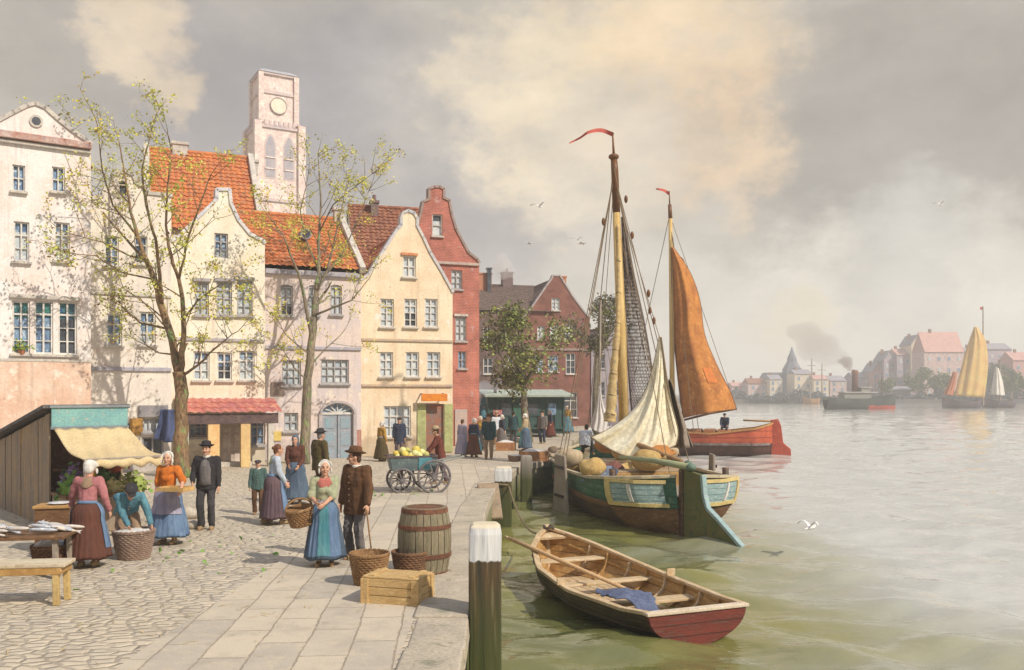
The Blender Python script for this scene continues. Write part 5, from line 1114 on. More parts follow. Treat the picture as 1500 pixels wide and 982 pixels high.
# --- red boat with the rust sail
def redboat():
    o = P(1128, 660, 57); root = thing('sailing_boat', 'red hulled sailing boat with a large rust brown sail behind the green barge', 'sailing boat', (o.x, 56.5, WL), R(73), 'boats on the river'); tl = frame(root); Sw = lambda px, py, Y=57.5: tl(P(px, py, Y))
    H = Hull(9.5, [(0, .2, 2.05, .15, 1.6), (.04, .85, 1.9, -.1, 2.0), (.12, 1.4, 1.7, -.4, 2.5), (.4, 1.75, 1.4, -.5, 2.8), (.75, 1.6, 1.6, -.5, 2.6), (.92, .9, 2.1, -.2, 2.2), (1, .1, 2.4, .2, 1.8)])
    mb = MB(); H.skin(mb, 40, 16, mi=lambda z, t: 1 if z > .75 else 0); hull = mb.build('hull', [mat('hull_dark_red', (.10, .045, .035), (.07, .035, .03), (.16, .06, .05), rough=.5, scale=3), REDP], root, smooth=True)
    mb = MB(); [H.strip(mb, .02, .98, .70, .84, s_, .05, 36) for s_ in (-1, 1)]; mb.build('wale', mat('wale_grey', (.28, .25, .25), (.20, .12, .1)), hull, solid=.05)
    mb = MB(); [H.rail(mb, .14, .1, s_, 0, 1, .03, 36) for s_ in (-1, 1)]; mb.build('gunwale', mat('rail_orange', (.52, .30, .10), (.42, .2, .08)), root)
    mb = MB(); H.floor(mb, 1.05, .04, .96, .05); mb.build('deck', W_BROWN, root)
    mb = MB(); [mb.box((0, 3.0+.9*k, 1.35), (1.9, .85, .62), taper=.9) for k in range(4)]; mb.build('deckhouse', mat('cabin_orange', (.42, .18, .07), (.30, .14, .07), (.5, .4, .3)), root, bevel=.04)
    mb = MB(); mb.prism([(0, -.3), (1.25, -.35), (1.2, .45), (.75, .85), (.62, 1.9), (.45, 2.35), (0, 2.3)], -.09, .09, T=lambda x, y, z: Vector((y, -x+.08, z))); mb.build('rudder', mat('rudder_red', (.50, .10, .06), (.42, .08, .05), (.58, .2, .14)), root, bevel=.03)
    mb = MB(); mb.tube([(0, -.2, 2.2), (0, 1.8, 2.25)], [.07, .05], 8); mb.build('tiller', W_OCHRE, root, smooth=True)
    f = Sw(985, 650); f.z = 1.0; mb = MB(); mb.tube([f, Sw(984, 460), Sw(982, 318)], [.17, .16, .12], 12); mast = mb.build('mast', MASTW, root, smooth=True)
    mb = MB(); mb.tube([Sw(982, 320), Sw(981, 300)], [.14, .12], 10); mb.tube([Sw(981, 300), Sw(980.5, 280)], [.05, .03], 8); mb.build('topmast', MASTB, mast, smooth=True)
    mb = MB(); pl = poly([(980, 284), (972, 279), (961, 277)]); mb.grid(lambda a, b: Sw(pl(a)[0], pl(a)[1]+(b-.5)*(6-4*a), 57.5+.2*math.sin(a*6)), 12, 2); mb.build('pennant', PENN, mast, recalc=False, solid=.012)
    Lf = poly([(983, 363), (985, 430), (988, 500), (994, 560), (1001, 613)]); Rf = poly([(986, 362), (1011, 400), (1025, 440), (1032, 490), (1050, 535), (1070, 575), (1079, 600)])
    def sf(s, t):
        a = Lf(t); b = Rf(t); return Sw(a[0]+(b[0]-a[0])*s, a[1]+(b[1]-a[1])*s-math.sin(math.pi*s)*t*2, 57.5-1.3*math.sin(math.pi*s)*(.4+.6*t)+.06*math.sin(s*18+t*3))
    mb = MB(); mb.grid(sf, 40, 44); sl = mb.build('rust_sail', SAILB, root, smooth=True, recalc=False, solid=.02)
    mb = MB(); mb.grid(lambda a, b: sf(.60+.18*a, .66+.10*b)+Vector((.0, -.03, 0)) if False else sf(.62+.2*a, .68+.09*b)+tl(Vector((0, -.05, 0)))-tl(Vector((0, 0, 0))), 6, 6); mb.build('patch', mat('patch_orange', (.60, .19, .04), (.52, .16, .04)), sl, recalc=False, solid=.02)
    mb = MB(); mb.tube([sf(0, j/30) for j in range(31)], .05, 6); mb.tube([sf(1, j/30) for j in range(31)], .035, 6)
    for j in range(2, 30, 2): mb.tube([sf(0, j/30), sf(0, j/30)+Vector((.02, 0, .25))], .05, 5)
    mb.build('bolt_rope', MASTB, root)
    mb = MB(); mb.tube([sf(0, 1)-Vector((0, 0, .12)), sf(.5, 1)-Vector((0, 0, .05)), sf(1, 1)+Vector((0, 0, .02))], [.07, .08, .06], 8); mb.build('boom', W_BROWN, root, smooth=True)
    mb = MB(); mb.tube([sf(0, .02), Sw(1000, 380), sf(.97, .3)], [.05, .05, .03], 6); mb.build('gaff', W_BROWN, root, smooth=True)
    mb = MB(); m0 = Sw(981, 315)
    for s_ in (-1, 1): [rope(mb, m0, H.pt(t, 1, s_), .022) for t in (.5, .62)]
    rope(mb, m0, (0, 9.4, 2.4), .022); rope(mb, m0, sf(1, 1), .018); mb.build('rigging', ROPE, root)
    return root
redboat()
# a small pale sail and bare mast behind the barge
def small_sail():
    o = P(878, 628, 50); root = thing('small_boat', 'small boat with a half lowered pale sail moored behind the barge mast', 'small boat', (3.9+1.4, 49, WL), R(-8), 'boats on the river'); tl = frame(root); Sw = lambda px, py: tl(P(px, py, 50.5))
    H = Hull(5, [(0, .6, .9, 0, 2), (.2, .9, .8, -.2, 2.4), (.6, .9, .85, -.2, 2.4), (1, .08, 1.2, .1, 1.8)]); mb = MB(); H.skin(mb, 20, 8); mb.build('hull', W_BROWN, root, smooth=True); mb = MB(); H.floor(mb, .4, .02, .95); mb.build('deck', W_GREY, root)
    f = Sw(877, 640); f.z = .4; mb = MB(); mb.tube([f, Sw(880, 440)], [.09, .05], 8); mb.build('mast', W_GREY, root, smooth=True)
    Lf = poly([(877, 566), (874, 590), (868, 612), (864, 625)]); Rf = poly([(879, 566), (883, 590), (890, 612), (888, 632)])
    mb = MB(); mb.grid(lambda s, t: (lambda a, b: tl(P(a[0]+(b[0]-a[0])*s, a[1]+(b[1]-a[1])*s+5*math.sin(math.pi*s)*t, 50.2-.3*math.sin(math.pi*s)*t+.06*math.sin(s*20))))(Lf(t), Rf(t)), 20, 18); mb.build('pale_sail', mat('pale_canvas', (.68, .64, .60), (.58, .54, .52), rough=.9, scale=2), root, smooth=True, recalc=False, solid=.02)
    mb = MB(); rope(mb, Sw(880, 445), (-.8, 1.5, .9), .016); rope(mb, Sw(880, 445), (0, 4.9, 1.2), .016); rope(mb, Sw(880, 445), (.8, 1.2, .9), .016); mb.build('rigging', ROPE, root)
small_sail()
def steamer():
    c = P(1258, 600, 217); root = thing('steamer', 'dark steam tug with a red waterline and brown funnel out on the river', 'steamboat', (c.x-8.2, 217, WL), R(-84), 'boats on the river')
    H = Hull(18, [(0, 1.5, 3.0, -.2, 2.2), (.1, 2.1, 2.8, -.6, 2.6), (.5, 2.3, 2.6, -.8, 3), (.85, 1.4, 3.2, -.6, 2.3), (1, .15, 3.8, .0, 1.7)])
    mb = MB(); H.skin(mb, 30, 14, mi=lambda z, t: 1 if z < .95 and t > .55 else 0); mb.build('hull', [mat('tug_hull', (.075, .085, .075), (.05, .06, .06), scale=.6, bump=0), mat('tug_red', (.50, .10, .06), (.4, .08, .05), scale=.6, bump=0)], root, smooth=True)
    mb = MB(); H.floor(mb, 2.3, .01, .97); mb.build('deck', W_GREY, root); mb = MB(); mb.box((0, 7.6, 3.2), (3.0, 7, 1.8)); mb.box((0, 9.8, 4.6), (2.4, 2.2, 1.4)); mb.build('deckhouse', mat('tug_house', (.30, .29, .26), (.22, .22, .21)), root, bevel=.1)
    mb = MB(); mb.box((0, 8.2, 4.2), (3.8, 8.6, .2)); mb.box((0, 9.8, 5.4), (3, 2.8, .18)); mb.build('awning', mat('tug_awning', (.52, .50, .44), (.42, .41, .38)), root)
    mb = MB(); mb.tube([(0, 7.6, 4), (0, 7.6, 9.6)], [.78, .7], 14); fn = mb.build('funnel', mat('funnel_brown', (.15, .07, .055), (.1, .055, .05), bump=0), root, smooth=True); mb = MB(); mb.tube([(0, 7.6, 8.7), (0, 7.6, 9.3)], [.80, .80], 14); mb.build('funnel_band', mat('funnel_red', (.3, .1, .06)), fn)
    mb = MB(); mb.tube([(0, 14.5, 2), (0, 14.5, 9)], [.12, .06], 6); mb.build('mast', W_BROWN, root)
steamer()
def smoke(name, label, pts, rad, dens, col):
    """rising smoke as real thin volume in a lumpy hull"""
    mb = MB(); rr = random.Random(len(pts))
    for (p, r) in zip(pts, rad):
        for k in range(4): mb.ell(Vector(p)+Vector((rr.gauss(0, r*.5), rr.gauss(0, r*.3), rr.gauss(0, r*.35))), (r*rr.uniform(.7, 1.1), r*.8, r*rr.uniform(.5, .85)), nu=10, nv=7)
    m = bpy.data.materials.new(name); m.use_nodes = True; nt = m.node_tree; nt.nodes.clear(); out = nt.nodes.new('ShaderNodeOutputMaterial'); pv = nt.nodes.new('ShaderNodeVolumePrincipled'); pv.inputs['Density'].default_value = dens; pv.inputs['Color'].default_value = (*col, 1); nt.links.new(pv.outputs[0], out.inputs['Volume'])
    me = remesh(mb, max(rad)*.22, 4); o = bpy.data.objects.new(name, me); C.objects.link(o); me.materials.append(m); struct(o, 'stuff'); o['label'] = label; return o
def remesh(mb, vox, smooth=2):
    me = bpy.data.meshes.new('t'); me.from_pydata(mb.v, [], mb.f); bm = bmesh.new(); bm.from_mesh(me); bmesh.ops.recalc_face_normals(bm, faces=bm.faces); bm.to_mesh(me); bm.free()
    o = bpy.data.objects.new('t', me); C.objects.link(o); a = o.modifiers.new('r', 'REMESH'); a.mode = 'VOXEL'; a.voxel_size = vox
    if smooth: b = o.modifiers.new('s', 'SMOOTH'); b.iterations = smooth; b.factor = .5
    dg = bpy.context.evaluated_depsgraph_get(); r = bpy.data.meshes.new_from_object(o.evaluated_get(dg)); bpy.data.objects.remove(o); bpy.data.meshes.remove(me)
    r.polygons.foreach_set('use_smooth', [True]*len(r.polygons)); return r
smoke('funnel_smoke', 'brown grey smoke drifting from the funnel of the steam tug', [P(x, y, 217) for x, y in ((1241, 542), (1238, 533), (1232, 524), (1222, 517), (1208, 511), (1192, 505), (1178, 496))], [.9, 1.4, 2.0, 2.6, 3.2, 3.8, 4.2], .075, (.50, .44, .43))
smoke('funnel_puff', 'dense brown smoke right above the funnel of the steam tug', [P(x, y, 217) for x, y in ((1250, 545), (1247, 540), (1243, 534), (1238, 528))], [.5, .8, 1.1, 1.3], .45, (.40, .32, .29))
smoke('chimney_smoke', 'pale smoke from the chimney of the low brick house', [P(x, y, 77) for x, y in ((763, 410), (757, 406), (748, 402), (740, 396), (732, 390))], [.25, .4, .55, .7, .8], .5, (.92, .9, .88))
# ------------------------------------------------------------------ people
SKIN = mat('skin', (.60, .35, .24), (.54, .29, .19), rough=.6, scale=9, bump=.05, fine=.06)
EYE_M = mat('eye_dark', (.03, .022, .02), (.03, .022, .02), bump=0, fine=0, rough=.4); LIP = mat('lip', (.36, .12, .09), (.33, .11, .08), bump=0, fine=0, rough=.5); MOU = mat('moustache', (.12, .07, .04), (.1, .06, .04), bump=0)
WOODSHOE = mat('clog_wood', (.42, .30, .16), (.30, .2, .11), (.2, .14, .09), rough=.6, scale=9)
def cloth(n, c, c2=None, c3=None, scale=7): return mat('cloth_'+n, c, tuple(x*.8 for x in (c2 or c)), c3, rough=.92, scale=scale, bump=.35, bscale=38, spec=.12, contrast=.17, stretch=(1, 1, .22), fine=.09, p3=.63)  # vertical tone streaks put the shading of folds into the colour
CL = dict(
    pink=cloth('pink', (.48, .20, .20), (.38, .15, .17), (.55, .29, .27)), brown=cloth('brown', (.16, .08, .04), (.10, .055, .035), (.22, .12, .06)), dbrown=cloth('dark_brown', (.10, .045, .035), (.16, .065, .045), (.06, .035, .03), 12), rust=cloth('rust', (.19, .06, .045), (.13, .045, .035)),
    black=cloth('black', (.035, .033, .038), (.055, .05, .055)), dgrey=cloth('dark_grey', (.075, .07, .075), (.05, .05, .055)), grey=cloth('grey', (.20, .18, .17), (.14, .13, .14)), blue=cloth('blue', (.17, .26, .40), (.11, .175, .30), (.28, .36, .46)), teal=cloth('teal', (.12, .29, .35), (.08, .19, .27), (.20, .37, .41)),
    sky=cloth('sky', (.52, .58, .66), (.40, .47, .58), (.62, .66, .70)), denim=cloth('denim', (.115, .165, .225), (.075, .105, .16), (.18, .24, .30)), white=cloth('white', (.78, .75, .68), (.62, .60, .56)), lilac=cloth('lilac', (.42, .39, .48), (.33, .31, .42)), orange=cloth('orange', (.66, .20, .03), (.55, .15, .03)), ochre=cloth('ochre', (.45, .27, .06), (.36, .2, .05)),
    olive=cloth('olive', (.115, .09, .035), (.085, .06, .03), (.17, .13, .05)), plum=cloth('plum', (.15, .10, .11), (.11, .075, .095), (.19, .14, .14)), aqua=cloth('aqua', (.13, .30, .33), (.07, .24, .30), (.18, .4, .42)), lime=cloth('lime', (.46, .46, .29), (.34, .40, .28), (.58, .52, .36)), rose=cloth('rose', (.55, .19, .15), (.48, .15, .13), (.6, .3, .24)), dteal=cloth('dark_teal', (.035, .09, .10), (.03, .06, .075)), straw=cloth('straw', (.52, .40, .26), (.42, .32, .2)), navy=cloth('navy', (.05, .06, .10), (.035, .045, .08)), tan=cloth('tan', (.36, .25, .16), (.28, .19, .13)), green=cloth('green', (.08, .14, .13), (.06, .11, .11)), shirt=cloth('shirt', (.66, .70, .75), (.56, .60, .68), (.72, .74, .76)), navy_blue=cloth('navy_blue', (.10, .13, .26), (.07, .09, .18)))
HAIR = dict(brown=mat('hair_brown', (.09, .045, .025), (.06, .03, .02), rough=.55, scale=20, bump=.3), grey=mat('hair_grey', (.25, .23, .22), (.18, .17, .16), rough=.6, scale=20), auburn=mat('hair_auburn', (.16, .065, .03), (.1, .04, .02), rough=.55, scale=20), black=mat('hair_black', (.02, .017, .016), (.03, .025, .02), rough=.5, scale=20))

def ik(a, t, l1, l2, pole):
    a = Vector(a); t = Vector(t); d = t-a; L_ = min(d.length, (l1+l2)*.995); dn = d.normalized(); t = a+dn*L_
    x = (l1*l1-l2*l2+L_*L_)/(2*L_); hh = math.sqrt(max(l1*l1-x*x, 0)); p = Vector(pole); p = (p-dn*p.dot(dn)).normalized(); return a+dn*x+p*hh, t

def person(label, loc, face, H=1.7, top='grey', bottom=('trousers', 'dgrey'), hat=None, hair='brown', apron=None, scarf=None, sleeves='long', vest=None, under=None, collar=None, clogs=True,
           lh=None, rh=None, lf=None, rf=None, lean=0, side=0, hip=.92, hx=0, hy=0, yaw=0, pitch=0, vox=.0085, female=None, hem=.12, skirt_w=.34, curl=.6, jacket_len=.80, bulk=1.0, group='townspeople on the quay', beard=False, lpole=None, rpole=None, shoe=None, patch=None, pleat=.05):
    female = (bottom[0] == 'skirt') if female is None else female
    k = H/1.72; root = thing('person', label, 'person', loc, -R(face), group); V = Vector; cvox = max(.013, vox*1.5)
    hipc = V((hx, hy, hip)); Rt = Matrix.Rotation(-lean, 3, 'X') @ Matrix.Rotation(side, 3, 'Y'); up = lambda x, y, z: hipc+Rt @ V((x, y, z))
    sw = .165 if female else .19; hw = .095
    chest = up(0, .01, .36); waist = up(0, 0, .13); neck0 = up(0, 0, .53); neck1 = up(0, .02, .60); shl = {-1: up(-sw, 0, .495), 1: up(sw, 0, .495)}
    Mh = Rt @ Matrix.Rotation(-R(yaw), 3, 'Z') @ Matrix.Rotation(-R(pitch), 3, 'X'); hc = neck1+Mh @ V((0, .025, .095)); hd = lambda x, y, z: hc+Mh @ V((x, y, z))
    hands = {-1: V(lh) if lh else V((-.26, .06, .76)), 1: V(rh) if rh else V((.26, .06, .76))}
    feet = {-1: V(lf) if lf else V((-.10, 0, .09)), 1: V(rf) if rf else V((.10, .02, .09))}
    poles = {-1: V(lpole) if lpole else V((-.5, -1, -.2)), 1: V(rpole) if rpole else V((.5, -1, -.2))}
    arm = {}; leg = {}
    for s in (-1, 1):
        e, h = ik(shl[s], hands[s], .285, .25, poles[s]); arm[s] = (shl[s], e, h)
        hj = hipc+V((s*hw, 0, 0)); kn, an = ik(hj, feet[s], .43, .42, (s*.12, 1, 0)); leg[s] = (hj, kn, an)
    b = MB()
    b.cap(hipc+V((0, 0, 0)), waist, .125, .105, flat=((0, 1, 0), .8)); b.cap(waist, chest, .105, .135, flat=(Rt @ V((0, 1, 0)), .75)); b.cap(up(-sw*.6, 0, .45), up(sw*.6, 0, .45), .085, .085); b.cap(neck0-V((0, 0, .04)), hc-Mh @ V((0, .02, .05)), .058, .052)
    b.ell(hd(0, 0, .012), (.074, .094, .108), Mh, nu=18, nv=12); b.ell(hd(0, .028, -.058), (.052, .062, .055), Mh); b.ell(hd(0, .066, -.098), (.026, .022, .020), Mh)
    b.cap(hd(0, .088, .018), hd(0, .110, -.024), .010, .0165); b.cap(hd(-.03, .086, .030), hd(.03, .086, .030), .012, .012)
    for s in (-1, 1):
        b.ell(hd(s*.077, -.005, -.005), (.014, .022, .034), Mh); b.ell(hd(s*.042, .068, -.028), (.024, .022, .022), Mh)
        A, E, Hd = arm[s]; b.cap(A, E, .050, .040); b.cap(E, Hd, .041, .029); f = (Hd-E).normalized()
        n = V((-s, 0, 0)); n = (n-f*n.dot(f)); n = n.normalized() if n.length > .1 else V((0, 0, -1)); sd = f.cross(n).normalized()
        if sd.y < 0 and abs(sd.y) > .3 or sd.z < -.6: pass
        th = sd if sd.dot(V((0, 1, .4))) > 0 else -sd
        pc = Hd+f*.055; b.cap(Hd, Hd+f*.02, .028, .030, flat=(n, .75)); b.cap(Hd+f*.03, Hd+f*.08, .040, .042, flat=(n, .45))
        for i, ln in enumerate((.070, .080, .074, .058)):
            base = Hd+f*.095+th*(.031-.021*i); f1 = (f+n*curl*.5).normalized(); f2 = (f+n*curl*1.6).normalized(); m_ = base+f1*ln*.52; b.cap(base-f*.015, m_, .0105, .0095, 8); b.cap(m_, m_+f2*ln*.48, .0095, .008, 8)
        tb = Hd+f*.035+th*.030; t1 = tb+(f*.6+th*.8+n*.25).normalized()*.042; b.cap(tb, t1, .013, .0115, 8); b.cap(t1, t1+(f*.9+th*.2+n*.4).normalized()*.032, .0115, .009, 8)
        hj, kn, an = leg[s]; b.cap(hj, kn, .086, .056); b.cap(kn, an, .057, .036); b.cap(an+V((0, -.03, -.04)), an+V((s*.015, .13, -.055)), .036, .028)
    def SC_(m): 
        for i, v in enumerate(m.v): m.v[i] = (v[0]*k, v[1]*k, v[2]*k)
        return m
    def put(m, name, mt, vx=None, sm=2, parent=root, fold=0):
        SC_(m)
        if vx:
            me = remesh(m, vx, sm)
            if fold:
                co = [v.co.copy() for v in me.vertices]; no = [v.normal.copy() for v in me.vertices]
                for v, c_, n_ in zip(me.vertices, co, no):
                    q = c_/k; a_ = noise.noise(Vector((q.x*17+loc[0]*3, q.y*17, q.z*6)))+.6*noise.noise(Vector((q.x*9, q.y*9+loc[0], q.z*22))); v.co = c_+n_*(a_*fold*k)
            o = bpy.data.objects.new(name, me); C.objects.link(o); o.parent = parent
            for x in (mt if isinstance(mt, list) else [mt]): me.materials.append(x)
            return o
        return m.build(name, mt, parent, smooth=True)
    body = put(b, 'body', [SKIN, EYE_M, LIP, MOU], vox*k, 2); me = body.data
    inv = Mh.transposed(); hck = hc*k
    for p in me.polygons:
        q = inv @ (p.center-hck)/k
        if q.y > .05 and abs(q.x) < .07 and abs(q.z) < .12:
            if any(((q.x-s*.031)/.0135)**2+((q.z-.012)/.0085)**2 < 1 for s in (-1, 1)): p.material_index = 1
            elif ((q.x)/.026)**2+((q.z+.066)/.0075)**2 < 1: p.material_index = 2
            elif beard and ((q.x)/.036)**2+((q.z+.050)/.009)**2 < 1: p.material_index = 3
            elif any(((q.x-s*.032)/.02)**2+((q.z-.036)/.005)**2 < 1 for s in (-1, 1)): p.material_index = 3
    # upper garment
    g = MB(); ex = .022*bulk; zl = jacket_len-.92
    if female:
        g.cap(hipc+Rt @ V((0, 0, .06)), waist, .125+ex, .112+ex, flat=((0, 1, 0), .82)); g.cap(waist, chest, .112+ex, .135+ex, flat=(Rt @ V((0, 1, 0)), .8)); g.ell(up(0, .085, .33), (.115, .075, .085), Rt)
    else:
        g.lathe([(.12, .5), (.155+ex*.5, .47), (.168+ex, .36), (.16+ex, .2), (.165+ex, .05), (.180+ex, zl), (.12, zl+.02)], 20, Matrix.Translation(hipc) @ Rt.to_4x4(), fn=lambda a, j, r, z: (r*1.08, r*.74, z+.008*math.sin(3*a)))
    g.cap(up(-sw*.62, 0, .465), up(sw*.62, 0, .465), .088+ex*.4, .088+ex*.4); g.cap(neck0-Rt @ V((0, 0, .06)), neck0-Rt @ V((0, 0, .005)), .085, .066)
    for s in (-1, 1):
        A, E, Hd = arm[s]
        g.cap(A, E, .060+ex*.7, .050+ex*.6)
        if sleeves == 'long': g.cap(E, E.lerp(Hd, .93), .050+ex*.6, .040+ex*.4)
        else: g.cap(A.lerp(E, .8), A.lerp(E, .98), .062+ex*.7, .060+ex*.6)
    for i, v in enumerate(g.v):
        v = V(v); n = noise.noise(v*9+V((loc[0], loc[1], 3)))*.012; c = chest; dd = (v-V((c.x, c.y, v.z))); dd = dd.normalized() if dd.length > 1e-4 else V((0, 0, 0)); v += dd*n; g.v[i] = tuple(v)
    jk = put(g, 'blouse' if female else 'jacket', CL[top], cvox*k, 2, fold=.011)
    if vest:   # open front showing shirt or waistcoat
        g = MB(); g.lathe([(.02, .50), (.08, .46), (.125, .32), (.115, .10), (.13, .0), (.02, -.02)], 14, Matrix.Translation(up(0, .095, 0)) @ Rt.to_4x4(), fn=lambda a, j, r, z: (r, .070+ex-(.05 if j in (0, 5) else 0), z)); put(g, 'waistcoat', CL[vest], None)
        g = MB(); [g.ell(up(0, .172+ex*.9, .14+.07*i), (.009, .008, .009)) for i in range(4)]; put(g, 'button', CL['black'], None)
    if not female and not vest and vox < .011:
        g = MB(); [g.ell(up(.012, .135+ex*.95, .02+.095*i), (.011, .010, .011)) for i in range(5)]; put(g, 'button', CL['tan'], None)
    if collar:
        g = MB(); g.lathe([(.070, -.015), (.082, .02), (.078, .05), (.064, .045)], 16, Matrix.Translation(neck0) @ Rt.to_4x4()); put(g, 'collar', CL[collar], None)
    # lower garment
    if bottom[0] == 'skirt':
        n = 22; ph = loc[0]*3; ft = (feet[-1]+feet[1])/2; z0 = hip+.14; z1 = hem
        def sk(a, t, off=0.0):
            r = (.145+off)+(skirt_w-.135)*(t**.72)+(.035*math.sin(math.pi*min(1, t*3.3)) if t < .31 else 0); pl = 1+(pleat*min(1, t*2.2))*math.sin(n*a+ph+.9*math.sin(3*a+ph))*(.6+.4*math.sin(2*a+1))+.035*t*math.sin(3*a+ph); cx = hipc.x+(ft.x-hipc.x)*t*.7+Rt.col[2].x*.1*(1-t); cy = hipc.y+(ft.y-hipc.y)*t*.7+Rt.col[2].y*.13*(1-t)
            return V((cx+math.cos(a)*r*pl, cy+math.sin(a)*r*pl*.88, z0+(z1-z0)*t-.012*t*math.sin(5*a+ph)))
        g = MB(); na, nt = 96, 16; rings = [[sk(2*math.pi*i/na, j/nt) for i in range(na)] for j in range(nt+1)]; rings.append([V((p.x*.9+hipc.x*.1, p.y*.9+hipc.y*.1, p.z+.05)) for p in rings[-1]])
        vs = [p for r in rings for p in r]; fs = [(j*na+i, j*na+(i+1) % na, (j+1)*na+(i+1) % na, (j+1)*na+i) for j in range(len(rings)-1) for i in range(na)]+[tuple(range(na))]; g.add(vs, fs); put(g, 'skirt', CL[bottom[1]], None)
        if patch:
            g = MB(); g.grid(lambda u, t: sk(math.pi/2+(u-.5)*.6, .02+t*.9, .02), 12, 14); put(g, 'skirt_panel', CL[patch], None)
        if apron:
            w, l, c = apron; g = MB(); g.grid(lambda u, t: sk(math.pi/2+(u-.5)*w, .0+t*l, .016), 36, 14); put(g, 'apron', CL[c], None)
            g = MB(); g.lathe([(.150, -.02), (.158, 0), (.150, .03)], 24, Matrix.Translation(hipc+V((0, 0, .135))) @ Rt.to_4x4(), fn=lambda a, j, r, z: (r, r*.86, z)); put(g, 'apron_band', CL[c], None)
        under_c = 'navy'
        for s in (-1, 1): pass
    else:
        g = MB(); g.cap(hipc+V((0, 0, .0)), hipc+Rt @ V((0, 0, .10)), .15, .145, flat=((0, 1, 0), .85))
        for s in (-1, 1):
            hj, kn, an = leg[s]; g.cap(hj, kn, .103, .078); g.cap(kn, an.lerp(kn, .06), .078, .072)
        for i, v in enumerate(g.v):
            v = V(v); nn = noise.noise(v*8+V((loc[0], 5, loc[1])))*.014; g.v[i] = (v.x+nn, v.y+nn, v.z)
        put(g, 'trousers', CL[bottom[1]], cvox*k, 2, fold=.013)
    # shoes
    for s in (-1, 1):
        an = leg[s][2]; g = MB(); z = an.z-.09
        g.cap((an.x, an.y-.04, z+.045), (an.x+s*.012, an.y+.10, z+.04), .048, .046); g.cap((an.x+s*.012, an.y+.10, z+.042), (an.x+s*.015, an.y+.17, z+.065), .044, .018); g.cap((an.x, an.y-.05, z+.05), (an.x, an.y-.05, z+.075), .046, .044)
        for i, v in enumerate(g.v): g.v[i] = (v[0], v[1], max(v[2], z+.002))
        put(g, 'clog' if clogs else 'shoe', WOODSHOE if clogs else CL[shoe or 'black'], .012*k, 1)
    # hair
    if hair:
        g = MB(); g.ell(hd(0, -.018, .030), (.083, .092, .102), Mh, nu=18, nv=12); g.ell(hd(0, -.055, -.03), (.068, .05, .065), Mh)
        if female and not (hat and hat[0] in ('bonnet', 'shawl')): g.ell(hd(0, -.105, .035), (.045, .042, .042), Mh)
        # keep the face clear
        for i, v in enumerate(g.v):
            q = inv @ (V(v)-hc)
            if q.y > .045 and q.z < .065: q.y = .045-(q.y-.045)*.2; g.v[i] = tuple(hc+Mh @ q)
        put(g, 'hair', HAIR[hair], None)
    M4 = Matrix.Translation(hc) @ Mh.to_4x4()
    if hat:
        kind, hcol = hat; hm = CL[hcol]; g = MB()
        if kind == 'brim':
            Mt = M4 @ Matrix.Translation((0, -.012, .062)) @ Matrix.Rotation(R(6), 4, 'X')
            g.lathe([(.10, -.002), (.155, .012), (.162, .020), (.155, .026), (.103, .020), (.098, .06), (.088, .105), (.055, .122), (.01, .118)], 28, Mt, fn=lambda a, j, r, z: (r*.96, r*1.08, z+(.018*abs(math.cos(a)) if j in (1, 2, 3) else 0))); o = put(g, 'hat', hm, None)
            g = MB(); g.lathe([(.1055, .018), (.1045, .046), (.098, .047)], 28, Mt, fn=lambda a, j, r, z: (r*.97, r*1.09, z)); put(g, 'hat_band', CL['black'], None, parent=o)
        elif kind == 'cap':
            g.ell(hd(0, -.01, .082), (.112, .122, .046), Mh @ Matrix.Rotation(R(-8), 3, 'X')); g.lathe([(.09, .045), (.094, .075)], 18, M4, fn=lambda a, j, r, z: (r*.93, r*1.08, z)); g.ell(hd(0, .105, .060), (.068, .055, .010), Mh @ Matrix.Rotation(R(-14), 3, 'X')); put(g, 'cap', hm, None)
        elif kind == 'bonnet':
            g.ell(hd(0, -.03, .040), (.100, .100, .105), Mh, nu=18, nv=12); g.ell(hd(0, -.075, -.01), (.085, .06, .085), Mh)
            for s in (-1, 1): g.ell(hd(s*.098, .03, -.045), (.016, .045, .05), Mh)
            for i, v in enumerate(g.v):
                q = inv @ (V(v)-hc)
                if q.y > .055 and q.z < .07 and abs(q.x) < .09: q.y = .05; g.v[i] = tuple(hc+Mh @ q)
            o = put(g, 'bonnet', hm, None); g = MB(); g.lathe([(.082, .0), (.108, .015), (.120, .02), (.105, .03)], 22, M4 @ Matrix.Translation((0, .045, .02)) @ Matrix.Rotation(R(-68), 4, 'X'), a0=R(190), a1=R(350)); put(g, 'bonnet_brim', hm, None, parent=o)
        elif kind == 'shawl':
            g.ell(hd(0, -.02, .03), (.096, .102, .112), Mh, nu=18, nv=12); g.cap(hd(0, -.05, -.04), up(0, -.06, .47), .085, .10)
            for i, v in enumerate(g.v):
                q = inv @ (V(v)-hc)
                if q.y > .05 and -.2 < q.z < .07: q.y = .05; g.v[i] = tuple(hc+Mh @ q)
            put(g, 'head_shawl', hm, None)
    if scarf:
        g = MB(); T4 = Matrix.Translation(up(0, .0, .50)) @ Rt.to_4x4()
        g.lathe([(.062, .045), (.088, .05), (.115, .02), (.150, -.025), (.146, -.04), (.10, -.02)], 26, T4, fn=lambda a, j, r, z: (r*1.02, r*(.86 if math.sin(a) < 0 else 1.0), z-(.17 if j in (3, 4) else .02)*max(0, math.sin(a))**6-(.10 if j in (3, 4) else 0)*max(0, -math.sin(a))**3)); put(g, 'neckerchief', CL[scarf], None)
    return root
def at(px, py): return G(px, py)

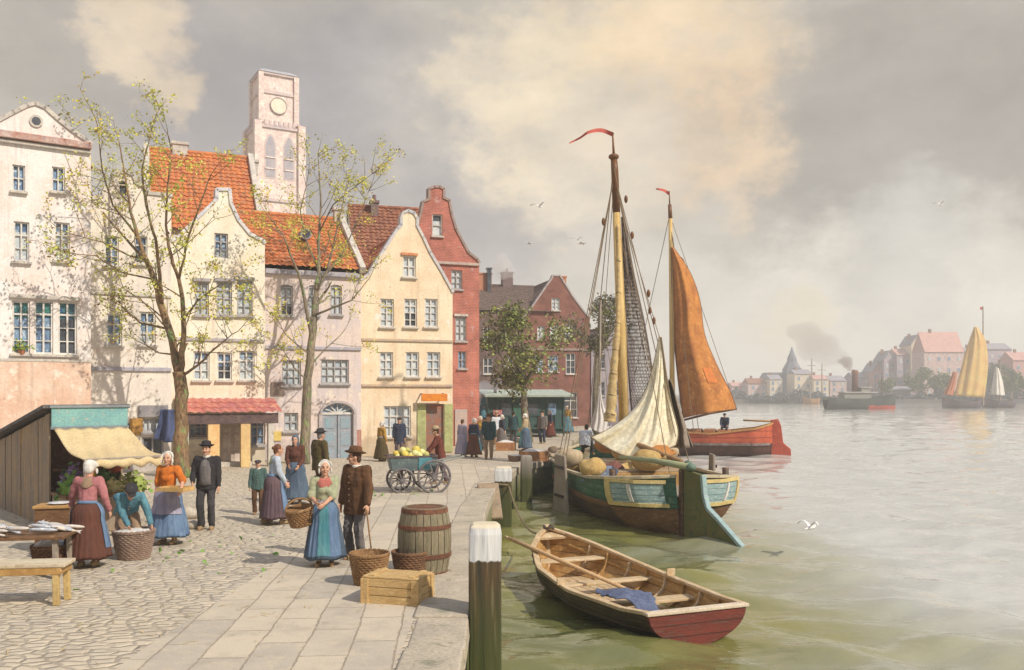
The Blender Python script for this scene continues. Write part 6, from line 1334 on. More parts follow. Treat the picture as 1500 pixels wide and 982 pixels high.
# the couple in front
person('person in a brown jacket and felt hat holding a cane beside a bonneted woman', G(523, 820), 212, 1.80, 'brown', ('trousers', 'grey'), ('brim', 'brown'), 'brown', collar='white', beard=True, lh=(-.33, .12, .84), rh=(.26, .10, .82), yaw=42, vox=.0075, jacket_len=.72, bulk=2.0, clogs=True)
person('person in white bonnet, lime bodice, rose neckerchief and blue apron carrying a basket', G(476, 829), 172, 1.66, 'lime', ('skirt', 'denim'), ('bonnet', 'white'), 'auburn', (1.9, .93, 'blue'), 'rose', 'rolled', rh=(.12, .27, 1.08), lh=(-.02, .30, 1.06), patch='aqua', yaw=-8, vox=.0075, hem=.14, skirt_w=.33)
# market women and men
person('person seen from behind in pink blouse, white bonnet and dark brown skirt', G(128, 831), -6, 1.66, 'pink', ('skirt', 'dbrown'), ('bonnet', 'white'), 'grey', (4.0, .82, 'blue'), 'tan', 'long', lh=(-.36, .30, .98), rh=(.30, .12, .92), lean=.12, vox=.0085, hem=.16, skirt_w=.36, pleat=.07)
person('person in a teal shirt and black cap bending over a round wicker basket', G(186, 812), 150, 1.62, 'teal', ('trousers', 'tan'), ('cap', 'black'), 'black', rh=(.02, .52, .52), lh=(-.36, .44, .54), lean=.95, hip=.80, pitch=-10, lf=(-.14, .02, .09), rf=(.14, -.08, .09), vox=.0085, rpole=(.6, -.6, .3), lpole=(-.6, -.6, .3))
person('person in an orange bodice, white bonnet and blue skirt holding a flat tray', G(247, 797), 188, 1.66, 'orange', ('skirt', 'blue'), ('bonnet', 'white'), 'brown', (2.6, .52, 'lilac'), 'orange', 'rolled', lh=(-.40, .28, 1.06), rh=(.25, .06, .80), yaw=-12, vox=.0085, hem=.16, skirt_w=.38, pleat=.06)
person('person in a dark open jacket, grey waistcoat and black hat standing by the mossy tree', G(303, 776), 178, 1.72, 'black', ('trousers', 'dgrey'), ('brim', 'black'), 'brown', vest='grey', collar='white', rh=(.22, .20, .98), lh=(-.26, .06, .80), vox=.0085, beard=True, bulk=1.3, jacket_len=.82)
person('small boy in a dark green jacket, brown breeches and a cap', G(378, 754), 168, 1.22, 'green', ('trousers', 'brown'), ('cap', 'dgrey'), 'brown', vox=.010, collar='white')
person('bareheaded person in a pale blue blouse walking with a blue apron over a plum skirt', G(400, 768), 62, 1.66, 'sky', ('skirt', 'plum'), None, 'auburn', (2.2, .85, 'blue'), 'lime', 'long', rh=(.20, .22, .92), lh=(-.18, .26, .94), lf=(-.1, -.16, .09), rf=(.12, .20, .09), lean=.10, vox=.0085, hem=.14, skirt_w=.35)
person('person in a dark brown shawl blouse and deep blue skirt standing near the second tree', G(433, 738), 176, 1.68, 'dbrown', ('skirt', 'denim'), ('shawl', 'denim'), 'grey', None, None, 'long', rh=(.14, .22, 1.0), lh=(-.12, .22, .98), vox=.010, hem=.14, skirt_w=.36)
person('person in an olive brown coat seen from behind next to the second tree', G(468, 731), 40, 1.76, 'olive', ('trousers', 'brown'), ('brim', 'dgrey'), 'grey', vox=.011, bulk=1.9, jacket_len=.72, rh=(.30, .05, .84))
person('person in a straw hat and rust red smock pushing a handcart', G(645, 709), 262, 1.7, 'rust', ('trousers', 'plum'), ('brim', 'straw'), 'brown', rh=(.26, .44, .92), lh=(-.26, .44, .92), lean=.15, lf=(-.1, .18, .09), rf=(.1, -.2, .09), vox=.010, bulk=1.5, jacket_len=.76)
person('person in an ochre bodice and olive skirt by the yellow house window', G(559, 676), 40, 1.58, 'ochre', ('skirt', 'olive'), ('bonnet', 'white'), 'brown', (1.2, .8, 'lilac'), vox=.013, skirt_w=.36)
person('person in a long black coat and cap in front of the yellow house window', G(585, 672), 182, 1.70, 'navy', ('trousers', 'plum'), ('cap', 'black'), 'brown', vox=.013, bulk=1.8, jacket_len=.62)
person('person in a pale grey blouse and lilac skirt beside the green shutter', G(677, 669), 30, 1.6, 'lilac', ('skirt', 'lilac'), None, 'brown', vox=.013, skirt_w=.36)
person('person in white cap, dark shawl and brown skirt between two others near the kiosk', G(694, 670), 20, 1.64, 'navy', ('skirt', 'dbrown'), ('bonnet', 'white'), 'grey', (3.6, .8, 'aqua'), scarf='navy', vox=.013, skirt_w=.36)
person('person in a dark teal jacket and wide brown hat standing with two women', G(716, 673), 184, 1.82, 'dteal', ('trousers', 'tan'), ('brim', 'brown'), 'brown', vox=.013, bulk=1.5, jacket_len=.76, rh=(.2, .2, .95))
person('person in a white cap, straw blouse and aqua apron alone by the leafy tree', G(770, 660), 290, 1.74, 'straw', ('skirt', 'denim'), ('bonnet', 'white'), 'brown', (2.4, .85, 'aqua'), None, 'long', rh=(.1, .25, 1.0), lh=(-.1, .22, .95), vox=.014, skirt_w=.38)
person('person in a rose jacket standing far off beside an ochre shawled woman', G(817, 636), 170, 1.85, 'rose', ('trousers', 'plum'), None, 'black', vox=.017, bulk=1.2)
person('person in an ochre shawl and bright blue skirt far off on the quay', G(831, 635), 200, 1.85, 'ochre', ('skirt', 'teal'), ('bonnet', 'white'), 'brown', None, 'ochre', vox=.017, skirt_w=.42)

person('person in a dark navy shawl and grey skirt beside the orange box by the kiosk', G(735, 655), 60, 1.62, 'navy', ('skirt', 'grey'), ('bonnet', 'white'), 'brown', vox=.014, skirt_w=.36)
person('person in a dark green coat and flat cap leaning toward the kiosk door', G(752, 650), 10, 1.72, 'dteal', ('trousers', 'dgrey'), ('cap', 'dgrey'), 'black', vox=.014, bulk=1.5, jacket_len=.72)
person('person in a grey jacket with a white shirt right of the leafy tree trunk', G(795, 650), 210, 1.74, 'grey', ('trousers', 'navy'), ('brim', 'dgrey'), 'brown', collar='white', vox=.014, bulk=1.4)
person('person in an ochre jacket and grey skirt behind the man in the wide brown hat', G(704, 660), 200, 1.62, 'ochre', ('skirt', 'dgrey'), ('bonnet', 'white'), 'brown', vox=.014, skirt_w=.36)
person('person in a pale shirt and straw hat between the kiosk door and the orange box', G(727, 652), 160, 1.72, 'shirt', ('trousers', 'tan'), ('brim', 'straw'), 'brown', vox=.014, bulk=1.3)
person('person in a rust skirt and navy shawl at the right end of the kiosk', G(806, 641), 250, 1.66, 'navy', ('skirt', 'rust'), ('shawl', 'grey'), 'grey', vox=.016, skirt_w=.38)
# kiosk behind, with two people on its platform
kb = G(716, 641); kb2 = G(826, 640)
def kiosk():
    d = (kb2-kb); w = d.length; t = thing('kiosk', 'long dark green wooden kiosk with a pale flat roof and a stove pipe', 'kiosk', kb, math.atan2(d.y, d.x)); gr = mat('kiosk_green', (.045, .105, .095), (.035, .075, .08), (.08, .15, .12), rough=.7, scale=2.5, stretch=(2.5, 1, .5))
    z = 2.62; mb = MB(); mb.box((w/2, 1.3, z/2+.1), (w, 2.4, z-.2)); mb.box((w/2, -.02, .55), (w, .12, .1)); [mb.box((w*i/9, .07, z/2), (.1, .1, z-.1)) for i in range(10)]; mb.build('wall', gr, t)
    mb = MB(); mb.box((w/2+.1, 1.1, z+.12), (w+.9, 3.4, .14), M=Matrix.Rotation(R(6), 3, 'X')); mb.build('roof', mat('kiosk_roof', (.42, .48, .40), (.34, .40, .36), (.55, .56, .5)), t, bevel=.02)
    for x, ww, c in ((1.1, .55, 'd'), (2.15, .45, 'p'), (w-.75, .5, 'b'), (w-2.0, .6, 'd')):
        f = MB(); f.box((x, .06, 1.75), (ww+.14, .08, .85)); o = f.build('window', gr, t); MB().box((x, .015, 1.75), (ww, .02, .7)).build('pane', PANES[c], o)
    MB().box((.55, -.06, 1.55), (.55, .05, .3)).build('notice', mat('pink_notice', (.5, .2, .2), (.42, .16, .18)), t); MB().box((w*.42, .03, 1.05), (.9, .06, 1.9)).build('door', mat('kiosk_door', (.05, .16, .11), (.04, .11, .09), scale=4), t)
    mb = MB(); mb.tube([(.5, .6, 2.6), (.5, .6, 3.6)], [.1, .1], 10); mb.tube([(.5, .6, 3.6), (.5, .6, 3.7)], [.18, .05], 10); mb.build('stove_pipe', DARKW, t, smooth=True)
    mb = MB(); mb.box((-.75, .4, .55), (1.5, 1.4, 1.1)); mb.build('platform', W_BROWN, t)
kiosk()
M = Matrix.Translation(kb) @ Matrix.Rotation(math.atan2((kb2-kb).y, (kb2-kb).x), 4, 'Z')
person('person in a brown coat with dark hair standing on the kiosk platform', M @ Vector((-.95, .3, 1.1)), 120, 1.75, 'plum', ('trousers', 'plum'), None, 'black', vox=.017, bulk=1.3)
person('person in a blue smock standing on the kiosk platform beside the stove pipe', M @ Vector((-.3, .35, 1.1)), 240, 1.6, 'teal', ('skirt', 'teal'), ('cap', 'teal'), 'brown', vox=.017)
smoke('stove_smoke', 'bluish smoke drifting from the kiosk stove pipe', [P(x, y, 55) for x, y in ((724, 568), (716, 567), (707, 570), (698, 577), (688, 583))], [.25, .4, .5, .5, .4], .55, (.80, .84, .92))
# man working on the barge
bm_ = on_barge(857, 668, 1.55)
person('person in a pale blue shirt sitting on the barge with his back to us', bm_-Vector((0, 0, -.02)), 20, 1.72, 'shirt', ('trousers', 'dgrey'), None, 'black', hip=.42, lf=(-.22, .42, .09), rf=(.22, .42, .09), lean=.30, rh=(.22, .40, .42), lh=(-.28, .34, .40), yaw=-40, vox=.010, bulk=1.6, jacket_len=.86, group='people on the boats')
person('person in dark clothes sitting on the red boat under the rust sail', P(1062, 630, 57)-Vector((0, 0, .25)), 200, 1.75, 'navy', ('trousers', 'navy'), ('cap', 'navy'), 'black', hip=.5, lf=(-.15, .4, .09), rf=(.15, .4, .09), lean=.25, rh=(.2, .4, .55), lh=(-.2, .4, .55), vox=.017, bulk=1.7, group='people on the boats')

# ------------------------------------------------------------------ things on the quay
WICK = mat('wicker', (.30, .17, .075), (.20, .11, .05), (.40, .26, .13), rough=.75, scale=6, bump=.3, bscale=30); WICKD = mat('wicker_dark', (.20, .105, .055), (.13, .07, .04), (.28, .16, .09), rough=.75, scale=6, bump=.3, bscale=30); WICKG = mat('wicker_grey', (.30, .21, .16), (.22, .15, .12), (.40, .30, .23), rough=.8, scale=6, bump=.3, bscale=30)
def basket(label, loc, r0, r1, h, m, rz=0, handle=None, fill=None, group='wicker baskets', tilt=None, oval=1.0, name='basket'):
    t = thing(name, label, 'basket', loc, rz, group)
    if tilt: t.rotation_euler = tilt
    rows = max(8, int(h/.032)); st = 22
    mb = MB(); vs = []; n = st*4
    for j in range(rows*2+1):
        f = j/(rows*2); r = r0+(r1-r0)*(f**.8)
        for i in range(n):
            a = 2*math.pi*i/n; ph = 1 if (j//2) % 2 else -1; w = .010*ph*math.cos(st*a)+(.007 if j % 2 else -.004); vs.append((math.cos(a)*(r+w)*oval, math.sin(a)*(r+w), h*f))
    fs = [(j*n+i, j*n+(i+1) % n, (j+1)*n+(i+1) % n, (j+1)*n+i) for j in range(rows*2) for i in range(n)]; mb.add(vs, fs)
    vin = []
    for j in range(4):
        f = 1-j/3*.96; r = (r0+(r1-r0)*f**.8)-.022
        for i in range(n): a = 2*math.pi*i/n; vin.append((math.cos(a)*r*oval, math.sin(a)*r, h*f))
    mb.add(vin, [(j*n+i, j*n+(i+1) % n, (j+1)*n+(i+1) % n, (j+1)*n+i) for j in range(3) for i in range(n)]+[tuple(3*n+i for i in range(n))]); mb.build('body', m, t, recalc=False)
    mb = MB()
    for o in range(2): mb.tube([(math.cos(a)*(r1-.005)*oval, math.sin(a)*(r1-.005), h+.012*math.sin(a*12+o*math.pi)) for a in [2*math.pi*i/72 for i in range(73)]], .017, 6)
    mb.build('rim', m, t, smooth=True)
    if handle:
        mb = MB(); mb.tube([(math.cos(a)*r1*oval, .0, h+math.sin(a)*handle) for a in [math.pi*i/16 for i in range(17)]], .016, 7); mb.build('handle', m, t, smooth=True)
    if fill:
        mb = MB(); fm, amp = fill; mb.grid(lambda u, v: ((lambda a, q: (math.cos(a)*q*r1*.97*oval, math.sin(a)*q*r1*.97, h-.02+amp*(1-q*q)+.025*noise.noise(Vector((math.cos(a)*q*7, math.sin(a)*q*7, loc[0])))))(2*math.pi*u, v)), 30, 8); mb.build('contents', fm, t, smooth=True, recalc=False)
    return t
basket('empty round brown wicker basket in front of the couple', G(541, 856), .20, .285, .44, WICK)
basket('empty dark brown wicker basket between the brown basket and the barrel', G(601, 846), .20, .275, .38, WICKD, 1)
FISH = mat('pale_linen', (.70, .67, .62), (.55, .54, .54), (.62, .48, .44), rough=.8, scale=6, bump=.4)
basket('greyish wicker basket full of washing under the bending boy hands', G(196, 818)+Vector((.0, 0, 0)), .24, .33, .46, WICKG, 2, None, (FISH, .05))
basket('brown wicker basket heaped with pale fish beside the pink bloused woman', G(74, 833), .21, .28, .36, WICKD, .4, None, (FISH, .14))
cp = G(476, 829); wv = lambda x, y, z: Matrix.Translation(cp) @ Matrix.Rotation(-R(172), 4, 'Z') @ Vector((x, y, z))
bk = wv(.36, .10, .66); basket('brown wicker basket with a handle hanging on the arm of the bonneted woman', bk, .13, .19, .28, WICK, .5, .16, None, tilt=(.1, -.18, .6), oval=1.15)
def barrel():
    t = thing('barrel', 'upright weathered oak barrel with rusty hoops beside the baskets', 'barrel', G(621, 842)+Vector((0, .1, 0)), .2); h = 1.02; n = 22; prof = lambda f: .335+.075*math.sin(math.pi*f)**.9
    mb = MB()
    for s in range(n):
        a0 = 2*math.pi*s/n+.012; a1 = 2*math.pi*(s+1)/n-.012; vs = []; m = 14; jr = random.Random(s).uniform(-.004, .004)
        for j in range(m+1):
            r = prof(j/m)+jr
            for a in (a0, (a0+a1)/2, a1): vs.append((math.cos(a)*r, math.sin(a)*r, h*j/m))
            for a in (a1, a0): vs.append((math.cos(a)*(r-.05), math.sin(a)*(r-.05), h*j/m))
        mb.add(vs, [(j*5+i, j*5+(i+1) % 5, (j+1)*5+(i+1) % 5, (j+1)*5+i) for j in range(m) for i in range(5)]+[(0, 1, 2, 3, 4), tuple(m*5+i for i in (4, 3, 2, 1, 0))], 0)
    mb.build('staves', mat('barrel_oak', (.26, .215, .14), (.19, .17, .11), (.36, .30, .2), rough=.75, scale=4, bump=.4, stretch=(4, 4, .6)), t)
    for f in (.02, .30, .72, .955):
        mb = MB(); r = prof(f)+.008; mb.lathe([(r-.004, h*f-.035), (r+.004, h*f-.03), (prof(f+.03)+.012, h*f+.03), (prof(f+.03)+.002, h*f+.036)], 40); mb.build('hoop', mat('rusty_hoop', (.20, .085, .045), (.13, .06, .04), (.3, .15, .09), rough=.7, scale=6, metal=.2), t)
    mb = MB(); mb.lathe([(.01, h-.05), (.31, h-.05), (.31, h-.09), (.01, h-.09)], 30); lid = mb.build('lid', mat('lid_wood', (.42, .34, .22), (.34, .27, .17), (.5, .42, .28), scale=3, stretch=(4, .7, 1)), t)
    mb = MB(); [mb.box((x, 0, h-.046), (.008, .6*math.cos(x*2.2), .006)) for x in (-.2, -.1, 0, .1, .2)]; mb.build('lid_seam', DARKW, lid)
barrel()
def crate(label, loc, rz, d, m, name='crate', lid=True, group='wooden crates and boxes'):
    t = thing(name, label, 'crate', loc, rz, group); w, l, h = d; mb = MB(); rows = 3
    for s in (-1, 1):
        for j in range(rows):
            hh = h/rows; mb.box((0, s*(l/2-.012), hh*(j+.5)), (w-.03, .024, hh-.008)); mb.box((s*(w/2-.012), 0, hh*(j+.5)), (.024, l-.03, hh-.008))
    mb.box((0, 0, .02), (w-.05, l-.05, .03)); mb.build('side_boards', m, t, bevel=.004)
    for sx in (-1, 1):
        for sy in (-1, 1): mb = MB(); mb.box((sx*(w/2-.035), sy*(l/2+.013), h/2), (.085, .026, h)); mb.box((sx*(w/2+.013), sy*(l/2-.022), h/2+.001), (.026, .11, h)); mb.build('corner_batten', m, t, bevel=.004)
    if lid:
        mb = MB(); n = 4
        for k in range(n): mb.box((0, -l/2+l*(k+.5)/n, h+.014), (w+.03, l/n-.008, .024))
        mb.build('lid', m, t, bevel=.004); mb = MB(); [mb.box((s*(w/2-.10), 0, h+.036), (.075, l-.06, .02)) for s in (-1, 1)]; mb.build('lid_batten', m, t, bevel=.004)
    return t
CRATE = mat('crate_pine', (.58, .40, .18), (.48, .31, .13), (.66, .50, .27), rough=.7, scale=3, bump=.3, stretch=(1, 3, 3))
crate('new yellow pine crate with a closed lid in front of the two empty baskets', G(583, 880), R(-16), (.76, .52, .33), CRATE)
BOXO = mat('box_orange', (.45, .22, .09), (.36, .17, .08), (.55, .32, .16), scale=4)
def linen_box(label, loc, d, rz):
    t = crate(label, loc, rz, d, BOXO, 'box', False); mb = MB(); w, l, h = d; mb.grid(lambda u, v: ((u-.5)*w*.98, (v-.5)*l*.98, h-.02+.12*math.sin(math.pi*u)*math.sin(math.pi*v)+.03*noise.noise(Vector((u*6, v*6, w)))), 14, 12); mb.build('linen', FISH, t, smooth=True, recalc=False)
linen_box('orange wooden box covered with white linen near the kerb behind the grey pile', G(782, 676), (1.05, .6, .42), .2); linen_box('small orange wooden box on the quay in front of the kiosk', G(741, 660), (.85, .6, .4), -.1)
pq = G(757, 676); basket('low pale basket beside the linen covered box', pq, .3, .36, .22, WICKG, 0, None, (FISH, .08))
def sausage(name, label, cat, loc, r, m, n, seed, rz=0, group=None):
    t = thing(name, label, cat, loc, rz, group); rr = random.Random(seed); mb = MB()
    for _ in range(n): mb.ell((rr.gauss(0, r), rr.gauss(0, r*.7), abs(rr.gauss(r*.35, r*.2))), (r*.8, r*.6, r*.5), Matrix.Rotation(rr.uniform(0, 6), 3, 'Z'))
    me = remesh(mb, r*.12, 3); me.materials.append(m); o = bpy.data.objects.new('cloth', me); C.objects.link(o); o.parent = t; return t
sausage('net_heap', 'heap of brown netting on the kerb beside the barge', 'net heap', G(812, 664), .3, mat('net_brown', (.22, .15, .10), (.15, .11, .09), (.38, .3, .18), scale=5, bump=.8, bscale=60), 7, 3)
sausage('sack', 'dark sacks heaped under the leafy tree in front of the kiosk', 'sack', G(750, 648), .3, mat('sack_grey', (.13, .12, .12), (.18, .16, .15), scale=4), 6, 4)

def bench():
    t = thing('bench', 'low plank bench with splayed yellowish legs at the left of the quay', 'bench', G(52, 884), R(8)); z = .52; top = mat('bench_top', (.60, .52, .38), (.50, .42, .30), (.42, .33, .22), scale=3, stretch=(.6, 3, 1)); lg = mat('bench_leg', (.55, .40, .17), (.44, .31, .13), scale=4)
    mb = MB(); mb.box((-.30, -.10, z), (1.45, .20, .05)); mb.box((-.30, .12, z), (1.45, .22, .05)); mb.build('seat', top, t, bevel=.012)
    mb = MB(); mb.box((-.3, -.17, z-.07), (1.36, .035, .10)); mb.box((-.3, .19, z-.07), (1.36, .035, .10)); mb.box((.36, .01, z-.07), (.035, .36, .09)); mb.build('apron', W_OCHRE, t, bevel=.006)
    for x, y in ((.30, -.14), (.32, .17), (-.92, -.14), (-.92, .17)): MB().beam((x, y, z-.02), (x*1.04, y*1.1, 0), .075, .075).build('leg', lg, t, bevel=.008)
bench()
def handcart():
    o = G(603, 720); t = thing('handcart', 'blue green handcart with spoked wheels loaded with yellow produce', 'handcart', o, R(14)); bl = mat('cart_blue', (.155, .20, .205), (.11, .15, .165), (.22, .30, .31), rough=.6, scale=3); tq = mat('cart_turquoise', (.12, .36, .42), (.1, .28, .34))
    L_, W_, z0, z1 = 1.3, .85, .62, 1.0; mb = MB(); T = lambda x, y, z: (x, y, z)
    for s in (-1, 1): mb.add([(-L_/2+.08, s*W_*.42, z0), (L_/2-.05, s*W_*.42, z0), (L_/2, s*W_*.52, z1), (-L_/2, s*W_*.52, z1)], [(0, 1, 2, 3)])
    for x, xx in ((-L_/2+.08, -L_/2), (L_/2-.05, L_/2)): mb.add([(x, -W_*.42, z0), (x, W_*.42, z0), (xx, W_*.52, z1), (xx, -W_*.52, z1)], [(0, 1, 2, 3)])
    mb.add([(-L_/2+.08, -W_*.42, z0), (L_/2-.05, -W_*.42, z0), (L_/2-.05, W_*.42, z0), (-L_/2+.08, W_*.42, z0)], [(0, 1, 2, 3)]); bx_ = mb.build('body', bl, t, recalc=False, solid=.035)
    MB().box((L_/2-.33, -W_*.50, (z0+z1)/2), (.36, .03, z1-z0-.04), M=Matrix.Rotation(R(13), 3, 'X')).build('side_panel', tq, t)
    mb = MB(); [mb.beam((-L_/2-.08, s*W_*.53, z1), (L_/2+.02, s*W_*.53, z1), .06, .05) for s in (-1, 1)]; [mb.beam((x, -W_*.5, z1), (x, W_*.5, z1), .06, .05) for x in (-L_/2, L_/2)]; mb.build('rail', DARKW, t, bevel=.01)
    for s in (-1, 1):
        mb = MB(); mb.beam((L_/2-.1, s*.32, z0+.15), (L_/2+.80, s*.28, .98), .05, .05); mb.build('shaft', mat('shaft_grey', (.32, .33, .30), (.25, .25, .24)), t, bevel=.01)
    def wheel(x, y, r, nm='wheel'):
        wm = mat('wheel_grey', (.13, .125, .13), (.19, .17, .17), (.08, .08, .09)); mb = MB(); mb.tube([(x+r*math.cos(a), y, r+r*math.sin(a)) for a in [2*math.pi*i/32 for i in range(33)]], .035, 6); w = mb.build(nm, wm, t, smooth=True)
        mb = MB(); [mb.beam((x, y, r), (x+r*math.cos(a), y, r+r*math.sin(a)), .028, .028, up=(0, 1, 0)) for a in [2*math.pi*i/10 for i in range(10)]]; mb.build('spoke', wm, w); mb = MB(); mb.tube([(x, y-.07, r), (x, y+.07, r)], [.065, .065], 10); mb.build('hub', wm, w)
    wheel(-L_/2+.34, -W_*.50, .33); wheel(-L_/2+.34, W_*.50, .33); wheel(L_/2-.10, -W_*.66, .44); wheel(L_/2-.10, W_*.66, .44)
    mb = MB(); mb.beam((-L_/2+.34, -W_*.5, .33), (-L_/2+.34, W_*.5, .33), .06, .06); mb.beam((L_/2-.1, -W_*.66, .44), (L_/2-.1, W_*.66, .44), .06, .06); [mb.beam((-L_/2+.34, s*.3, .33), (-L_/2+.34, s*.3, z0), .06, .06) for s in (-1, 1)]; [mb.beam((L_/2-.1, s*.3, .44), (L_/2-.1, s*.3, z0), .06, .06) for s in (-1, 1)]; mb.build('axle', DARKW, t)
    rr = random.Random(6); ym = [mat('produce_yellow', (.70, .56, .12), (.62, .46, .08), rough=.5, bump=.1), mat('produce_pale', (.74, .68, .30), (.62, .58, .22), rough=.5, bump=.1), mat('produce_green', (.52, .50, .16), (.42, .42, .12), rough=.6)]
    M = Matrix.Translation(o) @ Matrix.Rotation(R(14), 4, 'Z'); me = {}
    lab = 'yellow cabbage sized fruit heaped on the blue green handcart'
    for i in range(26):
        x = rr.uniform(-.50, .45); y = rr.uniform(-.33, .33); z = .92+.15*max(0, 1-(x/.7)**2)*max(.1, 1-(y/.4)**2)*2*rr.uniform(.2, 1); k = (0, 1, 0, 1, 1, 0, 2)[i % 7]
        if k not in me:
            b = MB(); b.ell((0, 0, 0), (.10, .105, .085), nu=14, nv=9)
            for q, v in enumerate(b.v): v = Vector(v); b.v[q] = tuple(v*(1+.10*noise.noise(v*14+Vector((k*7, 0, 0)))))
            f = b.build('fruit', ym[k], None, smooth=True); me[k] = f
        else: f = me[k].copy(); C.objects.link(f)
        f.location = M @ Vector((x, y, z)); f.rotation_euler = (rr.uniform(0, 3), rr.uniform(0, 3), 0); s = rr.uniform(.8, 1.25); f.scale = (s, s, s)
        tag(f, ('yellow round fruit', 'pale yellow round fruit', 'greenish round fruit')[k]+' heaped on the blue green handcart', 'fruit', ('yellow', 'pale', 'greenish')[k]+' fruit on the handcart')
handcart()

# mooring piles
def pile(label, x, y, top, w, white, seed):
    t = thing('mooring_pile', label, 'mooring pile', (x, y, -3.2), R(seed*7 % 11-5), 'mooring piles along the quay'); h = top+3.2; n = 16; rr = random.Random(seed); vs = []; hs = [0, 1, 1.6, 2.0, 2.5, 3.0, 3.5, 4.0, h-.12, h-.03, h]
    hs = sorted(set([z for z in hs if z <= h])); sq = lambda a: 1/max(abs(math.cos(a)), abs(math.sin(a)))**.72
    off = [rr.uniform(-.02, .02) for _ in range(n)]
    for z in hs:
        sh = 1.0 if z < h-.06 else (.93 if z < h-.01 else .74)
        for i in range(n): a = 2*math.pi*i/n; r = w/2*sq(a)*sh*(1+off[i]+rr.uniform(-.012, .012)); vs.append((r*math.cos(a), r*math.sin(a), z))
    mb = MB(); mb.add(vs, [(j*n+i, j*n+(i+1) % n, (j+1)*n+(i+1) % n, (j+1)*n+i) for j in range(len(hs)-1) for i in range(n)]+[tuple((len(hs)-1)*n+i for i in range(n))])
    m, N, L, b = nodes_of('pile_wood_'+str(seed), .7, .3) if True else None
    tc = N.new('ShaderNodeTexCoord'); o = tc.outputs['Object']; sp = N.new('ShaderNodeSeparateXYZ'); L.new(o, sp.inputs[0]); mp = N.new('ShaderNodeMapping'); mp.inputs['Scale'].default_value = (7, 7, .5); L.new(o, mp.inputs[0])
    st = nse(N, L, mp.outputs[0], 1.6, 5, .6); c = mixc(N, L, mrange(N, L, st.outputs['Fac'], .38, .62), (.045, .042, .028), (.125, .075, .035)); c = mixc(N, L, mrange(N, L, st.outputs['Fac'], .58, .66), c, (.20, .19, .12))
    blot = nse(N, L, o, 3, 4); zz = N.new('ShaderNodeMath'); zz.operation = 'MULTIPLY_ADD'; zz.inputs[1].default_value = .5; L.new(blot.outputs['Fac'], zz.inputs[0]); L.new(sp.outputs['Z'], zz.inputs[2])
    c = mixc(N, L, mrange(N, L, zz.outputs[0], 4.0, 3.0, 0, .85), c, (.06, .075, .022))
    if white:
        z2 = N.new('ShaderNodeMath'); z2.operation = 'MULTIPLY_ADD'; z2.inputs[1].default_value = .10; L.new(st.outputs['Fac'], z2.inputs[0]); L.new(sp.outputs['Z'], z2.inputs[2])
        c = mixc(N, L, mrange(N, L, z2.outputs[0], h-white+.04, h-white+.06), c, mixc(N, L, mrange(N, L, st.outputs['Fac'], .45, .68), (.72, .72, .72), (.42, .44, .48)))
        c = mixc(N, L, mrange(N, L, sp.outputs['Z'], h-.06, h-.02), c, (.66, .58, .42))
    else: c = mixc(N, L, mrange(N, L, sp.outputs['Z'], h-.9, h-.1, 0, .8), c, (.33, .30, .27))
    L.new(c, b.inputs['Base Color']); bp = N.new('ShaderNodeBump'); bp.inputs['Strength'].default_value = .6; bp.inputs['Distance'].default_value = .03; L.new(st.outputs['Fac'], bp.inputs['Height']); L.new(bp.outputs[0], b.inputs['Normal'])
    mb.build('post', m, t, smooth=False, bevel=.012)
pile('thick dark mooring pile with a white painted top nearest to the viewer', -.335, 11.0, 1.14, .41, .44, 1)
pile('second mooring pile with a white top holding the mooring rope', -.26, 26.0, .60, .50, .42, 2)
pile('grey unpainted mooring pile at the bend of the quay', .52, 32.1, .50, .42, 0, 3)
mb = MB(); mb.beam((-.56, 24.6, -.75), (-.70, 25.6, .12), .62, .14); tag(mb.build('fender_board', mat('fender_wood', (.33, .24, .16), (.24, .19, .14), (.4, .32, .22), scale=3), None, bevel=.04), 'leaning fender board against the quay beside the second white topped pile', 'board')

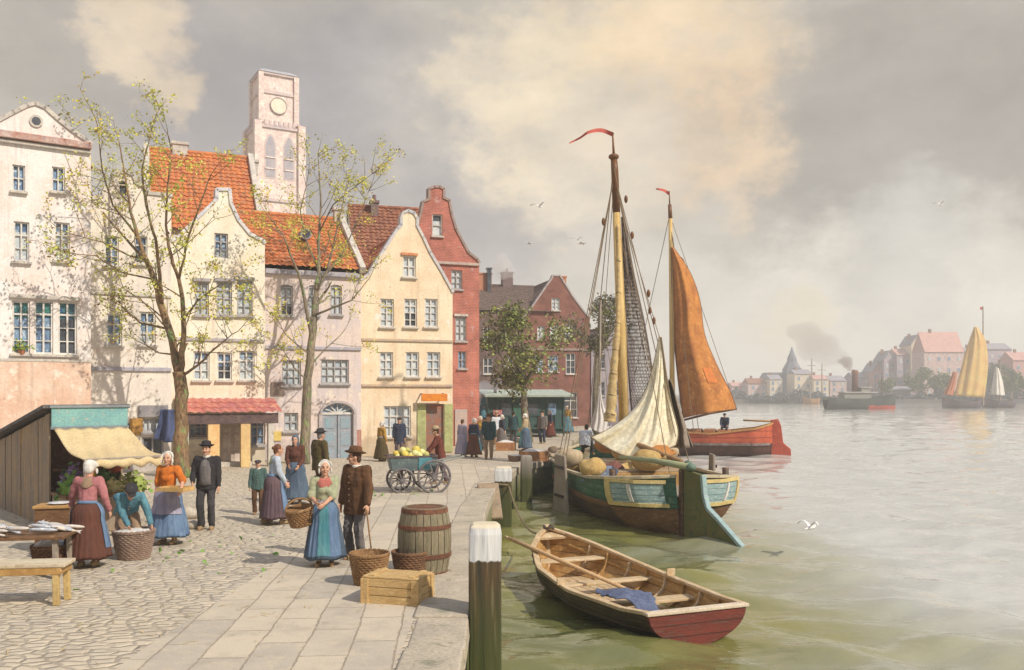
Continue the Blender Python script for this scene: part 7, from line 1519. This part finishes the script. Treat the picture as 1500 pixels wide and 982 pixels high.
# the market stall
SA = Vector((-9.35, 18.0, 0)); SB = Vector((-8.33, 18.9, 0)); sdv = (SB-SA); sw_ = sdv.length; srz = math.atan2(sdv.y, sdv.x)
def stall():
    t = thing('market_stall', 'plank market stall with a turquoise fascia and a yellow canvas awning', 'market stall', SA, srz); D = 4.7; zf = 2.44; zr = 1.66
    pl = mat('stall_planks', (.35, .26, .17), (.25, .21, .18), (.50, .30, .12), rough=.85, scale=2.6, bump=.5, stretch=(3, 3, .35), p3=.57); mb = MB(); rr = random.Random(1)
    n = 16
    for k in range(n):
        y0 = D*k/n; y1 = D*(k+1)/n-.012; z0 = zf+(zr-zf)*y0/D-.1; z1 = zf+(zr-zf)*y1/D-.1; x = -.03+rr.uniform(-.012, .012); vs = [(x, y0, 0), (x, y1, 0), (x, y1, z1), (x, y0, z0)]; mb.add(vs+[(v[0]+.035, v[1], v[2]) for v in vs], [(0, 1, 2, 3), (7, 6, 5, 4), (0, 4, 5, 1), (1, 5, 6, 2), (2, 6, 7, 3), (3, 7, 4, 0)])
    mb.box((sw_+.02, D/2, .95), (.04, D, 1.9)); mb.box((sw_/2, D, .85), (sw_, .04, 1.7)); mb.build('plank_wall', pl, t)
    mb = MB(); mb.add([(-.18, -.12, zf+.04), (sw_+.15, -.12, zf+.04), (sw_+.15, D+.15, zr+.02), (-.18, D+.15, zr+.02)], [(0, 1, 2, 3)]); mb.build('roof', mat('tar_roof', (.075, .07, .075), (.12, .11, .11), (.2, .17, .14), scale=3), t, recalc=False, solid=.07)
    mb = MB(); mb.box((sw_/2+.04, -.10, zf-.18), (sw_+.12, .05, .40)); mb.build('fascia', mat('turquoise_board', (.22, .44, .43), (.17, .36, .38), (.34, .40, .36), scale=3, rough=.6), t, bevel=.01)
    mb = MB(); mb.box((sw_/2+.04, -.11, zf+.035), (sw_+.2, .1, .05)); mb.box((sw_/2+.04, -.11, zf-.40), (sw_+.16, .08, .05)); mb.build('fascia_trim', mat('trim_grey_blue', (.25, .29, .31), (.18, .19, .22)), t)
    # awning
    a0 = Vector((.02, -.14, zf-.42)); a1 = Vector((sw_+.1, -.14, zf-.42)); b0 = Vector((-.05, -2.45, 1.52)); b1 = Vector((sw_+.1, -2.35, 1.52)); mb = MB()
    fn = lambda u, v: a0.lerp(a1, u).lerp(b0.lerp(b1, u), v)+Vector((0, 0, -.13*math.sin(math.pi*v)-.035*v*math.sin(u*math.pi*4)**2+.015*math.sin(u*31+v*9)))
    mb.grid(fn, 30, 24); mb.grid(lambda u, v: fn(u, 1)-Vector((0, .01, v*(.13+.025*math.sin(u*29)))), 30, 2); aw = mb.build('awning', mat('awning_canvas', (.68, .54, .31), (.58, .44, .24), (.60, .48, .30), rough=.9, scale=1.6, bump=.2, p3=.66, contrast=.2), t, smooth=True, recalc=False, solid=.015)
    for x, y in ((-.02, -2.40), (sw_+.05, -2.30)): MB().beam((x, y, 0), (x, y, 1.54), .07, .07).build('pole', W_GREY, t, bevel=.01)
    mb = MB(); mb.tube([b0+Vector((0, .05, .0)), b1+Vector((0, .05, .0))], .03, 7); mb.build('awning_bar', W_GREY, t)
    # counter, shelf and dark inside
    MB().box((sw_/2, -.62, .72), (sw_+.05, 1.05, .07)).build('counter', W_BROWN, t, bevel=.01); mb = MB(); mb.box((sw_/2, -1.10, .36), (sw_, .04, .70)); [mb.box((x, -.6, .36), (.06, 1.0, .70)) for x in (.03, sw_-.03)]; mb.build('counter_front', pl, t)
    mb = MB(); mb.box((sw_/2, .25, 1.18), (sw_-.08, .45, .05)); mb.box((sw_/2, .55, 1.0), (sw_-.06, .04, 1.9)); mb.build('back_shelf', mat('stall_inside', (.16, .075, .05), (.11, .055, .045), (.22, .12, .08), scale=5), t)
    return t
stall()
SM = Matrix.Translation(SA) @ Matrix.Rotation(srz, 4, 'Z')
VG = [mat('veg_green', (.14, .30, .05), (.22, .38, .08), rough=.6, bump=0, fine=0), mat('veg_dark', (.07, .16, .06), (.11, .2, .07), rough=.6, bump=0, fine=0), mat('veg_lime', (.34, .40, .10), (.26, .32, .08), rough=.6, bump=0, fine=0), mat('flower_yellow', (.72, .45, .03), (.62, .36, .03), rough=.6, bump=0, fine=0), mat('flower_violet', (.26, .17, .33), (.2, .13, .28), rough=.6, bump=0, fine=0), mat('veg_cream', (.66, .60, .36), (.55, .5, .28), rough=.6, bump=0, fine=0), mat('flower_red', (.5, .1, .06), (.4, .08, .05), rough=.6, bump=0, fine=0)]
def greens(label, x, y, z, r, h, mix, seed, cat='greens', name='vegetable_heap', n=130):
    rr = random.Random(seed); o = SM @ Vector((x*.78, y, z)); t = thing(name, label, cat, o, 0, 'produce on the market stall'); mb = MB()
    for _ in range(n):
        a = rr.uniform(0, 6.28); q = math.sqrt(rr.random())*r; p = Vector((q*math.cos(a), q*math.sin(a)*.8, h*(1-(q/r)**2)*rr.uniform(.3, 1.05))); leaf(mb, p, rr.uniform(.08, .17), rr, rr.choice(mix))
    mb.build('leaves', VG, t, recalc=False); mb = MB(); mb.ell((0, 0, h*.15), (r*.75, r*.6, h*.6)); mb.build('core', VG[mix[0]], t, smooth=True); return t
greens('heap of bright green leafy vegetables at the near end of the stall counter', .28, -.80, .75, .34, .42, (0, 0, 1, 2), 1)
greens('bunch of violet flowers at the back of the stall counter', .42, -.35, .95, .22, .42, (4, 4, 1), 2, 'flowers', 'flower_bunch')
greens('bunch of yellow flowers in the middle of the stall counter', .72, -.80, .80, .22, .36, (3, 0, 3, 1), 3, 'flowers', 'flower_bunch')
greens('dark green cabbages stacked behind the woman in pink', 1.05, -.45, .78, .32, .50, (1, 1, 0), 4)
greens('cream coloured cauliflowers on the stall counter', 1.25, -.85, .76, .26, .30, (5, 5, 2), 5)
greens('lime green lettuces at the far end of the stall counter', 1.75, -.80, .76, .32, .40, (2, 2, 5, 0), 6)
greens('red and green bundle hanging on the back shelf of the stall', 1.6, .1, 1.2, .28, .35, (6, 1, 0), 7)
def plate(label, loc):
    t = thing('plate', label, 'plate', loc); mb = MB(); mb.lathe([(.03, 0), (.12, .006), (.19, .03), (.185, .036), (.11, .014), (.02, .01)], 26); mb.build('dish', mat('plate_white', (.75, .75, .76), (.68, .69, .72), rough=.25, bump=0), t, smooth=True)
tb = G(92, 806)
def side_table():
    t = thing('side_table', 'small brown table with a white plate by the stall wall', 'table', tb, R(12)); mb = MB(); mb.box((0, 0, .78), (.85, .5, .05)); mb.build('table_top', mat('table_orange', (.46, .27, .10), (.36, .2, .08)), t, bevel=.01); mb = MB(); mb.box((0, 0, .40), (.78, .44, .72)); mb.build('base', W_BROWN, t)
side_table(); plate('white plate on the small brown table', tb+Vector((-.05, -.02, .806)))
def fish_table():
    o = Vector((-7.6, 13.3, 0)); t = thing('fish_table', 'low trestle table heaped with pale fish in front of the stall', 'table', o, R(10)); mb = MB(); mb.box((0, 0, .62), (1.9, .85, .05)); mb.build('table_top', W_BROWN, t, bevel=.01)
    for x, y in ((.8, -.32), (.8, .32), (-.8, -.32), (-.8, .32)): MB().beam((x, y, .6), (x*1.03, y*1.05, 0), .07, .07).build('leg', W_GREY, t)
    M = Matrix.Translation(o) @ Matrix.Rotation(R(10), 4, 'Z'); rr = random.Random(12); fm = [mat('fish_silver', (.50, .52, .56), (.38, .41, .47), (.66, .64, .62), rough=.35, scale=8, bump=.1, spec=.5), mat('fish_pale', (.66, .60, .52), (.55, .50, .46), rough=.35, scale=8, bump=.1, spec=.5), mat('fish_pink', (.58, .40, .36), (.48, .34, .32), rough=.35, scale=8, bump=.1, spec=.5)]; protos = {}
    names = ('silver fish', 'pale cream fish', 'pinkish fish')
    for i in range(54):
        k = rr.choice((0, 0, 1, 1, 2)) if i > 12 else 2
        x = rr.uniform(-.85, .86) if k < 2 else rr.uniform(-.9, -.2); y = rr.uniform(-.36, .34); z = .655+.17*max(0, 1-(x/1.0)**2)*max(0, 1-(y/.5)**2)*rr.uniform(.2, 1)
        if k not in protos:
            b = MB(); pr = [(-.17, .012), (-.15, .03), (-.09, .046), (0, .05), (.08, .036), (.14, .016)]; b.tube([(q, 0, 0) for q, _ in pr], [r for _, r in pr], 10)
            b.v = [(v[0], v[1]*.55, v[2]) for v in b.v]; b.add([(.13, .004, 0), (.215, .006, .055), (.195, .006, 0), (.215, .006, -.055), (.13, -.004, 0), (.215, -.002, .055), (.195, -.002, 0), (.215, -.002, -.055)], [(0, 1, 2), (0, 2, 3), (4, 6, 5), (4, 7, 6)]); f = b.build('fish', fm[k], None, smooth=True); protos[k] = f
        else: f = protos[k].copy(); C.objects.link(f)
        f.location = M @ Vector((x, y, z)); f.rotation_euler = (R(90)+rr.uniform(-.4, .4), rr.uniform(-.3, .3), rr.uniform(-.7, .7)+(0 if rr.random() < .5 else math.pi)); s = rr.uniform(.85, 1.3); f.scale = (s, s, s)
        tag(f, names[k]+' heaped on the low trestle table by the stall', 'fish', names[k]+' heaped on the table')
fish_table()
# blue garment hung by the tree, cane, tray
o = P(247, 600, 31.0); mb = MB(); mb.grid(lambda u, v: Vector(((u-.5)*(.55+.5*v), .12*math.sin(u*9)+.05*math.sin(u*17+v*4), -v*1.1+.05*math.cos(u*6.3)*v)), 20, 16); f = mb.build('hanging_cloth', CL['navy_blue'], None, smooth=True, recalc=False, solid=.02); f.location = o; tag(f, 'dark blue cloth hanging at the shop behind the mossy tree', 'cloth')
cm = Matrix.Translation(G(523, 820)) @ Matrix.Rotation(-R(212), 4, 'Z'); ca = cm @ Vector((-.36, .17, .84)); cb = Vector((ca.x+.12, ca.y-.12, .01)); mb = MB(); mb.tube([cb-ca, (0, 0, 0), Vector((-.03, 0, .07))], [.011, .014, .017], 8); f = mb.build('cane', mat('cane_wood', (.36, .2, .09), (.28, .16, .08)), None, smooth=True); f.location = ca; tag(f, 'thin wooden cane in the hand of the person in the brown jacket', 'cane')
tm = Matrix.Translation(G(247, 797)) @ Matrix.Rotation(-R(188), 4, 'Z'); t = thing('tray', 'flat light wooden tray held by the woman in the orange bodice', 'tray', tm @ Vector((-.34, .36, 1.02)), R(-14)); mb = MB(); mb.box((0, 0, 0), (.50, .34, .02)); mb.build('base', W_PALE, t); mb = MB(); [mb.box((0, s*.17, .03), (.52, .02, .07)) for s in (-1, 1)]; [mb.box((s*.25, 0, .03), (.02, .34, .07)) for s in (-1, 1)]; mb.build('rim', mat('tray_orange', (.62, .40, .16), (.52, .32, .12)), t)
# stones and litter by the tree
def stone(label, px, py, r, seed):
    b = MB(); b.ell((0, 0, r*.5), (r, r*.8, r*.6))
    for i, v in enumerate(b.v): v = Vector(v); b.v[i] = tuple(v*(1+.25*noise.noise(v*5+Vector((seed, 0, 0)))))
    f = b.build('stone', mat('stone_pale', (.55, .48, .38), (.45, .4, .34)), None, smooth=True); f.location = G(px, py); tag(f, label, 'stone')
stone('pale stone block beside the orange bodiced woman', 277, 760, .22, 1); stone('smaller pale stone under the mossy tree', 282, 775, .15, 2)

# straw and scraps trodden into the market ground
rr = random.Random(41); mb = MB()
for _ in range(1100):
    cx_, cy_, sp_ = rr.choice(((-6.2, 13.2, 1.3), (-5.0, 15.5, 1.4), (-3.6, 25.0, 1.6), (-2.0, 12.6, 1.0), (-4.2, 20, 2.4), (-1.6, 30, 2.0), (-5.5, 10.6, 1.6))); x = rr.gauss(cx_, sp_); y = rr.gauss(cy_, sp_*1.1)
    if x > -.75 or y < 8: continue
    a = rr.uniform(0, 6.28); l = rr.uniform(.02, .09); w = rr.uniform(.003, .007); d = Vector((math.cos(a), math.sin(a), 0)); n_ = Vector((-d.y, d.x, 0)); p = Vector((x, y, .016)); mb.add([p-d*l-n_*w, p+d*l-n_*w+Vector((0, 0, .012)), p+d*l+n_*w+Vector((0, 0, .012)), p-d*l+n_*w], [(0, 1, 2, 3)], rr.choice((0, 0, 1)))
for _ in range(60):
    cx_, cy_, sp_ = rr.choice(((-6.0, 14.2, 1.2), (-5.0, 16.0, 1.0), (-3.6, 24.0, .9))); x = rr.gauss(cx_, sp_); y = rr.gauss(cy_, sp_); leaf(mb, Vector((x, y, .02)), rr.uniform(.06, .14), rr, 2)
o = mb.build('straw_litter', [mat('straw_bits', (.62, .48, .22), (.50, .38, .17), bump=0), mat('straw_dark', (.33, .24, .12), (.26, .19, .1), bump=0), VG[0]], None, recalc=False); struct(o, 'stuff'); o['label'] = 'loose straw and leaf scraps trodden into the market ground'
# gulls
def gull(label, p, span, rz, up_):
    t = thing('gull', label, 'gull', p, rz, 'gulls'); m = mat('gull_white', (.78, .77, .75), (.65, .65, .66), rough=.8, bump=0); mb = MB(); mb.cap((-.14, 0, 0), (.12, 0, .02), .035, .055); mb.cap((.12, 0, .03), (.2, 0, .04), .04, .025); mb.cap((.2, 0, .035), (.25, 0, .025), .012, .006); mb.cap((-.14, 0, 0), (-.26, 0, .0), .03, .01); mb.build('body', m, t, smooth=True)
    for s in (-1, 1):
        mb = MB(); mb.grid(lambda u, v: Vector(((.06-.15*v)*(1-u*.7)-.12*u*u, s*span/2*u, up_*math.sin(u*2.0)-.1*u*u)), 8, 2); mb.build('wing', m, t, smooth=True, recalc=False, solid=.012)
gull('grey gull flying left of the tall mast', P(790, 303, 45), 1.0, .9, .22); gull('gull flying above the far brick house', P(853, 357, 45), .9, -.5, .1); gull('white gull high over the river at the right', P(1378, 301, 60), 1.0, .4, .3); gull('white gull skimming low over the water near the barge', Vector((7.3, 21.7, -.55)), .55, .7, .22); gull('gull wheeling beside another above the brick house', P(846, 351, 52), .8, 1.2, .15); gull('small gull drifting over the quay roofs', P(776, 357, 60), .9, -.4, .1)
# ------------------------------------------------------------------ the far bank
def far():
    rr = random.Random(77); FB = [plaster('far_pink', (.68, .50, .46), (.52, .38, .38), (.66, .52, .46)), plaster('far_rose', (.60, .34, .30), (.5, .32, .32), (.62, .44, .4)), plaster('far_cream', (.76, .66, .50), (.66, .56, .44), (.7, .6, .55)), plaster('far_lilac', (.46, .38, .42), (.4, .34, .4), (.55, .46, .46)), plaster('far_grey', (.34, .33, .36), (.28, .28, .32), (.4, .38, .4))]
    TR = [mat('far_roof_rose', (.58, .33, .28), (.50, .29, .26), (.64, .42, .36), scale=.5, bump=0), mat('far_slate', (.33, .31, .34), (.28, .27, .31), scale=.5, bump=0), T_BROWN]
    def block(label, x0, x1, ytop, Y, wi, ri, gable=False, yr=None, name='house', ny=3, nx=None):
        p0 = P(x0, HZ, Y); p1 = P(x1, HZ, Y); w = p1.x-p0.x; z = P(0, ytop, Y).z; t = thing(name, label, 'house', (p0.x, Y, .4), 0, 'houses on the far bank'); z -= .4; d = 11; mb = MB(); zr = (P(0, yr, Y).z-.4) if yr else z+w*.35
        mb.box((w/2, d/2, z/2), (w, d, z))
        if gable: mb.prism([(0, z), (w, z), (w/2, zr)], 0, d)
        mb.build('wall', FB[wi], t, recalc=False)
        mb = MB()
        if gable:
            for a, b in (((-.3, z-.3), (w/2, zr+.1)), ((w+.3, z-.3), (w/2, zr+.1))): mb.prism([a, b, (b[0], b[1]+.35), (a[0], a[1]+.35)], -.3, d+.3)
        else: mb.prism([(-.4, z), (d+.4, z), (d/2, zr)], 0, w, T=lambda x, y, zz: (y, x, zz))
        mb.build('roof', TR[ri], t); nx = nx or max(2, int(w/3.2)); wm = MB()
        for j in range(ny):
            for i in range(nx):
                f = MB(); x = w*(i+.5)/nx; zz = z*(j+.6)/(ny+.2); f.box((x, -.06, zz), (1.1, .12, 1.7)); o = f.build('window', WHITE, t); MB().box((x, -.13, zz), (.9, .04, 1.5)).build('pane', GLASS_BLUE if (i+j) % 3 else GLASS_PALE, o)
        mb = MB(); mb.box((w*.3, d*.5, zr), (.9, .9, 2.2)); mb.build('chimney', CHIM, t)
    B = block
    B('far low rose house at the left end of the far bank', 1072, 1095, 566, 400, 1, 0, yr=560); B('far pink warehouse row beside the low rose house on the far bank', 1096, 1126, 562, 395, 0, 2, yr=554, ny=2); B('far cream block below the grey spire on the far bank', 1128, 1146, 556, 390, 2, 1, yr=549)
    B('far pale house just right of the grey spire', 1164, 1190, 548, 385, 2, 1, yr=541, ny=3); B('far cream house between two harbour cranes', 1192, 1214, 556, 380, 2, 0, yr=549); B('far pinkish house behind the steam tug funnel', 1216, 1240, 558, 380, 0, 1, yr=550); B('far lilac house right of the tug funnel', 1250, 1276, 553, 380, 3, 1, yr=545)
    B('far rose gabled house with three floors on the hill side', 1278, 1294, 545, 375, 1, 1, True, 532); B('far lilac gabled house left of the big pink building', 1295, 1312, 528, 372, 3, 1, True, 515, ny=4); B('far pale lilac house with a stepped outline', 1314, 1334, 520, 370, 3, 0, yr=510, ny=4); B('far cream gabled house touching the big pink building', 1335, 1352, 505, 368, 2, 1, True, 492, ny=5)
    B('big far pink building with a broad pink roof', 1354, 1412, 516, 352, 0, 0, yr=485, ny=4); B('far grey house behind the yellow sail', 1418, 1446, 520, 360, 4, 1, yr=508, ny=4); B('far pale lilac long house at the right edge behind trees', 1447, 1482, 512, 362, 3, 1, yr=502, ny=4); B('far rose house with a red roof at the right edge of the far bank', 1484, 1530, 528, 350, 1, 0, yr=515, ny=3); B('far low shed in front of the lilac houses', 1300, 1340, 572, 348, 3, 1, yr=566, ny=1)
    # grey spire
    Y = 420; o = P(1160, HZ, Y); t = thing('church', 'far grey church with a pointed spire on the far bank', 'church', (o.x, Y, .4)); zz = lambda py: P(0, py, Y).z-.4; g = mat('spire_grey', (.17, .20, .25), (.14, .16, .21), scale=.3, bump=0); mb = MB(); mb.box((0, 0, zz(540)/2), (7, 7, zz(540))); mb.lathe([(4.2, zz(540)), (3.4, zz(535)), (2.4, zz(530)), (2.2, zz(526))], 8); mb.build('tower', g, t); mb = MB(); mb.lathe([(2.3, zz(526)), (1.2, zz(518)), (.1, zz(508))], 8); mb.build('spire', g, t); mb = MB(); mb.box((-6, 3, zz(556)/2), (16, 9, zz(556))); mb.prism([(-14, zz(556)), (2, zz(556)), (2, zz(546)), (-12, zz(546))], -1, 7); mb.build('nave', g, t)
    # harbour cranes
    for lab, px, pt in (('tall thin harbour mast left of the steam tug', 1189, 525), ('second thin harbour mast nearer the steam tug', 1204, 533)):
        o = P(px, HZ, 350); t = thing('harbour_mast', lab, 'mast', (o.x, 350, .4), 0, 'masts on the far bank'); h = P(0, pt, 350).z-.4; mb = MB(); mb.tube([(0, 0, 0), (0, 0, h)], [.35, .18], 6); mb.build('pole', W_GREY, t); mb = MB(); mb.beam((-1.6, 0, h*.82), (1.6, 0, h*.82), .2, .2); mb.build('yard', W_GREY, t)
    # trees and bushes
    GF = [mat('far_olive', (.15, .17, .06), (.12, .14, .055), rough=.8, bump=0, fine=0), mat('far_green', (.11, .14, .06), (.09, .12, .05), rough=.8, bump=0, fine=0), mat('far_light', (.22, .23, .09), (.18, .2, .08), rough=.8, bump=0, fine=0)]; GG = [mat('far_tree_grey', (.13, .14, .12), (.11, .12, .11), rough=.8, bump=0, fine=0), GF[1]]
    for i, (lab, px, py, r, Y, cols) in enumerate((('round olive tree in front of the big pink building', 1346, 548, 6.2, 342, GF), ('smaller olive tree right of the round olive tree', 1378, 556, 4.2, 340, GF), ('small round tree left of the round olive tree', 1299, 562, 3.0, 344, GF), ('tall grey green tree right of the yellow sail', 1462, 545, 6.4, 325, GG), ('olive tree at the right edge behind the small white sail', 1482, 556, 4.6, 322, GF))):
        leafy_tree('tree', lab, Vector((P(px, HZ, Y).x, Y, .4)), max(1.5, P(0, py, Y).z-r*1.0), .5, r, 420, cols, 30+i, (0, 0), (.6, 1.3), 'trees on the far bank', vr=r*.85)
    lv = MB(); 
    for _ in range(5200):
        px = rr.uniform(1072, 1520); Y = rr.uniform(333, 341) if px > 1100 else rr.uniform(342, 350); h = 3.4*(.55+.45*math.sin(px*.06)+.3*math.sin(px*.21)); h = max(.8, h); 
        leaf(lv, Vector((P(px, HZ, Y).x, Y+4, .3+rr.random()*h)), rr.uniform(.7, 1.6), rr, rr.randrange(2))
    o = lv.build('far_bank_bushes', [mat('bush_blue', (.085, .10, .12), (.07, .08, .10), rough=.9, bump=0, fine=0), mat('bush_grey', (.12, .115, .13), (.1, .1, .12), rough=.9, bump=0, fine=0)], None, recalc=False); struct(o, 'stuff'); o['label'] = 'dark bluish bushes along the foot of the far bank'
    # sailing boats by the far bank
    def fboat(label, x0, x1, yw, Y, hullc, sails, mastpx, masttop, flag=None):
        o = P((x0+x1)/2, HZ, Y); t = thing('sailing_boat', label, 'sailing boat', (o.x, Y, WL), R(90), 'sailing boats by the far bank'); tl = frame(t); L_ = P(x1, HZ, Y).x-P(x0, HZ, Y).x; H = Hull(L_, [(0, .8, 2.4, -.1, 2.2), (.15, 1.7, 2.0, -.6, 2.6), (.6, 1.8, 1.9, -.6, 2.8), (1, .1, 3.0, .1, 1.8)]); mb = MB(); H.skin(mb, 20, 8); mb.v = [(x, y-L_/2, z) for x, y, z in mb.v]; mb.build('hull', hullc, t, smooth=True); mb = MB(); H.floor(mb, 1.5, .02, .96); mb.v = [(x, y-L_/2, z) for x, y, z in mb.v]; mb.build('deck', W_GREY, t)
        f = tl(P(mastpx, yw-6, Y)); mb = MB(); mb.tube([f, tl(P(mastpx, masttop, Y))], [.28, .14], 6); m_ = mb.build('mast', W_GREY, t)
        if flag: mb = MB(); mb.grid(lambda a, b: tl(P(mastpx-4.5*a, masttop+1+4*b, Y+.3*math.sin(a*5))), 6, 3); mb.build('flag', PENN, m_, recalc=False, solid=.05)
        for nm, lf, rf, c in sails:
            A = poly(lf); B_ = poly(rf); mb = MB(); mb.grid(lambda s, q: (lambda a, b: tl(P(a[0]+(b[0]-a[0])*s, a[1]+(b[1]-a[1])*s, Y-1.2*math.sin(math.pi*s)-.2*math.sin(s*20))))(A(q), B_(q)), 16, 16); mb.build(nm, c, t, smooth=True, recalc=False, solid=.06)
    yl = mat('far_sail_yellow', (.66, .48, .17), (.60, .36, .14), (.58, .40, .2), rough=.9, scale=.35, bump=0, p3=.56); og = mat('far_sail_orange', (.52, .20, .10), (.46, .17, .09), rough=.9, scale=.5, bump=0); wt = mat('far_sail_white', (.72, .68, .60), (.62, .58, .54), rough=.9, scale=.4, bump=0); dh = mat('far_hull', (.10, .09, .12), (.16, .12, .12), scale=.4, bump=0)
    fboat('far sailing boat with a tall yellow sail and a small orange foresail', 1380, 1436, 600, 232, dh, [('yellow_sail', [(1427, 479), (1416, 510), (1405, 550), (1398, 580)], [(1431, 479), (1444, 500), (1447, 540), (1442, 583)], yl), ('orange_sail', [(1396, 545), (1390, 560), (1382, 578)], [(1402, 546), (1400, 562), (1396, 580)], og)], 1440, 449, True)
    fboat('far boat with a small white sail at the right', 1438, 1486, 597, 240, dh, [('white_sail', [(1458, 537), (1454, 560), (1452, 578)], [(1463, 540), (1469, 560), (1472, 580)], wt)], 1465, 528)
    fboat('small rust hulled boat lying by the far bank left of the tug', 1176, 1200, 590, 320, mat('far_rust_hull', (.40, .22, .10), (.3, .16, .09), scale=.4, bump=0), [], 1187, 560)
far()
